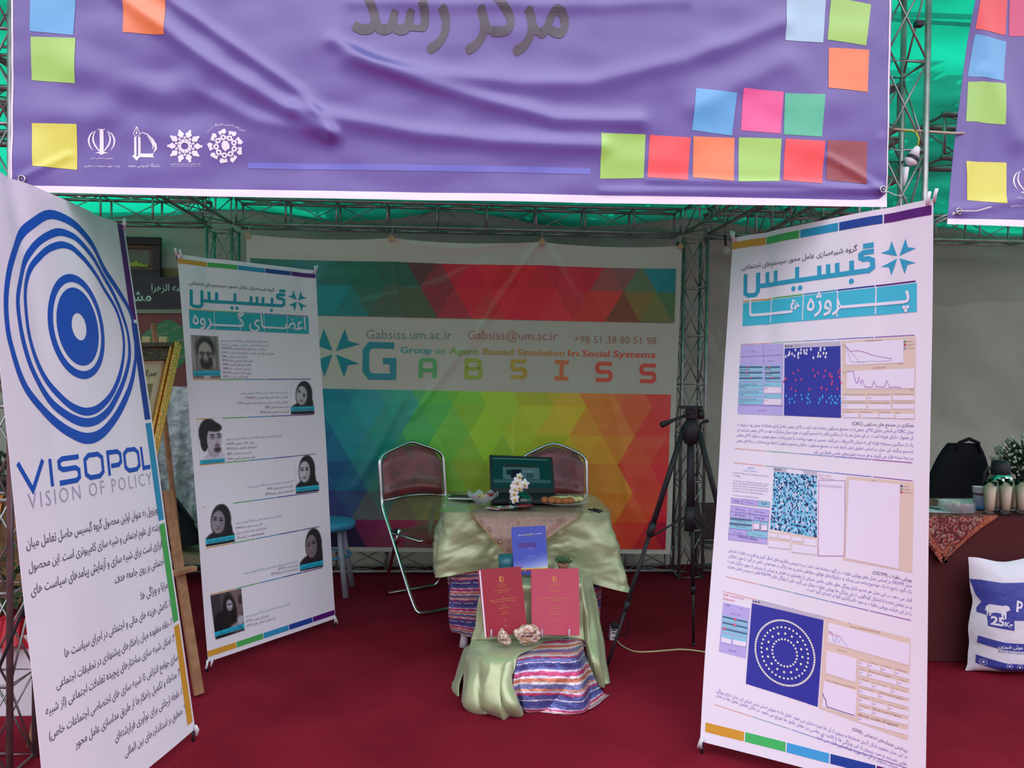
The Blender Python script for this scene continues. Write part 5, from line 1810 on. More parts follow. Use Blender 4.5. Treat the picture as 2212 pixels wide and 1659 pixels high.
# ---- folding chairs
def chair(label, o, ang, wd=0.215):
    T = local(o, ang)   # local -y is the chair's back, +y its front
    t = thing('folding_chair', label, 'chair', tuple(o), 'folding chairs at the table')
    r = 0.0115
    side = lambda sx: [(sx * (wd - 0.05), -0.272, 0.925), (sx * (wd - 0.012), -0.266, 0.893), (sx * wd, -0.258, 0.85), (sx * wd, -0.235, 0.70), (sx * wd, -0.222, 0.62), (sx * wd, -0.19, 0.56), (sx * wd, -0.10, 0.45),
                       (sx * wd, 0.06, 0.25), (sx * (wd - 0.01), 0.20, 0.055), (sx * (wd - 0.045), 0.245, 0.013)]
    pts = [T(*p) for p in reversed(side(-1))] + [T(-0.075, -0.277, 0.966), T(-0.02, -0.28, 0.984), T(0.02, -0.28, 0.984), T(0.075, -0.277, 0.966)] + [T(*p) for p in side(1)] + [T(0, 0.25, 0.012)]
    # smooth the tube path
    V = pts
    out = []
    n = len(V)
    for i in range(n):
        p0, p1, p2, p3 = V[i - 1], V[i], V[(i + 1) % n], V[(i + 2) % n]
        for j in range(3):
            f = j / 3
            out.append(0.5 * ((2 * p1) + (p2 - p0) * f + (2 * p0 - 5 * p1 + 4 * p2 - p3) * f * f + (3 * p1 - p0 - 3 * p2 + p3) * f ** 3))
    for p in out:
        p.z = max(p.z, r)
    MB().tube(out, r, 10, closed=True).build('main_frame', M_chrome, t)
    ri = wd - 0.03
    rear = [T(-ri, -0.03, 0.47), T(-ri, -0.10, 0.34), T(-ri, -0.235, 0.05), T(-ri + 0.035, -0.255, r + .001), T(ri - 0.035, -0.255, r + .001), T(ri, -0.235, 0.05), T(ri, -0.10, 0.34), T(ri, -0.03, 0.47)]
    MB().tube(rear, r, 10).build('rear_leg_frame', M_chrome, t)
    # seat
    rows = []
    for i in range(9):
        v = i / 8
        row = []
        for j in range(13):
            u = j / 12 * 2 - 1
            z = 0.452 + 0.022 * (1 - u ** 4) * (1 - (2 * v - 1) ** 4)
            row.append(T(u * (wd - 0.028) * (1 - 0.06 * v), -0.13 + 0.38 * v, z))
        rows.append(row)
    m = MB().grid(rows)
    low = [[p - Vector((0, 0, 0.045 if (0 < i < 8 and 0 < j < 12) else 0.028)) for j, p in enumerate(r_)] for i, r_ in enumerate(rows)]
    m.grid([list(reversed(r_)) for r_ in low])
    rim = [rows[0][j] for j in range(13)] + [rows[i][12] for i in range(1, 9)] + [rows[8][j] for j in range(11, -1, -1)] + [rows[i][0] for i in range(7, 0, -1)]
    rl = [low[0][j] for j in range(13)] + [low[i][12] for i in range(1, 9)] + [low[8][j] for j in range(11, -1, -1)] + [low[i][0] for i in range(7, 0, -1)]
    m.grid([rl, rim], wrap=True)
    m.build('seat', M_leather, t)
    MB().tube([T(-wd, -0.11, 0.445), T(-wd + 0.02, 0.24, 0.445), T(wd - 0.02, 0.24, 0.445), T(wd, -0.11, 0.445)], 0.008, 8).build('seat_frame', M_chrome, t)
    # padded backrest with arched top
    nu, nv = 17, 15
    fr, bk = [], []
    for i in range(nv):
        v = i / (nv - 1)
        a, b = [], []
        for j in range(nu):
            u = j / (nu - 1) * 2 - 1
            top = 0.970 - 0.068 * abs(u) ** 1.3 - 0.045 * max(0, abs(u) - 0.8) / 0.2
            bot = 0.632 + 0.022 * (1 - u * u)
            z = bot + (top - bot) * v
            ww = (wd - 0.016) * (1 - 0.02 * (1 - v))
            y = -0.222 - 0.05 * (z - 0.62) / 0.33
            e = (1 - abs(u) ** 8) * (1 - abs(2 * v - 1) ** 8)
            bulge = 0.014 * e + 0.02 * e * math.exp(-((v - 0.13) / 0.12) ** 2)
            a.append(T(u * ww, y + bulge, z))
            b.append(T(u * ww, y - 0.010 * e - 0.002, z))
        fr.append(a)
        bk.append(b)
    m = MB().grid(fr)
    m.grid([list(reversed(r_)) for r_ in bk])
    m.build('backrest', M_leather, t)
    MB().tube([T(-wd + 0.004, -0.226, 0.622), T(-0.1, -0.216, 0.640), T(0, -0.214, 0.646), T(0.1, -0.216, 0.640), T(wd - 0.004, -0.226, 0.622)], 0.0085, 8).build('back_rail', M_chrome, t)
    for sx in (-1, 1):
        MB().tube([T(sx * (wd + 0.004), -0.07, 0.455), T(sx * (wd - 0.035), -0.07, 0.455)], 0.013, 8).build('hinge', M_black, t)
    return t


pa, pb = G(829, 1277), G(944, 1256)
wv = (pb - pa).normalized()
ang = math.atan2(wv.y, wv.x)
# local x along width, front is local +y; the chair faces the camera side, so turn by pi
c_ang = ang + math.pi
mid = (pa + pb) / 2
c_ang -= 0.06
fwd = Vector((-math.sin(c_ang), math.cos(c_ang), 0))
chair('maroon padded folding chair facing sideways at the left end of the table', tuple(mid + fwd * 0.255 + Vector((0.01, -0.13, 0))), c_ang, 0.236)
cr = W(1200, 1000, 5.30)
chair('maroon padded folding chair behind the laptop', (cr.x, 5.05, 0), math.pi + 0.03)

# ---- table with its cloths
TZ = 0.73
q = [G(975, 1069, TZ), G(1276, 1068, TZ), G(1328, 1112, TZ), G(952, 1114, TZ)]
TX0, TX1 = (q[0].x + q[3].x) / 2 - 0.01, (q[1].x + q[2].x) / 2
TY0, TY1 = 4.17, 4.80
tc_ = Vector(((TX0 + TX1) / 2, (TY0 + TY1) / 2, 0))
tx, ty = (TX1 - TX0) / 2, (TY1 - TY0) / 2
t = thing('table', 'white plastic table hidden under the green satin cloth', 'table', tuple(tc_))
bevel(MB().box(tc_ + Vector((0, 0, TZ - 0.025)), (2 * tx - 0.03, 2 * ty - 0.03, 0.03)).build('tabletop', M_white, t, False), 0.008)
for sx in (-1, 1):
    for sy in (-1, 1):
        p = tc_ + Vector((sx * (tx - 0.125), sy * (ty - 0.12), 0))
        MB().tube([p + Vector((0, 0, TZ - 0.04)), p + Vector((sx * 0.01, sy * 0.01, 0.05)), p + Vector((sx * 0.012, sy * 0.012, 0.002))], [0.024, 0.02, 0.026], 10).build('leg', M_white, t)


def ring_pt(a, X, Y, r=0.10):
    """point of a rounded rectangle in direction a, and its outward normal"""
    c, s_ = math.cos(a), math.sin(a)
    e = 11.0
    k = (abs(c) ** e + abs(s_) ** e) ** (-1 / e)
    return c * k * X, s_ * k * Y


def skirt(fn, na=240, nz=40):
    """closed hanging cloth: fn(angle, v) -> point"""
    return [[fn(2 * math.pi * j / na, i / nz) for j in range(na)] for i in range(nz + 1)]


SC = [(rgb(78, 88, 158), 5), (rgb(96, 104, 172), 3), (rgb(206, 200, 224), 2), (rgb(198, 66, 120), 4), (rgb(226, 216, 226), 2), (rgb(206, 122, 92), 3), (rgb(222, 212, 206), 2), (rgb(110, 116, 168), 4), (rgb(216, 150, 120), 2),
      (rgb(214, 206, 222), 2), (rgb(196, 60, 110), 2), (rgb(84, 90, 154), 4), (rgb(226, 220, 228), 1)]
SEQ = [c for c, n in SC for _ in range(n)]


def stripe(v, jitter=0.0):
    return SEQ[int((v * 310 + jitter) % len(SEQ))]


def sk(a, v):
    X, Y = ring_pt(a, tx - 0.012, ty - 0.012)
    k = 1 - 0.09 * v + 0.018 * v * math.sin(a * 17 + 1.3 * math.sin(a * 3)) + 0.012 * v * math.sin(a * 31 + 2)
    if math.cos(a) < -0.7:
        k += 0.02 * math.sin(v * 9 + a * 5)
    z = TZ - 0.02 - (TZ - 0.04) * v
    low = 0.085 * max(0, math.sin(a * 2 + 0.6)) * v ** 3
    return tc_ + Vector((X * k, Y * k, max(0.006, z + low)))


R_ = skirt(sk, 260, 150)
m = MB().grid(R_, cols=lambda i, j: stripe(i / 150 * 0.68 + 0.01 * math.sin(j * 0.11) + 0.003 * math.sin(j * 0.23), 0.4 * noise.noise(Vector((j * 0.12, i * 0.1, 0)))), wrap=True)
o = m.build('striped_skirt', M_stripe)
tag(o, 'striped blue, pink and orange foil cloth hanging under the green satin on the table', 'cloth')

# sage satin cloth: top and hanging sides with corner points
M_cord = mat('gold_cord', rgb(176, 156, 96), rough=0.5)


def sat(a, v):
    X, Y = ring_pt(a, tx + 0.004, ty + 0.004)
    corner = max(0.0, abs(math.sin(2 * a)) - 0.55) / 0.45
    right = max(0, math.cos(a + 0.55))
    drop = 0.292 + 0.03 * corner + 0.07 * right * corner
    fl = ((0.055 + 0.05 * right) * corner ** 1.2 + 0.03 * math.sin(a * 13) + 0.02 * math.sin(a * 7 + 1)) * v ** 1.1
    fl += (0.030 * noise.noise(Vector((a * 5, v * 3.5, 0))) + 0.018 * (0.3 - abs(noise.noise(Vector((a * 9 + v * 3, v * 7, 3)))))) * min(1, v * 3)
    fl += 0.014 * abs(math.sin(a * 9 + 2.2 * v)) * v
    dx, dy = math.cos(a), math.sin(a)
    z = TZ + 0.004 - drop * v
    return tc_ + Vector((X + dx * fl, Y + dy * fl * 0.8, z + (0.012 * math.sin(a * 11) * v)))


R_ = skirt(sat, 300, 34)
m = MB().grid(R_, wrap=True)
ctr = [[tc_ + (R_[0][j] - tc_) * k + Vector((0, 0, 0)) for j in range(300)] for k in (1.0, 0.8, 0.6, 0.4, 0.2, 0.02)]
for row in ctr:
    for p in row:
        p.z = TZ + 0.004
m.grid(ctr[::-1], wrap=True)
o = m.build('satin_tablecloth', M_satin)
tag(o, 'pale sage green satin cloth draped over the table', 'tablecloth')

# paisley cloth laid cornerwise over the satin
M_termeh = bpy.data.materials.new('paisley_cloth')
M_termeh.use_nodes = True
N_, L_ = M_termeh.node_tree.nodes, M_termeh.node_tree.links
b_ = N_['Principled BSDF']
tc1, vo, r1, n1, mx = N_.new('ShaderNodeTexCoord'), N_.new('ShaderNodeTexVoronoi'), N_.new('ShaderNodeValToRGB'), N_.new('ShaderNodeTexNoise'), N_.new('ShaderNodeMix')
vo.inputs['Scale'].default_value = 58
n1.inputs['Scale'].default_value = 70
L_.new(tc1.outputs['Object'], vo.inputs['Vector'])
L_.new(tc1.outputs['Object'], n1.inputs['Vector'])
L_.new(vo.outputs['Distance'], r1.inputs[0])
e_ = r1.color_ramp.elements
e_[0].color, e_[0].position = rgb(160, 96, 84), 0.1
e_[1].color, e_[1].position = rgb(186, 150, 140), 0.75
x_ = r1.color_ramp.elements.new(0.35)
x_.color = rgb(206, 172, 146)
x_ = r1.color_ramp.elements.new(0.5)
x_.color = rgb(112, 120, 84)
mx.data_type = 'RGBA'
L_.new(n1.outputs['Fac'], mx.inputs['Factor'])
L_.new(r1.outputs[0], mx.inputs['A'])
mx.inputs['B'].default_value = rgb(172, 128, 118)
L_.new(mx.outputs['Result'], b_.inputs['Base Color'])
b_.inputs['Roughness'].default_value = 0.4
t = thing('paisley_cloth', 'small paisley cloth with gold edging hanging as a triangle over the table front', 'cloth', tuple(tc_ + Vector((0, 0, TZ))))
tipx = W(1105, 1203, 4.12).x
lx, rx = W(1018, 1115, TY0).x, W(1258, 1112, TY0).x
yf = TY0 - 0.012
rows = []
for i in range(24):
    v = i / 23
    y = TY1 - 0.1 - (TY1 - 0.1 - yf) * v
    wl, wr = (TX0 + 0.12) + (lx - TX0 - 0.12) * v, (TX1 - 0.1) + (rx - TX1 + 0.1) * v
    rows.append([Vector((wl + (wr - wl) * j / 30, y, TZ + 0.0075)) for j in range(31)])
for i in range(1, 22):
    v = i / 21
    wl, wr = lx + (tipx - lx) * v, rx + (tipx - rx) * v
    dz = 0.232 * v
    rows.append([Vector((wl + (wr - wl) * j / 30, yf - 0.014 - 0.045 * min(1, v * 2) - 0.006 * math.sin(j * 0.6), TZ + 0.002 - dz)) for j in range(31)])
MB().grid(rows).build('panel', M_termeh, t)
edge = [r_[0] + Vector((0, -0.002, 0.002)) for r_ in rows[22:]] + [r_[-1] + Vector((0, -0.002, 0.002)) for r_ in rows[22:][::-1]]
MB().tube(edge, 0.003, 6).build('edging', M_cord, t)
# paisley drops
m = MB()
for (px, py, rr) in ((1058, 1142, .014), (1080, 1168, .018), (1040, 1126, .010), (1196, 1168, .015), (1222, 1140, .013), (1098, 1186, .012), (1120, 1128, .010), (1212, 1122, .010)):
    p = W(px, py, yf - 0.068)
    m.tube([p + Vector((math.cos(a) * rr * (0.35 + 0.65 * a / 6), 0, math.sin(a) * rr * (0.35 + 0.65 * a / 6))) for a in [k * 0.4 for k in range(16)]], 0.0016, 5)
m.build('paisley_pattern', mat('paisley_line', rgb(140, 100, 70), rough=0.6), t)

# clear plastic cover with its bright front edge
M_film = bpy.data.materials.new('clear_film')
M_film.use_nodes = True
N_, L_ = M_film.node_tree.nodes, M_film.node_tree.links
N_.clear()
oo, tr_, gl_, mx_, fr_ = N_.new('ShaderNodeOutputMaterial'), N_.new('ShaderNodeBsdfTransparent'), N_.new('ShaderNodeBsdfGlossy'), N_.new('ShaderNodeMixShader'), N_.new('ShaderNodeFresnel')
tr_.inputs[0].default_value = (0.9, 0.93, 0.92, 1)
gl_.inputs['Roughness'].default_value = 0.12
fr_.inputs['IOR'].default_value = 1.22
tcf, nf, bf = N_.new('ShaderNodeTexCoord'), N_.new('ShaderNodeTexNoise'), N_.new('ShaderNodeBump')
nf.inputs['Scale'].default_value = 9
bf.inputs['Strength'].default_value = 0.25
bf.inputs['Distance'].default_value = 0.03
L_.new(tcf.outputs['Object'], nf.inputs['Vector'])
L_.new(nf.outputs['Fac'], bf.inputs['Height'])
L_.new(bf.outputs[0], gl_.inputs['Normal'])
L_.new(bf.outputs[0], fr_.inputs['Normal'])
sc_m = N_.new('ShaderNodeMath')
sc_m.operation = 'MULTIPLY'
sc_m.inputs[1].default_value = 0.4
L_.new(fr_.outputs[0], sc_m.inputs[0])
L_.new(sc_m.outputs[0], mx_.inputs[0])
L_.new(tr_.outputs[0], mx_.inputs[1])
L_.new(gl_.outputs[0], mx_.inputs[2])
L_.new(mx_.outputs[0], oo.inputs[0])


def thin_glass(name, tint, ior, rough=0.05):
    m = bpy.data.materials.new(name)
    m.use_nodes = True
    N, L = m.node_tree.nodes, m.node_tree.links
    N.clear()
    o, a, g, x, f = N.new('ShaderNodeOutputMaterial'), N.new('ShaderNodeBsdfTransparent'), N.new('ShaderNodeBsdfGlossy'), N.new('ShaderNodeMixShader'), N.new('ShaderNodeFresnel')
    a.inputs[0].default_value = tint
    g.inputs['Roughness'].default_value = rough
    f.inputs['IOR'].default_value = ior
    L.new(f.outputs[0], x.inputs[0])
    L.new(a.outputs[0], x.inputs[1])
    L.new(g.outputs[0], x.inputs[2])
    L.new(x.outputs[0], o.inputs[0])
    return m


M_glass = thin_glass('thin_clear_glass', (0.93, 0.95, 0.94, 1), 1.35)
M_acryl = mat('acrylic_prong', rgb(214, 222, 232), rough=0.12, spec=0.9, alpha=0.55)
rows = []
fx0, fx1 = TX0 - 0.02, TX1 + 0.01
for i in range(30):
    v = i / 29
    y = TY1 - 0.02 - (TY1 - yf + 0.0) * v
    rows.append([Vector((fx0 + (fx1 - fx0) * j / 50, y, TZ + 0.013 + 0.004 * noise.noise(Vector((j * 0.3, i * 0.3, 2))))) for j in range(51)])
for i in range(1, 5):
    rows.append([Vector((fx0 + (fx1 - fx0) * j / 50, yf - 0.02 - 0.006 * i - 0.004 * math.sin(j * 0.7), TZ + 0.010 - 0.011 * i * (0.5 + 0.5 * math.sin(j * 0.25) ** 2))) for j in range(51)])
m = MB().grid(rows)
# the part that slips off at the table's left end
rows2 = []
for i in range(14):
    v = i / 13
    rows2.append([Vector((fx0 - 0.055 * math.sin(v * 2.2) - 0.01 * math.sin(j * 0.8), yf + (TY1 - 0.15 - yf) * j / 20, TZ + 0.013 - 0.13 * v ** 1.3)) for j in range(21)])
m.grid(rows2)
o = m.build('plastic_cover', M_film)
tag(o, 'thin clear plastic sheet covering the tabletop', 'plastic cover')

# ---- laptop
t = thing('laptop', 'open black laptop with a dark screen on the table', 'laptop', tuple(W(1127, 1088, 4.52)))
M_lap = mat('laptop_shell', rgb(26, 28, 34), rough=0.4)
bl, br = W(1059, 1083, 4.60), W(1199, 1080, 4.60)
bl.z = br.z = TZ + 0.042
tl, tr2 = W(1057, 985, 4.70), W(1193, 990, 4.70)
tl.z += 0.006
tr2.z += 0.006
SL = Sheet(tl, tr2, bl, br)
SL.body('lid', M_lap, t, (0.02, 0.02, 0.025, 1), 2, 2, thick=0.008)
M_scr = mat('laptop_screen', attr=True, rough=0.12, spec=0.6, emit=0.06)
A = Art(SL)
A.rect(0.014, 0.012, SL.w - 0.014, SL.h - 0.03, rgb(20, 66, 62), 1)
A.rect(0.02, 0.018, SL.w - 0.03, 0.021, rgb(120, 170, 170), 2)
A.rect(0.02, SL.h - 0.078, SL.w - 0.02, SL.h - 0.058, rgb(66, 100, 104), 2)
A.rect(0.075, 0.07, SL.w - 0.082, 0.142, rgb(84, 114, 118), 2)
A.rect(0.096, 0.086, 0.12, 0.116, rgb(26, 54, 54), 3)
A.rect(0.121, 0.084, 0.182, 0.135, rgb(26, 28, 40), 3)
A.rect(0.19, 0.086, 0.25, 0.102, rgb(106, 134, 140), 3)
A.rect(0.21, 0.106, 0.25, 0.136, rgb(50, 84, 86), 3)
A.rect(0.02, SL.h - 0.05, SL.w - 0.03, SL.h - 0.047, rgb(40, 76, 76), 2)
A.emit('screen', t, M_scr)
m = MB()
ctr_ = (bl + br) / 2
bevel(m.box(ctr_ + Vector((0, -0.125, -0.012)), (SL.w, 0.25, 0.02)).build('base', M_lap, t, False), 0.004)
m = MB()
for i in range(5):
    for j in range(14):
        m.box(ctr_ + Vector((-0.15 + 0.023 * j, -0.03 - 0.022 * i, 0.001)), (0.018, 0.017, 0.006))
o = m.build('keyboard', M_black, t, False)
o['kind'] = 'stuff'
MB().box(ctr_ + Vector((0, -0.19, -0.001)), (0.09, 0.05, 0.003)).build('touchpad', M_black, t, False)

# ---- vase with orchid
p = W(1128, 1090, 4.30)
vb = Vector((p.x, 4.30, TZ + 0.018))
t = thing('vase', 'squat dark green glass vase in front of the laptop', 'vase', tuple(vb))
M_vase = mat('dark_green_glass', rgb(8, 58, 52), rough=0.1, spec=0.9, coat=0.5)
MB().lathe([(0.001, 0), (0.035, 0.0), (0.052, 0.012), (0.058, 0.03), (0.05, 0.05), (0.028, 0.068), (0.014, 0.08), (0.013, 0.094), (0.019, 0.10), (0.015, 0.10), (0.01, 0.085), (0.022, 0.064), (0.001, 0.03)], vb, 28).build('body', M_vase, t)
t = thing('orchid', 'white orchid spray with yellow centres arching from the dark green vase', 'flower', tuple(vb + Vector((0, 0, 0.09))))
M_petal = mat('orchid_petal', rgb(240, 238, 236), rough=0.55)
M_yel = mat('orchid_centre', rgb(206, 190, 30), rough=0.5)
M_stem = mat('green_stem', rgb(80, 112, 60), rough=0.6)
st = [vb + Vector((0, 0, 0.04)), vb + Vector((0, -0.01, 0.11)), W(1128, 1030, 4.27), W(1116, 1028, 4.25), W(1112, 1050, 4.24), W(1108, 1075, 4.23), W(1101, 1086, 4.23), W(1104, 1091, 4.23)]
MB().tube([crom(st, k / 30) for k in range(31)], 0.0018, 6).build('stem', M_stem, t)


def blossom(px, py, s_, tilt, Y=4.225):
    c = W(px, py, Y)
    m = MB()
    for k in range(5):
        a = tilt + 2 * math.pi * k / 5
        wdt = 0.62 if k % 2 else 0.8
        R_ = Matrix.Rotation(a, 3, 'Y')
        vs, fs = [], []
        nl, nw = 6, 5
        for i in range(nl):
            u = i / (nl - 1)
            hw = s_ * wdt * 0.55 * math.sin(math.pi * (0.12 + 0.83 * u)) ** 0.7
            for j in range(nw):
                w_ = (j / (nw - 1) * 2 - 1)
                vs.append(c + R_ @ Vector((w_ * hw, -0.004 + 0.010 * u * u - 0.006 * (1 - w_ * w_), s_ * u)))
        for i in range(nl - 1):
            for j in range(nw - 1):
                a_ = i * nw + j
                fs.append((a_, a_ + 1, a_ + nw + 1, a_ + nw))
        m.add(vs, fs)
    f = m.build('blossom', M_petal, t)
    m = MB()
    m.ball(c + Vector((0, -0.011, -0.002)), 0.0065, 6, sc_=(1, 1.3, 0.8))
    m.ball(c + Vector((0.004, -0.013, -0.008)), 0.0045, 6)
    m.build('yellow_centre', M_yel, f)


for px, py, s_, tl_ in ((1122, 1029, 0.019, 0.3), (1117, 1042, 0.030, 0.9), (1133, 1046, 0.028, 0.1), (1112, 1056, 0.032, 0.5), (1122, 1053, 0.027, 1.4), (1110, 1066, 0.027, 0.2), (1112, 1078, 0.027, 1.0)):
    blossom(px, py, s_, tl_)

# ---- sweets bowl, pastry plate, leaflets, pens, book
M_crys = mat('cut_crystal', rgb(214, 220, 222), rough=0.1, spec=1.0, alpha=0.38, bump=0.6, bscale=60)
pb_ = W(1042, 1092, 4.33)
bb = Vector((pb_.x, 4.33, TZ + 0.016))
t = thing('glass_bowl', 'scalloped clear glass bowl of wrapped sweets on the table', 'bowl', tuple(bb))
prof = [(0.001, 0.002), (0.028, 0.002), (0.034, 0.012), (0.055, 0.032), (0.082, 0.062), (0.086, 0.064), (0.056, 0.028), (0.03, 0.008), (0.001, 0.008)]
m = MB().lathe(prof, bb, 40)
m.v = [(x, y, z + (0.011 * math.sin(8 * math.atan2(y - bb.y, x - bb.x)) if z - bb.z > 0.055 else 0)) for x, y, z in m.v]
m.build('body', M_crys, t)
for k, (dx, dy, col) in enumerate([(-0.03, -0.01, (168, 44, 60)), (0.0, -0.02, (206, 188, 90)), (0.03, -0.01, (150, 48, 50)), (-0.01, 0.02, (210, 200, 180)), (0.02, 0.02, (190, 176, 80)), (0.045, 0.005, (160, 60, 64)), (-0.045, 0.01, (204, 204, 210))]):
    c = bb + Vector((dx, dy, 0.044 + 0.006 * (k % 3)))
    m = MB().ball(c, 0.0125, 7, sc_=(1.3, 1, 0.8))
    for sg in (-1, 1):
        m.tube([c + Vector((sg * 0.014, 0, 0)), c + Vector((sg * 0.024, 0.002, 0.004))], [0.002, 0.009], 7)
    o = m.build('sweet', mat('sweet_%d' % col[0], rgb(*col), rough=0.2, spec=0.8))
    tag(o, 'foil-wrapped sweet in the scalloped glass bowl', 'sweet', 'wrapped sweets in the glass bowl')
pp = W(1217, 1094, 4.38)
pc = Vector((pp.x, 4.38, TZ + 0.016))
t = thing('pastry_plate', 'clear glass plate of pastries at the right end of the table', 'plate', tuple(pc))
MB().lathe([(0.001, 0.0), (0.09, 0.0), (0.135, 0.012), (0.137, 0.015), (0.09, 0.005), (0.001, 0.005)], pc, 36, sx=1.0, sy=0.8).build('dish', M_crys, t)
M_past = mat('pastry', rgb(190, 118, 70), rough=0.6, col2=rgb(164, 92, 52), vscale=40)
M_cake = mat('yellow_cake', rgb(220, 206, 120), rough=0.6, col2=rgb(236, 228, 170), vscale=30)
for dx, dy in ((-0.105, -0.02), (-0.07, -0.035), (-0.035, -0.045), (0.0, -0.05), (-0.06, 0.0), (0.03, -0.035)):
    tag(MB().ball(pc + Vector((dx, dy, 0.024)), 0.021, 9, sc_=(1.15, 1, 0.85)).build('round_pastry', M_past), 'round golden brown pastry on the glass plate', 'pastry', 'round pastries on the plate')
for k, (dx, dy) in enumerate(((0.0, 0.02), (0.035, 0.01), (0.07, 0.0), (0.095, 0.02), (0.05, 0.045), (-0.03, 0.03))):
    Rm = Matrix.Rotation(0.5 * k, 3, 'Z') @ Matrix.Rotation(0.25, 3, 'X')
    tag(bevel(MB().box(pc + Vector((dx, dy, 0.026)), (0.045, 0.028, 0.018), Rm).build('cake_slice', M_cake, None, False), 0.004), 'yellow cake slice on the glass plate', 'cake', 'cake slices on the plate')
cols = [(232, 232, 236), (196, 44, 70), (90, 150, 60), (226, 226, 230), (52, 110, 120), (206, 90, 110), (236, 236, 238), (60, 130, 140), (190, 50, 60)]
for k, c in enumerate(cols):
    pk = W(1068 + 8.2 * k, 1104, 4.20)
    Rm = Matrix.Rotation(-0.7 + 0.16 * k, 3, 'Z')
    o = MB().box(Vector((pk.x, 4.215 + 0.004 * (k % 3), TZ + 0.0195 + 0.0017 * k)), (0.085, 0.05, 0.0012), Rm).build('leaflet', mat('leaflet_%d_%d' % (c[0], c[1]), rgb(*c), rough=0.5), None, False)
    tag(o, ['white leaflet at the left end of the fan', 'crimson leaflet second in the fan', 'green leaflet third in the fan', 'pale leaflet between the green and the teal one', 'dark teal leaflet in the middle of the fan', 'rose leaflet just past the middle of the fan', 'white leaflet right after the rose one', 'light teal leaflet near the right end of the fan', 'dark red leaflet at the right end of the fan'][k] + ' on the table', 'leaflet', 'leaflets fanned on the table')
for k, (a_, b__, l_) in enumerate((((1272, 1100), (1296, 1107), 'black pen lying at the front right corner of the table'), ((1282, 1099), (1301, 1104), 'slim dark pen crossing the other at the table corner'))):
    p0, p1 = G(*a_, TZ + 0.024 + 0.008 * k), G(*b__, TZ + 0.024 + 0.008 * k)
    t = thing('pen', l_, 'pen', tuple(p0))
    MB().tube([p0, p1], 0.0048, 8).build('barrel', M_black, t)
    MB().tube([p1, p1 + (p1 - p0) * 0.12], [0.004, 0.001], 8).build('tip', M_chrome, t)
pd = G(1000, 1076, TZ + 0.02)
t = thing('notebook', 'closed black notebook at the back left corner of the table', 'notebook', tuple(pd))
bevel(MB().box(pd + Vector((0.01, 0, 0.006)), (0.17, 0.12, 0.012), Matrix.Rotation(-0.15, 3, 'Z')).build('cover', M_black, t, False), 0.002)
MB().box(pd + Vector((0.008, -0.001, 0.006)), (0.166, 0.119, 0.008), Matrix.Rotation(-0.15, 3, 'Z')).build('pages', M_white, t, False)

# ---- stepped display in front of the table
B1, B0 = 0.50, 0.245
bx0, bx1 = W(1046, 1300, 3.80).x, W(1258, 1300, 3.80).x
t = thing('box', 'taller box under the satin in front of the table, holding the blue book', 'box', ((bx0 + bx1) / 2, 3.92, 0), 'boxes of the stepped display')
M_card = mat('cardboard', rgb(160, 128, 92), rough=0.8)
MB().box(((bx0 + bx1) / 2, 3.94, B1 / 2 - 0.02), (bx1 - bx0 - 0.05, 0.22, B1 - 0.04)).build('body', M_card, t, False)
cx0, cx1 = W(1052, 1450, 3.5).x, W(1250, 1450, 3.5).x
t = thing('box', 'lower box under the cloths at the front of the display', 'box', ((cx0 + cx1) / 2, 3.62, 0), 'boxes of the stepped display')
MB().box(((cx0 + cx1) / 2, 3.65, B0 / 2 - 0.025), (cx1 - cx0 - 0.06, 0.17, B0 - 0.05)).build('body', M_card, t, False)


def C_(rows):
    return [[W(*p) for p in r] for r in rows]


g1 = loft(C_([
    [(1040, 1240, 4.07), (1066, 1236, 4.07), (1110, 1234, 4.07), (1170, 1233, 4.07), (1220, 1233, 4.07), (1254, 1233, 4.07)],
    [(1042, 1262, 3.83), (1056, 1258, 3.79), (1110, 1258, 3.785), (1170, 1258, 3.785), (1225, 1257, 3.785), (1257, 1255, 3.80)],
    [(1034, 1300, 3.80), (1050, 1300, 3.775), (1100, 1300, 3.77), (1170, 1300, 3.77), (1225, 1300, 3.775), (1260, 1300, 3.79)],
    [(1026, 1350, 3.78), (1046, 1350, 3.76), (1098, 1350, 3.755), (1170, 1350, 3.755), (1225, 1350, 3.76), (1262, 1350, 3.78)],
    [(1017, 1384, 3.77), (1042, 1384, 3.745), (1095, 1381, 3.74), (1160, 1379, 3.74), (1224, 1378, 3.74), (1264, 1384, 3.76)]]), 40, 70, 0.006, 9)
g2 = loft(C_([
    [(1017, 1384, 3.77), (1042, 1383, 3.745), (1090, 1381, 3.74), (1150, 1379, 3.74), (1222, 1378, 3.735)],
    [(1012, 1398, 3.72), (1042, 1396, 3.66), (1085, 1396, 3.64), (1130, 1396, 3.64), (1172, 1394, 3.64)],
    [(1006, 1414, 3.66), (1045, 1414, 3.53), (1080, 1416, 3.51), (1104, 1416, 3.505), (1122, 1412, 3.515)],
    [(1000, 1440, 3.63), (1036, 1442, 3.49), (1072, 1446, 3.46), (1096, 1444, 3.46), (1112, 1438, 3.48)],
    [(993, 1475, 3.60), (1025, 1478, 3.47), (1062, 1482, 3.43), (1092, 1482, 3.41), (1108, 1474, 3.44)],
    [(990, 1506, 3.58), (1018, 1518, 3.45), (1056, 1526, 3.40), (1096, 1524, 3.37), (1124, 1510, 3.40)],
    [(998, 1526, 3.54), (1026, 1538, 3.46), (1062, 1548, 3.42), (1100, 1552, 3.40), (1131, 1536, 3.44)]]), 60, 60, 0.016, 7)
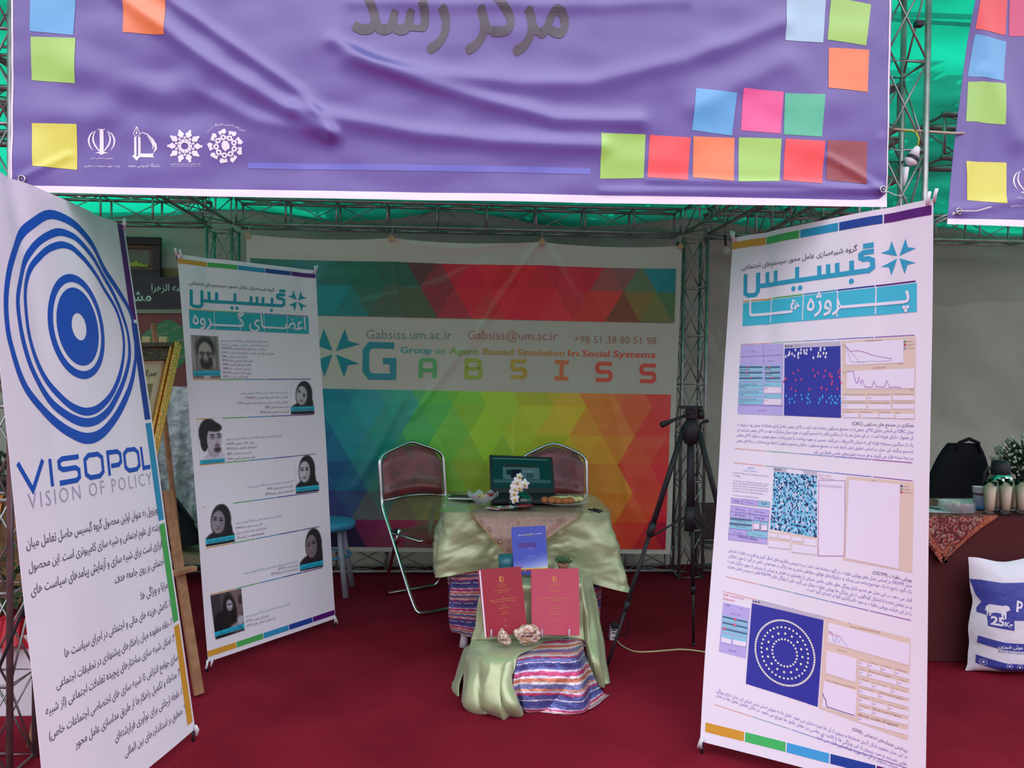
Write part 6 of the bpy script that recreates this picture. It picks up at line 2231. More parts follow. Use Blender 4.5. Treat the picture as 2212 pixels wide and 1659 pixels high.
g3_ = loft(C_([
    [(1254, 1238, 3.84), (1262, 1236, 3.92), (1270, 1236, 4.0), (1276, 1240, 4.06)],
    [(1260, 1300, 3.79), (1268, 1300, 3.83), (1278, 1300, 3.92), (1286, 1300, 4.0)],
    [(1264, 1370, 3.76), (1276, 1370, 3.76), (1288, 1372, 3.82), (1296, 1372, 3.92)],
    [(1270, 1430, 3.72), (1284, 1432, 3.68), (1296, 1434, 3.72), (1308, 1434, 3.82)],
    [(1278, 1476, 3.72), (1290, 1482, 3.70), (1302, 1484, 3.70), (1313, 1476, 3.76)]]), 44, 20, 0.008, 9)
g4_ = loft(C_([
    [(1020, 1390, 3.78), (1004, 1400, 3.84), (998, 1410, 3.9)],
    [(1004, 1440, 3.70), (992, 1450, 3.76), (986, 1452, 3.84)],
    [(992, 1480, 3.63), (980, 1488, 3.68), (976, 1482, 3.78)],
    [(990, 1504, 3.60), (982, 1502, 3.66), (978, 1494, 3.74)]]), 24, 12, 0.006, 9)


h1 = loft(C_([
    [(1150, 1386, 3.735), (1185, 1382, 3.735), (1224, 1380, 3.735), (1246, 1379, 3.74), (1258, 1384, 3.80)],
    [(1116, 1418, 3.515), (1160, 1415, 3.505), (1205, 1414, 3.50), (1243, 1413, 3.505), (1262, 1404, 3.68)],
    [(1110, 1450, 3.475), (1155, 1448, 3.47), (1205, 1447, 3.465), (1248, 1448, 3.47), (1274, 1440, 3.64)],
    [(1108, 1490, 3.455), (1155, 1492, 3.45), (1208, 1492, 3.44), (1256, 1494, 3.45), (1290, 1478, 3.60)],
    [(1122, 1526, 3.45), (1165, 1532, 3.44), (1212, 1532, 3.43), (1262, 1528, 3.44), (1306, 1498, 3.60)],
    [(1134, 1538, 3.45), (1172, 1541, 3.44), (1216, 1541, 3.43), (1268, 1534, 3.45), (1321, 1502, 3.62)]]), 110, 90, 0.007, 8)


def pleat(g, n, amp, bend=0.0, v0=0.15, ph=0.0):
    """crisp cloth folds running down a lofted grid"""
    nr, nc = len(g), len(g[0])
    for i in range(nr):
        v = i / (nr - 1)
        k = min(1, max(0, (v - v0) / 0.3))
        for j in range(nc):
            u = j / (nc - 1)
            s_ = abs(math.sin(math.pi * (n * (u + bend * v * v) + ph) + 0.7 * math.sin(u * 7)))
            g[i][j].y -= amp * k * (s_ ** 0.7 - 0.5) * (1 - 0.5 * (2 * u - 1) ** 4)
            g[i][j].x += amp * 0.3 * k * math.sin(2 * math.pi * (n * u + ph))
    return g


pleat(g1, 3, 0.010, 0.1, 0.3)
pleat(g2, 3.4, 0.040, -0.25, 0.34, 0.2)
pleat(g3_, 2.2, 0.024, 0.1, 0.05)
pleat(h1, 2.6, 0.022, 0.35, 0.3, 0.4)
m = MB()
for g_ in (g1, g2, g3_, g4_):
    m.grid(g_)
o = m.build('satin_drape', M_satin)
sm = o.modifiers.new('thickness', 'SOLIDIFY')
sm.thickness = 0.003
tag(o, 'sage green satin drape spilling over the stepped display to the carpet', 'cloth')

m = MB().grid(h1, cols=lambda i, j: stripe(0.02 + i / 110 * 0.30 + 0.018 * j / 90 + 0.004 * math.sin(j * 0.09), 0.35 * noise.noise(Vector((j * 0.12, i * 0.1, 7)))))
o = m.build('striped_cloth', M_stripe)
sm = o.modifiers.new('thickness', 'SOLIDIFY')
sm.thickness = 0.003
tag(o, 'shiny striped foil cloth bunched over the low front box of the display', 'cloth')


# ---- the three books
def book(label, TL, TR, BL, BR, cover, th, name='book', sp='right'):
    s = Sheet(*[Vector(p) for p in (TL, TR, BL, BR)])
    c = (s.c[2] + s.c[3]) / 2
    t = thing(name, label, 'book', tuple(c))
    s.body('cover', M_print, t, cover, 2, 2, thick=0.003)
    n = Vector(s.n)
    e = 0.004
    P = [Vector(s.at(x, y, -0.003)) for x, y in ((e, e), (s.w - e, e), (s.w - e, s.h - e), (e, s.h - e))]
    Q = [p - n * (th - 0.006) for p in P]
    MB().add(P + Q, [(0, 1, 2, 3), (7, 6, 5, 4), (0, 4, 5, 1), (1, 5, 6, 2), (2, 6, 7, 3), (3, 7, 4, 0)]).build('pages', mat('paper_edge', rgb(226, 222, 226), rough=0.8), t, False)
    P = [Vector(s.at(x, y, -(th - 0.003))) for x, y in ((0, 0), (s.w, 0), (s.w, s.h), (0, s.h))]
    Q = [p - n * 0.003 for p in P]
    MB().add(P + Q, [(0, 1, 2, 3), (7, 6, 5, 4), (0, 4, 5, 1), (1, 5, 6, 2), (2, 6, 7, 3), (3, 7, 4, 0)], cover).build('back_cover', M_print, t, False)
    return s, t


bz0 = 3.70
def hang(px, py, Y):
    return W(px, py, Y)
RED1, RED2, GLD = rgb(158, 28, 48), rgb(190, 70, 92), rgb(222, 180, 62)
zb = zf(1030, 1220, 9.217)


def book_art(s, t, lines, lx, emb, cover_edge=None):
    A = Art(s)
    # pen and D shaped crest
    ex, ey, k = emb
    F = lambda pts: [A.q(*zb(ex + x * k, ey + y * k)) for x, y in pts]
    A.poly(F([(-38, -46), (-20, -46), (-20, 46), (-38, 46)]), GLD)
    A.poly(F([(-30, -66), (-38, -46), (-20, -46)]), GLD)
    A.stroke(F([(-14, -50), (8, -46), (30, -20), (42, 12), (30, 34)]), 0.0019, GLD)
    A.stroke(F([(-34, 44), (34, 40)]), 0.0022, GLD)
    A.stroke(F([(-6, -46), (-4, 34)]), 0.0010, GLD)
    A.emit('crest', t)
    A = Art(s)
    for tx_, x0, y0, x1, y1 in lines:
        A.text(fa(tx_), zb(x0, y0), zb(x1, y1), GLD, 1, ys=1.2)
    A.emit('lettering', t)


s, t = book('dark red hardbound thesis with gold lettering and a white spine strip, left of the pair', W(1032, 1231, 3.74), W(1125, 1223.5, 3.74), W(1047, 1378, 3.66), W(1139, 1364, 3.66), RED1, 0.024)
book_art(s, t, [('دانشکده ادبیات و علوم انسانی', 398, 414, 596, 386), ('گروه علوم اجتماعی', 432, 446, 568, 428), ('پایان نامه جهت اخذ درجه کارشناسی ارشد', 346, 524, 672, 486), ('رشته پژوهش علوم اجتماعی', 408, 562, 618, 532),
                ('عنوان:', 500, 650, 542, 644), ('مدلسازی عامل محور همکاری و تولید خیر جمعی در مجتمع های', 254, 720, 800, 654), ('مسکونی (مورد مطالعه: مجتمع مسکونی ۵۶۸ «برج سپید»)', 296, 756, 766, 704),
                ('استاد راهنما:', 494, 826, 588, 810), ('دکتر احمدرضا اصغرپور ماسوله', 428, 876, 662, 846), ('استاد مشاور:', 510, 944, 594, 928), ('دکتر علی یوسفی', 488, 990, 620, 966), ('نگارنده:', 548, 1080, 588, 1072),
                ('سعید شفائی', 528, 1120, 608, 1106), ('شهریور ۹۳', 538, 1222, 618, 1210), ('دانشگاه فردوسی', 450, 368, 540, 356)], 0, (490, 285, 1.0))
A = Art(s)
A.ppoly([zb(44, 116), zb(74, 112), zb(192, 1444), zb(160, 1450)], rgb(232, 226, 238))
A.emit('white_strip', t)
s, t = book('lighter red hardbound thesis with gold lettering, right of the pair', W(1147.5, 1229, 3.74), W(1250.5, 1227.5, 3.74), W(1149, 1371, 3.66), W(1252, 1373, 3.66), RED2, 0.026)
book_art(s, t, [('دانشکده ادبیات و علوم انسانی', 1438, 392, 1648, 384), ('گروه علوم اجتماعی', 1470, 428, 1618, 422), ('پایان نامه جهت اخذ درجه کارشناسی ارشد', 1392, 500, 1706, 492), ('رشته پژوهش علوم اجتماعی', 1442, 534, 1650, 528),
                ('عنوان:', 1532, 626, 1574, 624), ('مدل سازی عامل محور پیدایش هنجارهای اجتماعی با استفاده از تئوری', 1206, 672, 1896, 668), ('بازی های محاسباتی بر مدل', 1414, 716, 1706, 712),
                ('استاد راهنما:', 1506, 834, 1608, 830), ('دکتر احمدرضا اصغرپور ماسوله', 1424, 876, 1686, 872), ('استاد مشاور:', 1510, 946, 1608, 942), ('دکتر محسن نوغانی', 1440, 988, 1672, 984), ('نگارش:', 1540, 1062, 1584, 1058),
                ('سیده زینب باغبانی', 1486, 1104, 1628, 1096), ('شهریور ۱۳۹۳', 1518, 1276, 1604, 1270), ('دانشگاه فردوسی', 1506, 352, 1592, 346)], 0, (1552, 285, 1.0))
zt_ = zf(940, 960, 5.925)
s, t = book('blue paperback standing behind the two red books', W(1104.5, 1139, 3.90), W(1178, 1135, 3.90), W(1110, 1243, 3.84), W(1184.5, 1240, 3.84), rgb(64, 82, 186), 0.014)
A = Art(s)
A.rect(0, s.h * 0.865, s.w, s.h * 0.885, rgb(232, 210, 60), 2)
A.rect(0, s.h * 0.885, s.w, s.h * 0.915, rgb(206, 50, 70), 2)
A.rect(0.03, s.h * 0.34, s.w - 0.05, s.h * 0.435, rgb(76, 50, 140), 2)
A.text(fa('جامعه‌شناسی'), zt_(1265, 1152), zt_(1366, 1144), rgb(240, 240, 250), 3, off=0.02)
A.text(fa('عامل‌محور'), zt_(1150, 1162), zt_(1258, 1153), rgb(236, 226, 70), 3, off=0.02)
A.text(fa('محاسباتی'), zt_(1055, 1170), zt_(1142, 1163), rgb(240, 240, 250), 3, off=0.02)
A.text(fa('تالیف'), zt_(1205, 1322), zt_(1228, 1320), rgb(210, 214, 240), 3)
A.text(fa('مجموعه مقالات'), zt_(1180, 1342), zt_(1254, 1338), rgb(210, 214, 240), 3)
A.text(fa('ترجمه'), zt_(1206, 1422), zt_(1236, 1420), rgb(210, 214, 240), 3)
A.text(fa('احمدرضا اصغرپور ماسوله'), zt_(1168, 1442), zt_(1280, 1436), rgb(220, 224, 244), 3)
A.emit('lettering', t)
# corner fade as a vertex-coloured patch
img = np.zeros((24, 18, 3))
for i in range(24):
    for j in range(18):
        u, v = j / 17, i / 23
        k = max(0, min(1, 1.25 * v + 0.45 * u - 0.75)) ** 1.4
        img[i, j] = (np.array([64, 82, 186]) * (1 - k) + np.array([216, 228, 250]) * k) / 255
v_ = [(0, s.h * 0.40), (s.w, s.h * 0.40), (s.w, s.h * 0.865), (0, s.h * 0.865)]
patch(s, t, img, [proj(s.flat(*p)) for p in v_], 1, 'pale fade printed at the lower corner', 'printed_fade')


# clear easels
def easel_stand(label, px, py, Y, wd, hgt=0.045):
    c = W(px, py, Y)
    c.z = (B0 if Y < 3.78 else B1) + 0.008
    t = thing('book_stand', label, 'book stand', tuple(c), 'clear acrylic book stands')
    for sx in (-1, 1):
        p = c + Vector((sx * wd, 0, 0))
        MB().tube([p + Vector((0, 0.12, 0.0)), p + Vector((0, -0.01, 0.002)), p + Vector((0, -0.035, 0.006)), p + Vector((0, -0.042, 0.02)), p + Vector((0, -0.040, hgt))], 0.0042, 8).build('prong', M_acryl, t)
    MB().tube([c + Vector((-wd, 0.06, 0.003)), c + Vector((wd, 0.06, 0.003))], 0.004, 8).build('crossbar', M_acryl, t)
    return t


easel_stand('clear acrylic stand holding the dark red book', 1088, 1372, 3.68, 0.058)
easel_stand('clear acrylic stand holding the lighter red book', 1198, 1372, 3.68, 0.062)
easel_stand('clear acrylic stand holding the blue book', 1146, 1245, 3.85, 0.03, 0.035)

# painted stones
M_stone = mat('painted_stone', attr=True, rough=0.35, spec=0.6, bump=0.4, bscale=60)


def stone(label, px, py, Y, s_, shape, words):
    c = W(px, py, Y)
    c.z = B0 + 0.006 + s_[2] * 0.86
    t = thing('painted_stone', label, 'stone', tuple(c))
    bm = bmesh.new()
    bmesh.ops.create_icosphere(bm, subdivisions=5, radius=1)
    vs, cols_ = [], []
    for v in bm.verts:
        p = v.co.copy()
        n = noise.noise(p * 1.6 + Vector((px, 0, 0))) * 0.22 + noise.noise(p * 5 + Vector((px, 0, 0))) * 0.08
        p *= 1 + n
        if shape == 'tri':
            k = 1 - 0.55 * max(0, (p.z + 0.6) / 1.6)
            p.x = p.x * k - 0.25 * p.z
        vs.append(tuple(c + Vector((p.x * s_[0], p.y * s_[1], p.z * s_[2]))))
        q_ = noise.noise(v.co * 3.0 + Vector((1, px, 0))) + 0.5 * noise.noise(v.co * 9)
        base = np.array([206, 178, 158]) if q_ > -0.05 else np.array([150, 132, 78]) if q_ > -0.3 else np.array([186, 124, 120])
        if q_ > 0.3:
            base = np.array([232, 216, 206])
        cols_.append(rgb(*base))
    fs = [tuple(v.index for v in f.verts) for f in bm.faces]
    bm.free()
    mesh_obj('body', vs, fs, M_stone, t, None, True, None, cols_)
    V = np.array(vs)
    # writing wrapped on the front face
    for tx_, x0, x1, zc, hh, col, th in words:
        v, f = glyphs(fa(tx_) if not tx_.isascii() else tx_, 2, 0.02)
        k = (x1 - x0) / (v[:, 0].max() - v[:, 0].min())
        out = []
        for a, b in v:
            x = c.x + (x0 + (a - v[:, 0].min()) * k)
            z = c.z + zc + b * k * hh
            m_ = (np.abs(V[:, 0] - x) < 0.006) & (np.abs(V[:, 2] - z) < 0.006)
            y = V[m_, 1].min() - 0.0012 if m_.any() else c.y - s_[1] * 0.8
            out.append((x, y, z))
        mesh_obj('lettering', out, f, mat('paint_%s' % th, col, rough=0.5), t)
    return t


stone('round painted stone with dark lettering between the red books', 1140, 1386, 3.60, (0.06, 0.03, 0.043), 'round', [('GABSISS', -0.032, 0.024, -0.004, 1.0, rgb(110, 40, 60), 'wine'), ('گبسیس', -0.02, 0.036, 0.014, 0.8, rgb(50, 44, 60), 'ink')])
stone('small pointed painted stone at the left of the display step', 1088, 1392, 3.585, (0.033, 0.022, 0.035), 'tri', [('GABSISS', -0.022, 0.008, -0.008, 1.2, rgb(70, 60, 110), 'violet')])

# blue glass candle cup and succulent on the upper step
p = W(1094, 1233, 3.90)
p.z = B1 + 0.008
t = thing('candle_cup', 'turquoise glass cup behind the dark red book', 'cup', tuple(p))
M_tq = mat('turquoise_glass', rgb(80, 170, 186), rough=0.08, trans=0.6, ior=1.4)
MB().lathe([(0.001, 0.0), (0.034, 0.0), (0.04, 0.008), (0.042, 0.066), (0.039, 0.066), (0.036, 0.01), (0.001, 0.008)], p, 28).build('body', M_tq, t)
MB().lathe([(0.001, 0.012), (0.035, 0.012), (0.035, 0.05), (0.001, 0.052)], p, 24).build('wax', mat('blue_wax', rgb(70, 140, 160), rough=0.5), t)
p = W(1216, 1238, 3.90)
p.z = B1 + 0.006
t = thing('succulent', 'small green succulent in a pot behind the lighter red book', 'plant', tuple(p))
MB().lathe([(0.001, 0.0), (0.022, 0.0), (0.03, 0.035), (0.027, 0.035), (0.001, 0.03)], p, 20).build('pot', mat('clay', rgb(150, 110, 84), rough=0.8), t)
M_succ = mat('succulent_leaf', rgb(66, 96, 64), rough=0.45)
for k in range(26):
    a = k * 2.4
    el_ = 0.25 + 1.15 * k / 26
    L0 = 0.05 - 0.022 * k / 26
    d = Vector((math.cos(a) * math.cos(el_), math.sin(a) * math.cos(el_), math.sin(el_)))
    b0 = p + Vector((0, 0, 0.03))
    MB().tube([b0, b0 + d * L0 * 0.5, b0 + d * L0 * 0.8, b0 + d * L0], [0.004, 0.0095, 0.007, 0.001], 6).build('leaf', M_succ, t)

# ---- tripod
F1, F2 = G(1308, 1455), G(1498, 1396)
mid_ = (F1 + F2) / 2
d_ = F2 - F1
perp = Vector((-d_.y, d_.x, 0)).normalized()
# pick the centre so that the column stands between the feet seen from the front
C = Vector((W(1491, 1000, 3.97).x, 3.97, 0))
F3 = C * 3 - F1 - F2
F3.z = 0
t = thing('tripod', 'black camera tripod with pan handle beside the rainbow backdrop', 'tripod', tuple(C))
apex = C + Vector((0, 0, 1.20))
for F in (F1, F2, F3):
    F = Vector((F.x, F.y, 0.012))
    d = F - apex
    off_ = Vector((d.x, d.y, 0)).normalized() * 0.035
    a0 = apex + off_
    leg = MB()
    leg.tube([a0, a0 + (F - a0) * 0.42], 0.0135, 10)
    lg = leg.build('leg', M_black, t)
    MB().tube([a0 + (F - a0) * 0.40, a0 + (F - a0) * 0.45], 0.018, 10).build('collar', M_black, lg)
    MB().tube([a0 + (F - a0) * 0.45, a0 + (F - a0) * 0.74], 0.0105, 10).build('middle_section', M_black, lg)
    MB().tube([a0 + (F - a0) * 0.72, a0 + (F - a0) * 0.755], 0.014, 10).build('collar', M_black, lg)
    MB().tube([a0 + (F - a0) * 0.75, F], 0.0075, 8).build('lower_section', M_black, lg)
    MB().ball(F, 0.012, 6).build('rubber_foot', M_black, lg)
    h = C + Vector((0, 0, 0.76))
    MB().tube([h, a0 + (F - a0) * 0.46], 0.005, 6).build('brace', M_black, t)
MB().tube([C + Vector((0, 0, 0.70)), C + Vector((0, 0, 1.17))], 0.017, 12).build('column', M_black, t)
MB().tube([C + Vector((0, 0, 0.68)), C + Vector((0, 0, 0.80))], 0.025, 12).build('spreader_hub', M_black, t)
MB().lathe([(0.001, 1.11), (0.03, 1.115), (0.042, 1.15), (0.046, 1.20), (0.03, 1.225), (0.02, 1.24), (0.001, 1.24)], C, 16).build('shoulder', M_black, t)
bevel(MB().box(C + Vector((0.0, 0, 1.262)), (0.052, 0.055, 0.05)).build('pan_head', M_black, t, False), 0.008)
bevel(MB().box(C + Vector((-0.005, -0.005, 1.297)), (0.11, 0.06, 0.014)).build('camera_plate', M_black, t, False), 0.003)
MB().tube([C + Vector((0.035, 0, 1.262)), C + Vector((0.06, 0, 1.262))], [0.026, 0.024], 12).build('tilt_knob', M_black, t)
MB().tube([C + Vector((-0.01, -0.02, 1.265)), W(1456, 907, 3.88), W(1434, 916, 3.84)], [0.006, 0.008, 0.014], 10).build('pan_handle', M_black, t)
MB().tube([W(1434, 916, 3.84), W(1429, 918, 3.835)], 0.0145, 10).build('handle_tip', M_black, t)
MB().tube([C + Vector((0.03, 0, 1.165)), W(1516, 913, 3.95), W(1524, 910, 3.95), W(1530, 909, 3.95)], [0.006, 0.006, 0.009, 0.009], 8).build('crank', M_black, t)

# ---- charger and white cable
pc_ = G(1326, 1385)
t = thing('power_strip', 'white socket block with a black plug standing on the carpet by the tripod leg', 'socket', tuple(pc_))
bevel(MB().box(pc_ + Vector((0, 0.02, 0.043)), (0.042, 0.04, 0.084), Matrix.Rotation(0.08, 3, 'Y')).build('body', M_white, t, False), 0.006)
bevel(MB().box(pc_ + Vector((0.002, 0.0, 0.088)), (0.036, 0.05, 0.03)).build('plug', M_black, t, False), 0.005)
for dz in (0.02, 0.045, 0.06):
    MB().box(pc_ + Vector((0.0, -0.001, dz)), (0.02, 0.003, 0.005)).build('slot', M_black, t, False)
kpts = [G(1330, 1382, 0.01), G(1345, 1396, 0.006), G(1370, 1407, 0.005), G(1400, 1408, 0.005), G(1440, 1405, 0.005), G(1475, 1403, 0.005), G(1520, 1408, 0.005), G(1580, 1420, 0.005), G(1640, 1440, 0.005)]
o = MB().tube([crom(kpts, k / 70) for k in range(71)], 0.0042, 6).build('cable', mat('pale_cable', rgb(196, 190, 140), rough=0.5))
tag(o, 'pale cable running over the carpet towards the projects banner', 'cable')
kpts = [pc_ + Vector((0.01, 0.0, 0.105)), pc_ + Vector((0.05, 0.02, 0.14)), pc_ + Vector((0.09, 0.05, 0.08)), pc_ + Vector((0.085, 0.06, 0.02)), pc_ + Vector((0.03, 0.1, 0.006)), pc_ + Vector((-0.1, 0.3, 0.006))]
o = MB().tube([crom(kpts, k / 50) for k in range(51)], 0.003, 6).build('cable', M_black)
tag(o, 'thin black cable looping from the plug beside the tripod', 'cable')

# ---- blue stool behind the portraits banner
p = W(708, 1140, 5.35)
sb = Vector((p.x, 5.35, 0))
t = thing('stool', 'blue plastic stool with grey legs half hidden by the portraits banner', 'stool', tuple(sb))
M_blue = mat('blue_plastic', rgb(64, 148, 192), rough=0.4)
MB().lathe([(0.001, 0.42), (0.15, 0.42), (0.175, 0.43), (0.182, 0.45), (0.178, 0.468), (0.16, 0.475), (0.001, 0.465)], sb, 32).build('seat', M_blue, t)
for a in (0.785, 2.356, 3.927, 5.498):
    d = Vector((math.cos(a), math.sin(a), 0))
    MB().tube([sb + d * 0.12 + Vector((0, 0, 0.425)), sb + d * 0.20 + Vector((0, 0, 0.003))], [0.015, 0.021], 10).build('leg', mat('grey_plastic', rgb(150, 152, 166), rough=0.5), t)
MB().tube([sb + Vector((math.cos(a), math.sin(a), 0)) * 0.15 + Vector((0, 0, 0.25)) for a in [k * math.pi / 12 for k in range(24)]], 0.008, 6, closed=True).build('brace_ring', M_blue, t)


# ================================================================== NEIGHBOURING STALL, RIGHT
def shiny_box(c, size, m, name, label, cat, ang=0, bw=0.004, group=None):
    o = bevel(MB().box(c, size, Matrix.Rotation(ang, 3, 'Z')).build(name, m, None, False), bw)
    return tag(o, label, cat, group)


RZ = 0.75
RX0 = W(1968, 1118, 3.98).x
RX1, RY0, RY1 = RX0 + 1.6, 3.98, 4.62
M_brown = mat('brown_cloth', rgb(84, 42, 44), rough=0.9, spec=0.15, bump=0.15, bscale=12)
t = thing('table', 'table under a brown cloth in the neighbouring stall', 'table', ((RX0 + RX1) / 2, 4.3, 0))
rc = Vector(((RX0 + RX1) / 2, (RY0 + RY1) / 2, 0))
rx_, ry_2 = (RX1 - RX0) / 2, (RY1 - RY0) / 2
MB().box(rc + Vector((0, 0, RZ - 0.03)), (2 * rx_ - 0.06, 2 * ry_2 - 0.06, 0.03)).build('tabletop', M_white, t, False)
for sx in (-1, 1):
    for sy in (-1, 1):
        MB().tube([rc + Vector((sx * (rx_ - 0.1), sy * (ry_2 - 0.1), RZ - 0.05)), rc + Vector((sx * (rx_ - 0.1), sy * (ry_2 - 0.1), 0.0))], 0.02, 8).build('leg', M_steel, t)


def rsk(a, v):
    X, Y = ring_pt(a, rx_, ry_2)
    k = 1 + 0.02 * v * math.sin(a * 9) + 0.014 * v * math.sin(a * 23 + 1) + 0.03 * v * noise.noise(Vector((a * 3, v * 2, 1)))
    return rc + Vector((X * k, Y * k, max(0.004, RZ - 0.004 - (RZ - 0.006) * v)))


R_ = skirt(rsk, 260, 40)
m = MB().grid(R_, wrap=True)
cap_ = [[rc + Vector(((R_[0][j].x - rc.x) * k, (R_[0][j].y - rc.y) * k, RZ - 0.004)) for j in range(260)] for k in (1.0, 0.6, 0.02)]
m.grid(cap_[::-1], wrap=True)
tag(m.build('brown_tablecloth', M_brown), 'plain dark brown cloth covering the neighbouring table to the ground', 'tablecloth')

M_red = bpy.data.materials.new('red_paisley')
M_red.use_nodes = True
N_, L_ = M_red.node_tree.nodes, M_red.node_tree.links
b_ = N_['Principled BSDF']
tc1, vo, r1, vo2, mx, r2 = N_.new('ShaderNodeTexCoord'), N_.new('ShaderNodeTexVoronoi'), N_.new('ShaderNodeValToRGB'), N_.new('ShaderNodeTexVoronoi'), N_.new('ShaderNodeMix'), N_.new('ShaderNodeValToRGB')
vo.inputs['Scale'].default_value = 38
vo2.inputs['Scale'].default_value = 85
L_.new(tc1.outputs['Object'], vo.inputs['Vector'])
L_.new(tc1.outputs['Object'], vo2.inputs['Vector'])
L_.new(vo.outputs['Distance'], r1.inputs[0])
L_.new(vo2.outputs['Distance'], r2.inputs[0])
e_ = r1.color_ramp.elements
e_[0].color, e_[0].position = rgb(164, 30, 44), 0.30
e_[1].color, e_[1].position = rgb(196, 168, 146), 0.42
r1.color_ramp.elements.new(0.6).color = rgb(130, 40, 48)
e_ = r2.color_ramp.elements
e_[0].color, e_[0].position = (1, 1, 1, 1), 0.2
e_[1].color, e_[1].position = (0.45, 0.3, 0.28, 1), 0.7
mx.data_type = 'RGBA'
mx.blend_type = 'MULTIPLY'
mx.inputs['Factor'].default_value = 1
L_.new(r1.outputs[0], mx.inputs['A'])
L_.new(r2.outputs[0], mx.inputs['B'])
L_.new(mx.outputs['Result'], b_.inputs['Base Color'])
b_.inputs['Roughness'].default_value = 0.75
t = thing('paisley_cloth', 'red paisley cloth with a pointed corner hanging over the brown tablecloth', 'cloth', tuple(rc + Vector((0, 0, RZ))))
tip = W(2031, 1219, RY0 - 0.02)
xl, xr = RX0 - 0.02, W(2152, 1120, RY0).x
rows = []
for i in range(20):
    v = i / 19
    rows.append([Vector((xl + (xr + 0.28 * (1 - v) - xl) * j / 30, RY1 - 0.05 + (RY0 - 0.012 - RY1 + 0.05) * v, RZ + 0.004)) for j in range(31)])
for i in range(1, 20):
    v = i / 19
    a, b = xl + (tip.x - xl) * v, xr + (tip.x - xr) * v ** 0.8
    rows.append([Vector((a + (b - a) * j / 30, RY0 - 0.03 - 0.006 * math.sin(j * 0.6), RZ + 0.002 + (tip.z - RZ) * v)) for j in range(31)])
MB().grid(rows).build('panel', M_red, t)
M_bord = mat('border_cloth', rgb(176, 104, 68), rough=0.8, col2=rgb(140, 60, 48), vscale=90)
for sd_ in (0, -1):
    ed = [r_[sd_] + Vector((0, -0.003, 0.0015)) for r_ in rows[(0 if sd_ else 19):]]
    inn = [r_[sd_] + (r_[sd_ if sd_ else 0] * 0) + Vector(((0.045 if sd_ == 0 else -0.045), -0.003, 0.0015 + (0.0 if k < 20 else 0.02))) for k, r_ in enumerate(rows[(0 if sd_ else 19):])]
    inn[-1] = ed[-1] + Vector((0, 0, 0.05))
    MB().grid([ed, inn]).build('border', M_bord, t)

# milk glasses, cup, flask, bowl, papers, bag, flowers
M_milk = mat('milk', rgb(226, 206, 176), rough=0.4)
glabs = ['tall glass of milky drink nearest the crystal bowl', 'tall glass of milky drink, second from the crystal bowl', 'tall glass of milky drink, third from the crystal bowl', 'tall glass of milky drink standing behind the front glasses beside the cup',
         'tall glass of milky drink in the rear row before the steel flask', 'tall glass of milky drink in the rear row, farthest from the cup']
for k, (px, Y) in enumerate(((2137, 4.03), (2171, 4.04), (2206, 4.05), (2148, 4.13), (2184, 4.14), (2216, 4.15))):
    b0 = W(px, 1105, Y)
    b0.z = RZ + 0.006
    t = thing('drinking_glass', glabs[k], 'glass', tuple(b0), 'glasses of milky drink on the neighbouring table')
    MB().lathe([(0.001, 0.0), (0.027, 0.0), (0.028, 0.004), (0.02, 0.012), (0.024, 0.03), (0.034, 0.165), (0.0325, 0.165), (0.0225, 0.034), (0.001, 0.02)], b0, 24).build('body', M_glass, t)
    MB().lathe([(0.001, 0.016), (0.0215, 0.02), (0.0232, 0.036), (0.0318, 0.142), (0.001, 0.143)], b0, 20).build('drink', M_milk, t)
b0 = W(2115, 1088, 4.24)
b0.z = RZ + 0.006
t = thing('paper_cup', 'white paper cup with a brown band beside the glasses', 'cup', tuple(b0))
MB().lathe([(0.001, 0), (0.026, 0), (0.035, 0.11), (0.037, 0.112), (0.033, 0.108), (0.024, 0.006), (0.001, 0.006)], b0, 24).build('body', M_white, t)
MB().lathe([(0.0318, 0.066), (0.0330, 0.080)], b0, 24).build('band', mat('brown_band', rgb(96, 70, 70), rough=0.6), t)
b0 = W(2160, 1080, 4.36)
b0.z = RZ + 0.006
t = thing('vacuum_flask', 'steel vacuum flask with a black lid and handle behind the glasses', 'flask', tuple(b0))
MB().lathe([(0.001, 0), (0.062, 0), (0.068, 0.01), (0.07, 0.12), (0.062, 0.15), (0.046, 0.168)], b0, 28).build('body', M_chrome, t)
MB().lathe([(0.046, 0.160), (0.050, 0.166), (0.051, 0.20), (0.047, 0.212), (0.046, 0.232), (0.036, 0.242), (0.001, 0.244)], b0, 28).build('lid', M_black, t)
MB().tube([b0 + Vector((-0.045, -0.01, 0.20)), b0 + Vector((-0.085, -0.012, 0.20)), b0 + Vector((-0.103, -0.012, 0.17)), b0 + Vector((-0.1, -0.012, 0.10)), b0 + Vector((-0.085, -0.012, 0.085))], 0.008, 8).build('handle', M_black, t)
b0 = W(2066, 1100, 4.10)
b0.z = RZ + 0.006
t = thing('crystal_bowl', 'round cut crystal bowl of sweets on the red paisley cloth', 'bowl', tuple(b0))
MB().lathe([(0.001, 0), (0.082, 0), (0.09, 0.006), (0.086, 0.05), (0.088, 0.054), (0.082, 0.052), (0.08, 0.008), (0.001, 0.006)], b0, 32).build('body', M_crys, t)
for k in range(12):
    a = k * 2.4
    r_ = 0.02 + 0.045 * (k / 12) ** 0.5
    c = b0 + Vector((r_ * math.cos(a), r_ * math.sin(a), 0.022 + 0.012 * (k % 2)))
    tag(MB().ball(c, 0.015, 6, sc_=(1.2, 1, 0.8)).build('sweet', mat('bowl_sweet_%d' % (k % 4), rgb(*[(206, 150, 140), (196, 190, 200), (150, 70, 90), (220, 210, 190)][k % 4]), rough=0.3)), 'wrapped sweet in the cut crystal bowl', 'sweet', 'sweets in the crystal bowl')
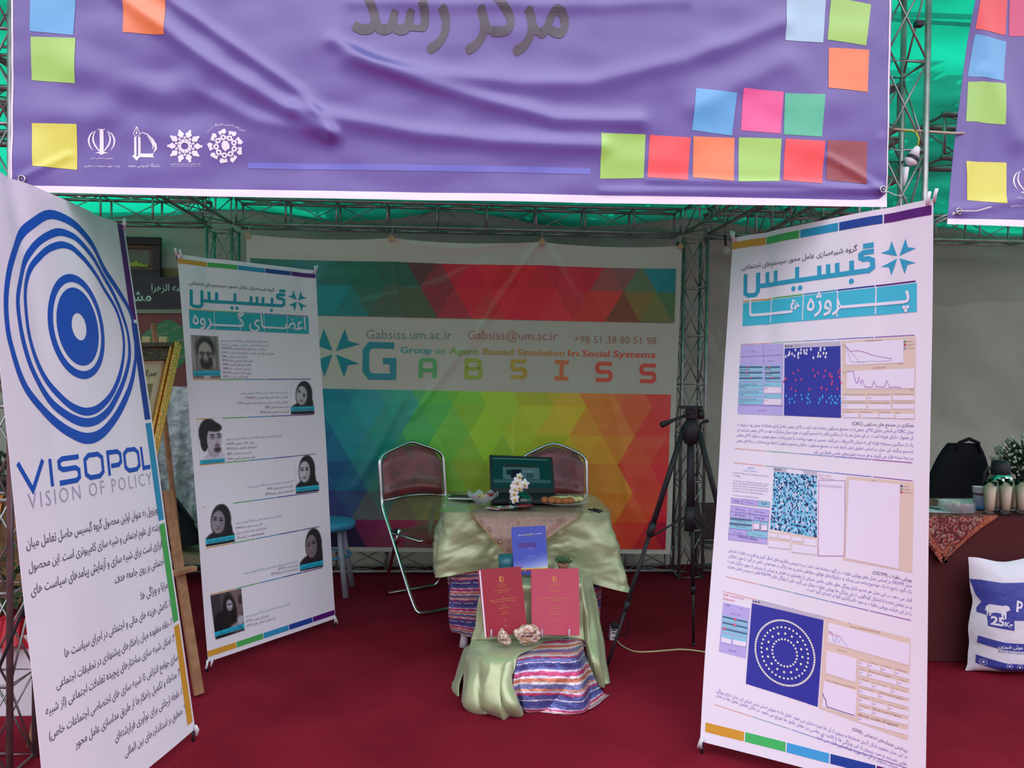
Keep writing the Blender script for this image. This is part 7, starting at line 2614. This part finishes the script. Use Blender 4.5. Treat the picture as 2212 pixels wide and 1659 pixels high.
for k, (px, py, Y, w_, d_, col, l_) in enumerate(((2002, 1096, 4.16, 0.24, 0.2, (214, 224, 232), 'white sheet of paper by the crystal bowl'), (2084, 1078, 4.42, 0.26, 0.16, (196, 216, 208), 'pale paper lying behind the crystal bowl'),
                                               (2106, 1092, 4.22, 0.16, 0.12, (60, 110, 190), 'blue leaflet between the crystal bowl and the glasses'))):
    c = W(px, py, Y)
    c.z = RZ + 0.008 + 0.001 * k
    tag(MB().box(c, (w_, d_, 0.002), Matrix.Rotation(0.2 * k - 0.2, 3, 'Z')).build('paper', mat('paper_%d' % k, rgb(*col), rough=0.6), None, False), l_, 'paper')
p0, p1 = W(1985, 1083, 4.2), W(2038, 1096, 4.1)
p0.z = p1.z = RZ + 0.014
o = MB().tube([p0, (p0 + p1) / 2 + Vector((0, 0, 0.004)), p1], 0.004, 6).build('pen', M_black)
tag(o, 'dark pen lying on the paper beside the crystal bowl', 'pen')
# black bag
bc = W(2078, 1076, 4.75)
t = thing('handbag', 'black handbag with a curved handle behind the neighbouring table', 'bag', (bc.x, 4.80, 0.5))
rows = []
for i in range(15):
    v = i / 14
    z = 0.45 + 0.60 * v
    hw = 0.215 * math.sqrt(max(0.0, 1 - (v * 0.93) ** 2.4)) + 0.01
    dp = 0.08 * (1 - 0.5 * v)
    xo = -0.015 + 0.06 * v
    rows.append([Vector((bc.x + xo + hw * math.copysign(abs(math.cos(a)) ** 0.6, math.cos(a)), 4.82 + dp * math.copysign(abs(math.sin(a)) ** 0.7, math.sin(a)), z)) for a in [2 * math.pi * j / 28 for j in range(28)]])
m = MB().grid(rows, wrap=True)
m.grid([[rows[-1][0] * 0 + Vector((bc.x + 0.045 + (p.x - bc.x - 0.045) * k, p.y, 1.052)) for p in rows[-1]] for k in (1.0, 0.05)], wrap=True)
m.build('body', M_blackfab, t)
MB().tube([Vector((bc.x - 0.03, 4.79, 1.0)), Vector((bc.x - 0.01, 4.77, 1.06)), Vector((bc.x + 0.05, 4.77, 1.085)), Vector((bc.x + 0.11, 4.77, 1.06)), Vector((bc.x + 0.13, 4.79, 0.99))], 0.011, 8).build('handle', M_blackfab, t)
t = thing('stool', 'plain dark stool carrying the black handbag behind the neighbouring table', 'stool', (bc.x, 4.85, 0))
MB().box((bc.x, 4.86, 0.43), (0.42, 0.3, 0.03)).build('seat', M_black, t, False)
for sx in (-1, 1):
    for sy in (-1, 1):
        MB().tube([(bc.x + sx * 0.17, 4.86 + sy * 0.11, 0.42), (bc.x + sx * 0.19, 4.86 + sy * 0.12, 0.0)], 0.012, 8).build('leg', M_black, t)
# bunch of small white flowers
fc = W(2215, 1000, 4.55)
t = thing('flower_bouquet', 'dense bouquet of tiny white flowers behind the steel flask', 'flowers', (fc.x, 4.55, RZ))
MB().lathe([(0.001, 0), (0.05, 0), (0.06, 0.02), (0.045, 0.12), (0.055, 0.16), (0.05, 0.16), (0.001, 0.1)], (fc.x, 4.55, RZ + 0.003), 20).build('vase', mat('dark_pot', rgb(50, 50, 48), rough=0.5), t)
M_wf = mat('tiny_flower', rgb(190, 206, 178), rough=0.7)
M_dg = mat('dark_leaf', rgb(46, 66, 44), rough=0.7)
mf, ml = MB(), MB()
base = Vector((fc.x, 4.55, RZ + 0.14))
for k in range(520):
    a, e = rng.uniform(0, 2 * math.pi), math.asin(rng.uniform(-0.35, 1))
    r_ = 0.185 * rng.uniform(0.72, 1.0)
    p = Vector((fc.x, 4.55, 0.96)) + Vector((math.cos(a) * math.cos(e), math.sin(a) * math.cos(e), math.sin(e) * 0.95)) * r_
    if k % 2:
        mf.ball(p, rng.uniform(0.006, 0.0095), 4)
    d = (p - base).normalized()
    ml.tube([base + (p - base) * 0.35, p], 0.0012, 3, cap=False)
    q_ = p - d * 0.03
    sd_ = d.cross(Vector((0.3, 0.2, 1))).normalized() * 0.006
    ml.add([q_ - sd_, q_ + sd_, q_ + d * 0.025 + sd_ * 0.3], [(0, 1, 2)])
tag(mf.build('blossoms', M_wf, t), kind='stuff')
tag(ml.build('leaves', M_dg, t), kind='stuff')

# feed sack
sb_ = G(2100, 1459)
sxl = sb_.x
SY_ = 3.86
t = thing('feed_sack', 'white woven feed sack with blue print, marked 25Kg, standing before the brown table', 'sack', (sxl + 0.25, SY_, 0))
SWd, SHt = 0.50, 0.555
nu, nv = 40, 44


def sackp(u, v, front=True):
    z = SHt * v
    wob = 0.012 * noise.noise(Vector((v * 6, u * 3, 2)))
    hw = SWd / 2 * (1 + 0.02 - 0.07 * math.exp(-((v - 0.62) / 0.12) ** 2) + 0.04 * max(0, v - 0.8) / 0.2 + 0.05 * math.exp(-(v / 0.04) ** 2)) + wob
    d = 0.105 * math.sin(math.pi * min(1, max(0, (1 - v) ** 0.7))) ** 0.6 * (1 - abs(u) ** 3) if 0 < v < 1 else 0.0
    d = 0.10 * (1 - v ** 3) ** 0.7 * (min(1, v / 0.08)) ** 0.5 * (1 - abs(u) ** 3.0)
    d += 0.006 * noise.noise(Vector((u * 5, v * 9, 8))) * (1 - abs(u))
    x = sxl + 0.015 + SWd / 2 + u * hw
    y = SY_ + (-d if front else d)
    return Vector((x, y, z + 0.004 + (0.012 * math.sin(u * 5) if v > 0.9 else 0)))


M_sack = mat('woven_sack', attr=True, rough=0.42, spec=0.5, bump=0.35, bscale=30)
m = MB()
m.grid([[sackp(-1 + 2 * j / (nu - 1), i / (nv - 1)) for j in range(nu)] for i in range(nv)], rgb(226, 226, 234))
m.grid([[sackp(1 - 2 * j / (nu - 1), i / (nv - 1), False) for j in range(nu)] for i in range(nv)], rgb(226, 226, 234))
m.build('bag', M_sack, t)
zs = zf(2080, 1180, 5.53)


def spx(px, py):
    """sack surface coordinates for a photo point"""
    P = W(px, py, SY_ - 0.08)
    v = min(max((P.z - 0.004) / SHt, 0.0), 1.0)
    u = (P.x - sxl - 0.015 - SWd / 2) / (SWd / 2)
    return u, v


class SackSheet:
    w, h, gx, gy = 1, 1, 0.012, 0.012
    n = np.array([0, -1.0, 0])

    def inv(s, px, py):
        P = W(px, py, SY_ - 0.085)
        return np.array([P.x, -P.z])

    def at(s, x, y, off=0.0):
        o = np.zeros((len(x), 3))
        off = np.asarray(off) * np.ones(len(x))
        for i in range(len(x)):
            v = min(max((-y[i] - 0.004) / SHt, 0), 1)
            hw = SWd / 2 * (1 + 0.02 - 0.07 * math.exp(-((v - 0.62) / 0.12) ** 2) + 0.04 * max(0, v - 0.8) / 0.2 + 0.05 * math.exp(-(v / 0.04) ** 2))
            u = min(max((x[i] - sxl - 0.015 - SWd / 2) / hw, -1), 1)
            p = sackp(u, v)
            o[i] = (x[i], p.y - 0.0022 - off[i] * 0.8, -y[i])
        return o


SS = SackSheet()
SBL = rgb(60, 70, 156)
A = Art(SS)
A.ppoly([zs(205, 440), zs(300, 436), zs(520, 458), zs(730, 450), zs(1200, 440), zs(1200, 880), zs(602, 882), zs(602, 1002), zs(346, 972), zs(346, 846), zs(265, 830), zs(268, 780), zs(310, 700), zs(262, 620)], SBL)
A.ppoly([zs(262, 1106), zs(500, 1150), zs(1200, 1170), zs(1200, 1262), zs(500, 1240), zs(255, 1190)], SBL)
A.ppoly([zs(245, 1340), zs(500, 1392), zs(1200, 1410), zs(1200, 1510), zs(500, 1505), zs(240, 1440)], SBL)
A.emit('blue_print', t, M_sack, cut=0.012)
A = Art(SS)
SWH = rgb(232, 232, 240)
A.ppoly([zs(*p) for p in [(345, 740), (375, 716), (500, 722), (530, 712), (562, 730), (570, 765), (552, 775), (530, 790), (522, 870), (508, 878), (504, 830), (494, 828), (492, 872), (480, 876), (474, 812), (430, 806), (384, 816), (378, 850), (366, 852), (364, 810), (356, 812), (354, 850), (344, 850), (346, 790), (332, 800)]], SWH, 2)
A.text('25', zs(366, 946), zs(496, 958), SWH, 2, off=0.04)
A.text('Kg', zs(500, 958), zs(580, 966), SWH, 2, off=0.03)
A.text('p', zs(640, 735), zs(712, 748), SWH, 2, off=0.03, ys=1.1)
A.text(fa('جوئی شیرین'), zs(430, 1212), zs(690, 1218), SWH, 2, off=0.02)
A.text('Best alternative', zs(432, 1268), zs(700, 1280), rgb(120, 120, 170), 2)
for x in (300, 540, 655):
    c = A.q(*zs(x, 1412 + (x - 300) * 0.06))
    A.stroke([np.asarray(c) + np.array([math.cos(a), math.sin(a)]) * 0.013 for a in [k * math.pi / 8 for k in range(16)]], 0.0014, SWH, 2, closed=True)
    A.disc(c, 0.005, SWH, 2, 10)
A.emit('white_print', t, M_sack, cut=0.012)

# white lamp hanging on the front tower
lp = W(1972, 345, 2.92)
t = thing('lamp', 'white lamp holder with a black ring hanging on the front tower', 'lamp', tuple(lp))
a_, b_, c_ = W(1982, 318, 2.92), W(1972, 340, 2.92), W(1962, 356, 2.92)
MB().tube([a_, b_], [0.010, 0.022], 14).build('holder', M_white, t)
MB().tube([b_, b_ + (c_ - b_) * 0.5], [0.0225, 0.021], 14).build('ring', M_black, t)
MB().tube([b_ + (c_ - b_) * 0.5, c_], [0.026, 0.010], 14).build('shade', M_white, t)
cl = [W(1957, 362, 2.92), W(1955, 385, 2.92), W(1952, 402, 2.92)]
MB().tube(cl, [0.012, 0.009, 0.004], 8).build('bulb_tail', M_white, t)
MB().tube([a_, W(1985, 300, 2.92), W(1978, 285, 2.93), W(1965, 282, 2.94), W(1950, 284, 2.95)], 0.0035, 6).build('cord', mat('yellow_cord', rgb(170, 190, 60), rough=0.5), t)
MB().tube([W(1928, 279, 2.95), W(1990, 283, 2.95), W(2060, 288, 2.95), W(2110, 287, 3.0)], 0.0045, 6).build('wire', mat('pale_wire', rgb(200, 180, 160), rough=0.5), t)
o = MB().box(W(1985, 52, 2.955), (0.028, 0.028, 0.018)).build('black_tape', M_black, None, False)
tag(o, 'band of black tape around the front tower post', 'tape')
# small bulb hanging on the back truss
lp = W(1569, 540, 5.6)
t = thing('bulb', 'small clear bulb hanging from the back truss beside the projects banner', 'bulb', tuple(lp))
MB().tube([lp + Vector((-0.01, 0, 0.10)), lp + Vector((-0.005, 0, 0.03))], 0.008, 8).build('socket', M_black, t)
MB().ball(lp + Vector((0, 0, -0.005)), 0.026, 8, sc_=(1, 1, 1.2)).build('globe', M_crys, t)
MB().tube([lp + Vector((-0.01, 0, 0.10)), lp + Vector((-0.01, 0.05, 0.3))], 0.002, 5).build('cord', M_black, t)

# dark board and litter behind the tripod
o = bevel(MB().box(W(1535, 1125, 5.95) + Vector((0.16, 0, 0)), (0.62, 0.10, 0.26)).build('crate', mat('dark_crate', rgb(74, 56, 58), rough=0.8), None, False), 0.01)
o.location.z = 0
tag(o, 'low dark crate behind the tripod against the canvas', 'crate')

# ================================================================== NEIGHBOURING STALL, LEFT
WY = 6.0
# framed picture high on the wall
fa_, fb_ = W(200, 510, WY), W(348, 602, WY)
t = thing('picture_frame', 'wide dark framed picture with yellow flowers high on the back wall', 'picture', ((fa_.x + fb_.x) / 2, WY, (fa_.z + fb_.z) / 2))
M_df = mat('dark_frame', rgb(34, 32, 34), rough=0.5)
M_db = mat('brown_mount', rgb(84, 70, 48), rough=0.6)


def frame(t, x0, x1, z0, z1, y, wd, dp, m, name='frame'):
    for (cx, cz, sx_, sz_) in (((x0 + x1) / 2, z1 - wd / 2, x1 - x0, wd), ((x0 + x1) / 2, z0 + wd / 2, x1 - x0, wd), (x0 + wd / 2, (z0 + z1) / 2, wd, z1 - z0 - 2 * wd), (x1 - wd / 2, (z0 + z1) / 2, wd, z1 - z0 - 2 * wd)):
        bevel(MB().box((cx, y, cz), (sx_, dp, sz_)).build(name, m, t, False), 0.004)


frame(t, fa_.x, fb_.x, fb_.z, fa_.z, WY, 0.055, 0.03, M_df, 'frame_bar')
frame(t, fa_.x + 0.055, fb_.x - 0.055, fb_.z + 0.055, fa_.z - 0.055, WY + 0.004, 0.03, 0.012, M_db, 'mount_bar')
MB().box(((fa_.x + fb_.x) / 2, WY + 0.012, (fa_.z + fb_.z) / 2), (fb_.x - fa_.x - 0.1, 0.004, fa_.z - fb_.z - 0.1)).build('picture', mat('grey_green_print', rgb(84, 96, 78), rough=0.35), t, False)
m = MB()
for k in range(60):
    m.ball(Vector((fb_.x - 0.10 - 0.24 * rng.uniform(0, 1), WY + 0.006, fb_.z + 0.085 + 0.035 * rng.uniform(0, 1) * math.sin(rng.uniform(0, 3)))), 0.012, 4, sc_=(1, 0.3, 1))
tag(m.build('yellow_flowers', mat('yellow_green', rgb(150, 168, 50), rough=0.6), t), kind='stuff')
# plank below
o = MB().box((fb_.x - 0.2, WY + 0.06, W(360, 588, WY).z), (1.6, 0.02, 0.07)).build('trim_1', mat('tan_strip', rgb(120, 110, 70), rough=0.7), None, False)
tag(o, 'tan strip along the wall below the framed picture', 'trim', kind='structure')


def flat_sign(name, label, cat, x0, y0, x1, y1, Y, col):
    s = Sheet(W(x0, y0, Y), W(x1, y0 + 0, Y), W(x0, y1, Y), W(x1, y1, Y))
    t = thing(name, label, cat, tuple(s.at(s.w / 2, s.h)))
    s.body('sheet', M_print, t, col, 12, 12, thick=0.004)
    return s, t


zk = zf(240, 470, 5.028)
s, t = flat_sign('sign', 'black cloth sign with pale green Persian letters on the left wall', 'sign', 180, 598, 420, 669, 5.97, rgb(28, 40, 42))
A = Art(s)
PG = rgb(170, 214, 196)
A.text(fa('فاطمه الزهرا'), zk(438, 795), zk(900, 800), PG, 1, ys=1.1, off=0.01)
A.text(fa('مشهد'), zk(60, 905), zk(438, 905), PG, 1, ys=1.0, off=0.02)
A.emit('lettering', t)
s, t = flat_sign('poster', 'red poster with a green pointed arch and grey stripes on the left wall', 'poster', 180, 676, 440, 835, 5.98, rgb(120, 62, 60))
A = Art(s)
A.ppoly([zk(*p) for p in [(330, 1280), (400, 1220), (500, 1160), (620, 1100), (700, 1140), (800, 1200), (900, 1290), (860, 1500), (760, 1600), (660, 1700), (330, 1700)]], rgb(44, 128, 80))
for a_, b_, w_ in (((350, 1290), (620, 1160), .01), ((430, 1330), (620, 1250), .01), ((560, 1420), (800, 1320), .012), ((660, 1230), (760, 1190), .012), ((600, 1500), (900, 1380), .01), ((520, 1640), (860, 1480), .012)):
    A.stroke([A.q(*zk(*a_)), A.q(*zk((a_[0] + b_[0]) / 2, (a_[1] + b_[1]) / 2 - 18)), A.q(*zk(*b_))], w_, rgb(120, 140, 110), 2)
A.emit('green_arch', t, cut=0.05)
s, t = flat_sign('trim_strip', 'pale strip between the black sign and the red poster', 'trim', 180, 668, 420, 677, 5.96, rgb(120, 140, 116))
# silver damask cloth hanging
M_silver = mat('silver_damask', rgb(172, 184, 184), rough=0.3, spec=0.9, metal=0.25, col2=rgb(110, 124, 126), vscale=16, bump=0.5, bscale=20)
x0_, x1_ = W(180, 900, 5.7).x, W(440, 900, 5.7).x
z0_, z1_ = W(400, 1100, 5.6).z, W(400, 870, 5.6).z
rows = []
for i in range(30):
    v = i / 29
    rows.append([Vector((x0_ + (x1_ - x0_) * j / 60, 5.98 - 0.10 * v - 0.02 * math.sin(j * 0.5 + v) * v, W(400, 835, 5.98).z + (z0_ - 0.2 - W(400, 835, 5.98).z) * v)) for j in range(61)])
o = MB().grid(rows).build('damask_cloth', M_silver)
tag(o, 'shiny silver damask cloth hanging below the red poster', 'cloth')
# dark table edge with black bag
M_wedge = mat('light_edge', rgb(140, 130, 96), rough=0.6)
o = MB().box(W(400, 1172, 5.5) + Vector((-0.25, 0, 0)), (0.9, 0.35, 0.05), Matrix.Rotation(0.2, 3, 'Y')).build('board', M_wedge, None, False)
tag(o, 'pale slanting board leaning behind the wooden easel', 'board')
bb_ = W(392, 1110, 5.4)
t = thing('backpack', 'black cloth bag lying behind the wooden easel', 'bag', (bb_.x, 5.4, bb_.z - 0.1))
rows = []
for i in range(12):
    v = i / 11
    rows.append([Vector((bb_.x - 0.08 + (0.20 * (1 - 0.85 * v ** 2) + 0.01 * math.sin(j)) * math.cos(2 * math.pi * j / 26) - 0.08 * v, 5.42 + 0.12 * (1 - 0.6 * v) * math.sin(2 * math.pi * j / 26), bb_.z - 0.20 + 0.33 * v)) for j in range(26)])
MB().grid(rows, wrap=True).build('body', M_blackfab, t)
MB().tube([rows[6][3] + Vector((0, -0.05, 0)), rows[9][2] + Vector((0.04, -0.08, 0.03)), rows[5][0] + Vector((0.05, -0.08, 0))], 0.01, 6).build('strap', M_blackfab, t)

# easel with the gold framed calligraphy
e_rear = G(409, 1383)
e_r = G(430, 1506)
e_l = G(72, 1620)
top_c = Vector(((e_r.x + e_l.x) / 2 + 0.02, (e_r.y + e_l.y) / 2 + 0.22, 1.62))
t = thing('easel', 'wooden easel with square legs behind the left banner', 'easel', tuple((e_r + e_l) / 2))


def plank_leg(a, b, w_=0.042, d_=0.022, name='leg', m=M_wood, parent=None):
    a, b = Vector(a), Vector(b)
    d = (b - a)
    L = d.length
    R = d.to_track_quat('Z', 'Y').to_matrix()
    return bevel(MB().box((a + b) / 2, (w_, d_, L), R).build(name, m, parent, False), 0.003)


er_t = W(352, 880, 4.35)
plank_leg(e_rear + Vector((0, 0, 0.012)), er_t + (er_t - e_rear) * 0.35, parent=t)
plank_leg(e_r + Vector((0, 0, 0.012)), Vector((W(352, 1200, 3.75).x, 3.80, 0.9)), parent=t)
plank_leg(e_l + Vector((0, 0, 0.012)), top_c + Vector((-0.25, 0.1, -0.2)), parent=t)
plank_leg(e_r + (e_l - e_r) * 0.02 + Vector((-0.05, 0.12, 0.55)), e_l + Vector((0.1, 0.12, 0.55)), name='shelf', parent=t)
M_gold = mat('gilt_frame', rgb(206, 160, 84), rough=0.25, metal=0.9, bump=0.4, bscale=120)
M_dkf = mat('dark_carved_frame', rgb(52, 48, 40), rough=0.4, col2=rgb(96, 84, 60), vscale=60, bump=0.8, bscale=60)
FTR, FTL, FBR, FBL = W(388, 741, 4.0), W(190, 748, 3.7), W(318, 1060, 3.75), W(120, 1090, 3.45)
s = Sheet(FTL, FTR, FBL, FBR)
t = thing('framed_calligraphy', 'gold framed calligraphy panel leaning on the wooden easel', 'picture', tuple((s.c[2] + s.c[3]) / 2))
s.body('panel', M_attr, t, rgb(190, 184, 146), 4, 4, thick=0.01)


def bar_on(s, x0, y0, x1, y1, h0, h1, name, m, t):
    P = [Vector(s.at(x, y, h)) for h in (h0, h1) for x, y in ((x0, y0), (x1, y0), (x1, y1), (x0, y1))]
    bevel(MB().add(P, [(0, 1, 2, 3), (7, 6, 5, 4), (0, 4, 5, 1), (1, 5, 6, 2), (2, 6, 7, 3), (3, 7, 4, 0)]).build(name, m, t, False), 0.002)


bar_on(s, 0, 0.0, s.w, 0.022, -0.02, 0.03, 'frame_bar', M_dkf, t)
bar_on(s, 0, 0.022, s.w - 0.03, 0.075, -0.01, 0.016, 'frame_bar', M_dkf, t)
bar_on(s, 0, 0.075, s.w - 0.05, 0.086, -0.01, 0.022, 'frame_bar', M_dkf, t)
for k, (a, b, h) in enumerate(((0.0, 0.016, 0.030), (0.018, 0.040, 0.040), (0.042, 0.056, 0.026))):
    bar_on(s, s.w - b, 0.0, s.w - a, s.h, -0.02, h, 'gold_bar', M_gold, t)
    bar_on(s, a, 0.0, b, s.h, -0.02, h, 'gold_bar', M_gold, t)
bar_on(s, 0, s.h - 0.04, s.w, s.h, -0.02, 0.03, 'gold_bar', M_gold, t)
A = Art(s)
INKC = rgb(74, 74, 60)
A.textm(fa('بسم الله الرحمن'), (s.w - 0.21, 0.16), (s.w - 0.08, 0.16), INKC, 2, ys=2.0, off=0.02)
A.rect(s.w - 0.26, 0.20, s.w - 0.085, s.h - 0.12, rgb(120, 120, 84), 1)
for k in range(8):
    A.textm(fa('الرحمن الرحیم مالک'), (s.w - 0.25, 0.26 + 0.05 * k), (s.w - 0.095, 0.26 + 0.05 * k), rgb(196, 192, 150), 3, ys=1.3, off=0.02)
A.emit('calligraphy', t)
for px in (318, 354):
    p = W(px, 734, 4.02)
    o = bevel(MB().box(p, (0.04, 0.03, 0.03)).build('wooden_block', mat('pale_block', rgb(176, 170, 120), rough=0.7), None, False), 0.004)
    tag(o, 'small pale wooden block on the gold frame, ' + ('the outer one' if px < 330 else 'nearer the frame corner'), 'block', 'blocks on the gold frame')

# items behind the front left tower: white plinth, wrapped bouquet, gilded boards, dark table
pl = G(18, 1548)
t = thing('plinth', 'white box plinth behind the front left tower', 'plinth', (pl.x, pl.y + 0.12, 0))
bevel(MB().box((pl.x - 0.06, pl.y + 0.12, 0.17), (0.32, 0.24, 0.34)).build('body', M_white, t, False), 0.004)
bc_ = Vector((pl.x - 0.02, pl.y + 0.10, 0.35))
t = thing('wrapped_bouquet', 'greenery in crinkled cellophane with red ribbon on the white plinth', 'bouquet', tuple(bc_))
m = MB()
rows = [[bc_ + Vector(((0.07 + 0.13 * v) * (1 + 0.25 * math.sin(j * 1.7 + v * 4)) * math.cos(2 * math.pi * j / 30), (0.07 + 0.11 * v) * math.sin(2 * math.pi * j / 30), 0.0 + 0.42 * v + 0.02 * math.sin(j * 2.3))) for j in range(30)] for v in [k / 8 for k in range(9)]]
MB().grid(rows, wrap=True).build('cellophane', M_film, t)
m = MB()
for k in range(160):
    a, z = rng.uniform(0, 6.28), rng.uniform(0.05, 0.36)
    r_ = rng.uniform(0.02, 0.06 + 0.25 * z)
    p = bc_ + Vector((r_ * math.cos(a), r_ * math.sin(a), z))
    d = Vector((math.cos(a), math.sin(a), rng.uniform(-0.2, 1))).normalized() * 0.05
    sd_ = Vector((-math.sin(a), math.cos(a), 0)) * 0.012
    m.add([p, p + d * 0.5 + sd_, p + d, p + d * 0.5 - sd_], [(0, 1, 2, 3)])
tag(m.build('leaves', mat('bouquet_leaf', rgb(62, 90, 54), rough=0.6), t), kind='stuff')
rows = [[bc_ + Vector(((0.11 + 0.05 * v + 0.022 * math.sin(j * 1.9 + 3 * v)) * math.cos(2 * math.pi * j / 60), (0.10 + 0.05 * v + 0.02 * math.sin(j * 1.9)) * math.sin(2 * math.pi * j / 60), 0.06 - 0.11 * v + 0.015 * math.cos(j * 1.4))) for j in range(60)] for v in [k / 5 for k in range(6)]]
MB().grid(rows, wrap=True).build('red_ribbon', mat('red_ribbon', rgb(186, 22, 44), rough=0.4), t)
for k, (px, py, Y, an, l_) in enumerate(((34, 1290, 3.9, 0.14, 'gilded carved board standing behind the wrapped bouquet'), (8, 1270, 4.0, -0.16, 'second gilded board leaning beside the first at the left edge'))):
    c = W(px, py, Y)
    t = thing('carved_board', l_, 'board', (c.x, c.y, 0))
    R = Matrix.Rotation(an, 3, 'Y')
    c = Vector((c.x, c.y, 0.42))
    bevel(MB().box(c, (0.22, 0.02, 0.84), R).build('panel', mat('dull_gold', rgb(142, 116, 74), rough=0.45, metal=0.3, col2=rgb(104, 80, 48), vscale=14), t, False), 0.004)
    for sx in (-1, 1):
        MB().box(c + R @ Vector((sx * 0.115, -0.005, 0)), (0.014, 0.03, 0.86), R).build('edge_bar', M_gold, t, False)
dt = W(-20, 1046, 4.9)
t = thing('table', 'dark covered table behind the carved boards at the left edge', 'table', (dt.x, dt.y, 0))
MB().box((dt.x - 0.25, 5.0, dt.z - 0.02), (1.3, 0.6, 0.03)).build('tabletop', mat('dark_top', rgb(52, 84, 74), rough=0.3), t, False)
MB().box((dt.x - 0.25, 5.0, (dt.z - 0.04) / 2), (1.26, 0.56, dt.z - 0.05)).build('skirt', mat('dark_red_skirt', rgb(72, 36, 40), rough=0.9, col2=rgb(40, 44, 48), vscale=12), t, False)
for k in range(3):
    p = Vector((dt.x - 0.02 + 0.13 * k, 4.85, dt.z))
    t = thing('potted_plant', ['small potted plant at the outer end of the dark table', 'small potted plant in the middle of the dark table', 'small potted plant nearest the left banner on the dark table'][k], 'plant', tuple(p), 'plants on the dark table')
    MB().lathe([(0.001, 0), (0.03, 0), (0.042, 0.06), (0.038, 0.06), (0.001, 0.05)], p, 16).build('pot', mat('dark_pot2', rgb(60, 48, 44), rough=0.6), t)
    m = MB()
    for q in range(60):
        a, z = rng.uniform(0, 6.28), rng.uniform(0, 0.13)
        d = Vector((math.cos(a), math.sin(a), 1.2)).normalized() * 0.05
        pp_ = p + Vector((math.cos(a) * 0.03, math.sin(a) * 0.03, 0.05 + z))
        sd_ = Vector((-math.sin(a), math.cos(a), 0)) * 0.01
        m.add([pp_, pp_ + d * 0.5 + sd_, pp_ + d, pp_ + d * 0.5 - sd_], [(0, 1, 2, 3)])
    tag(m.build('leaves', mat('plant_leaf', rgb(70, 88, 60), rough=0.6), t), kind='stuff')
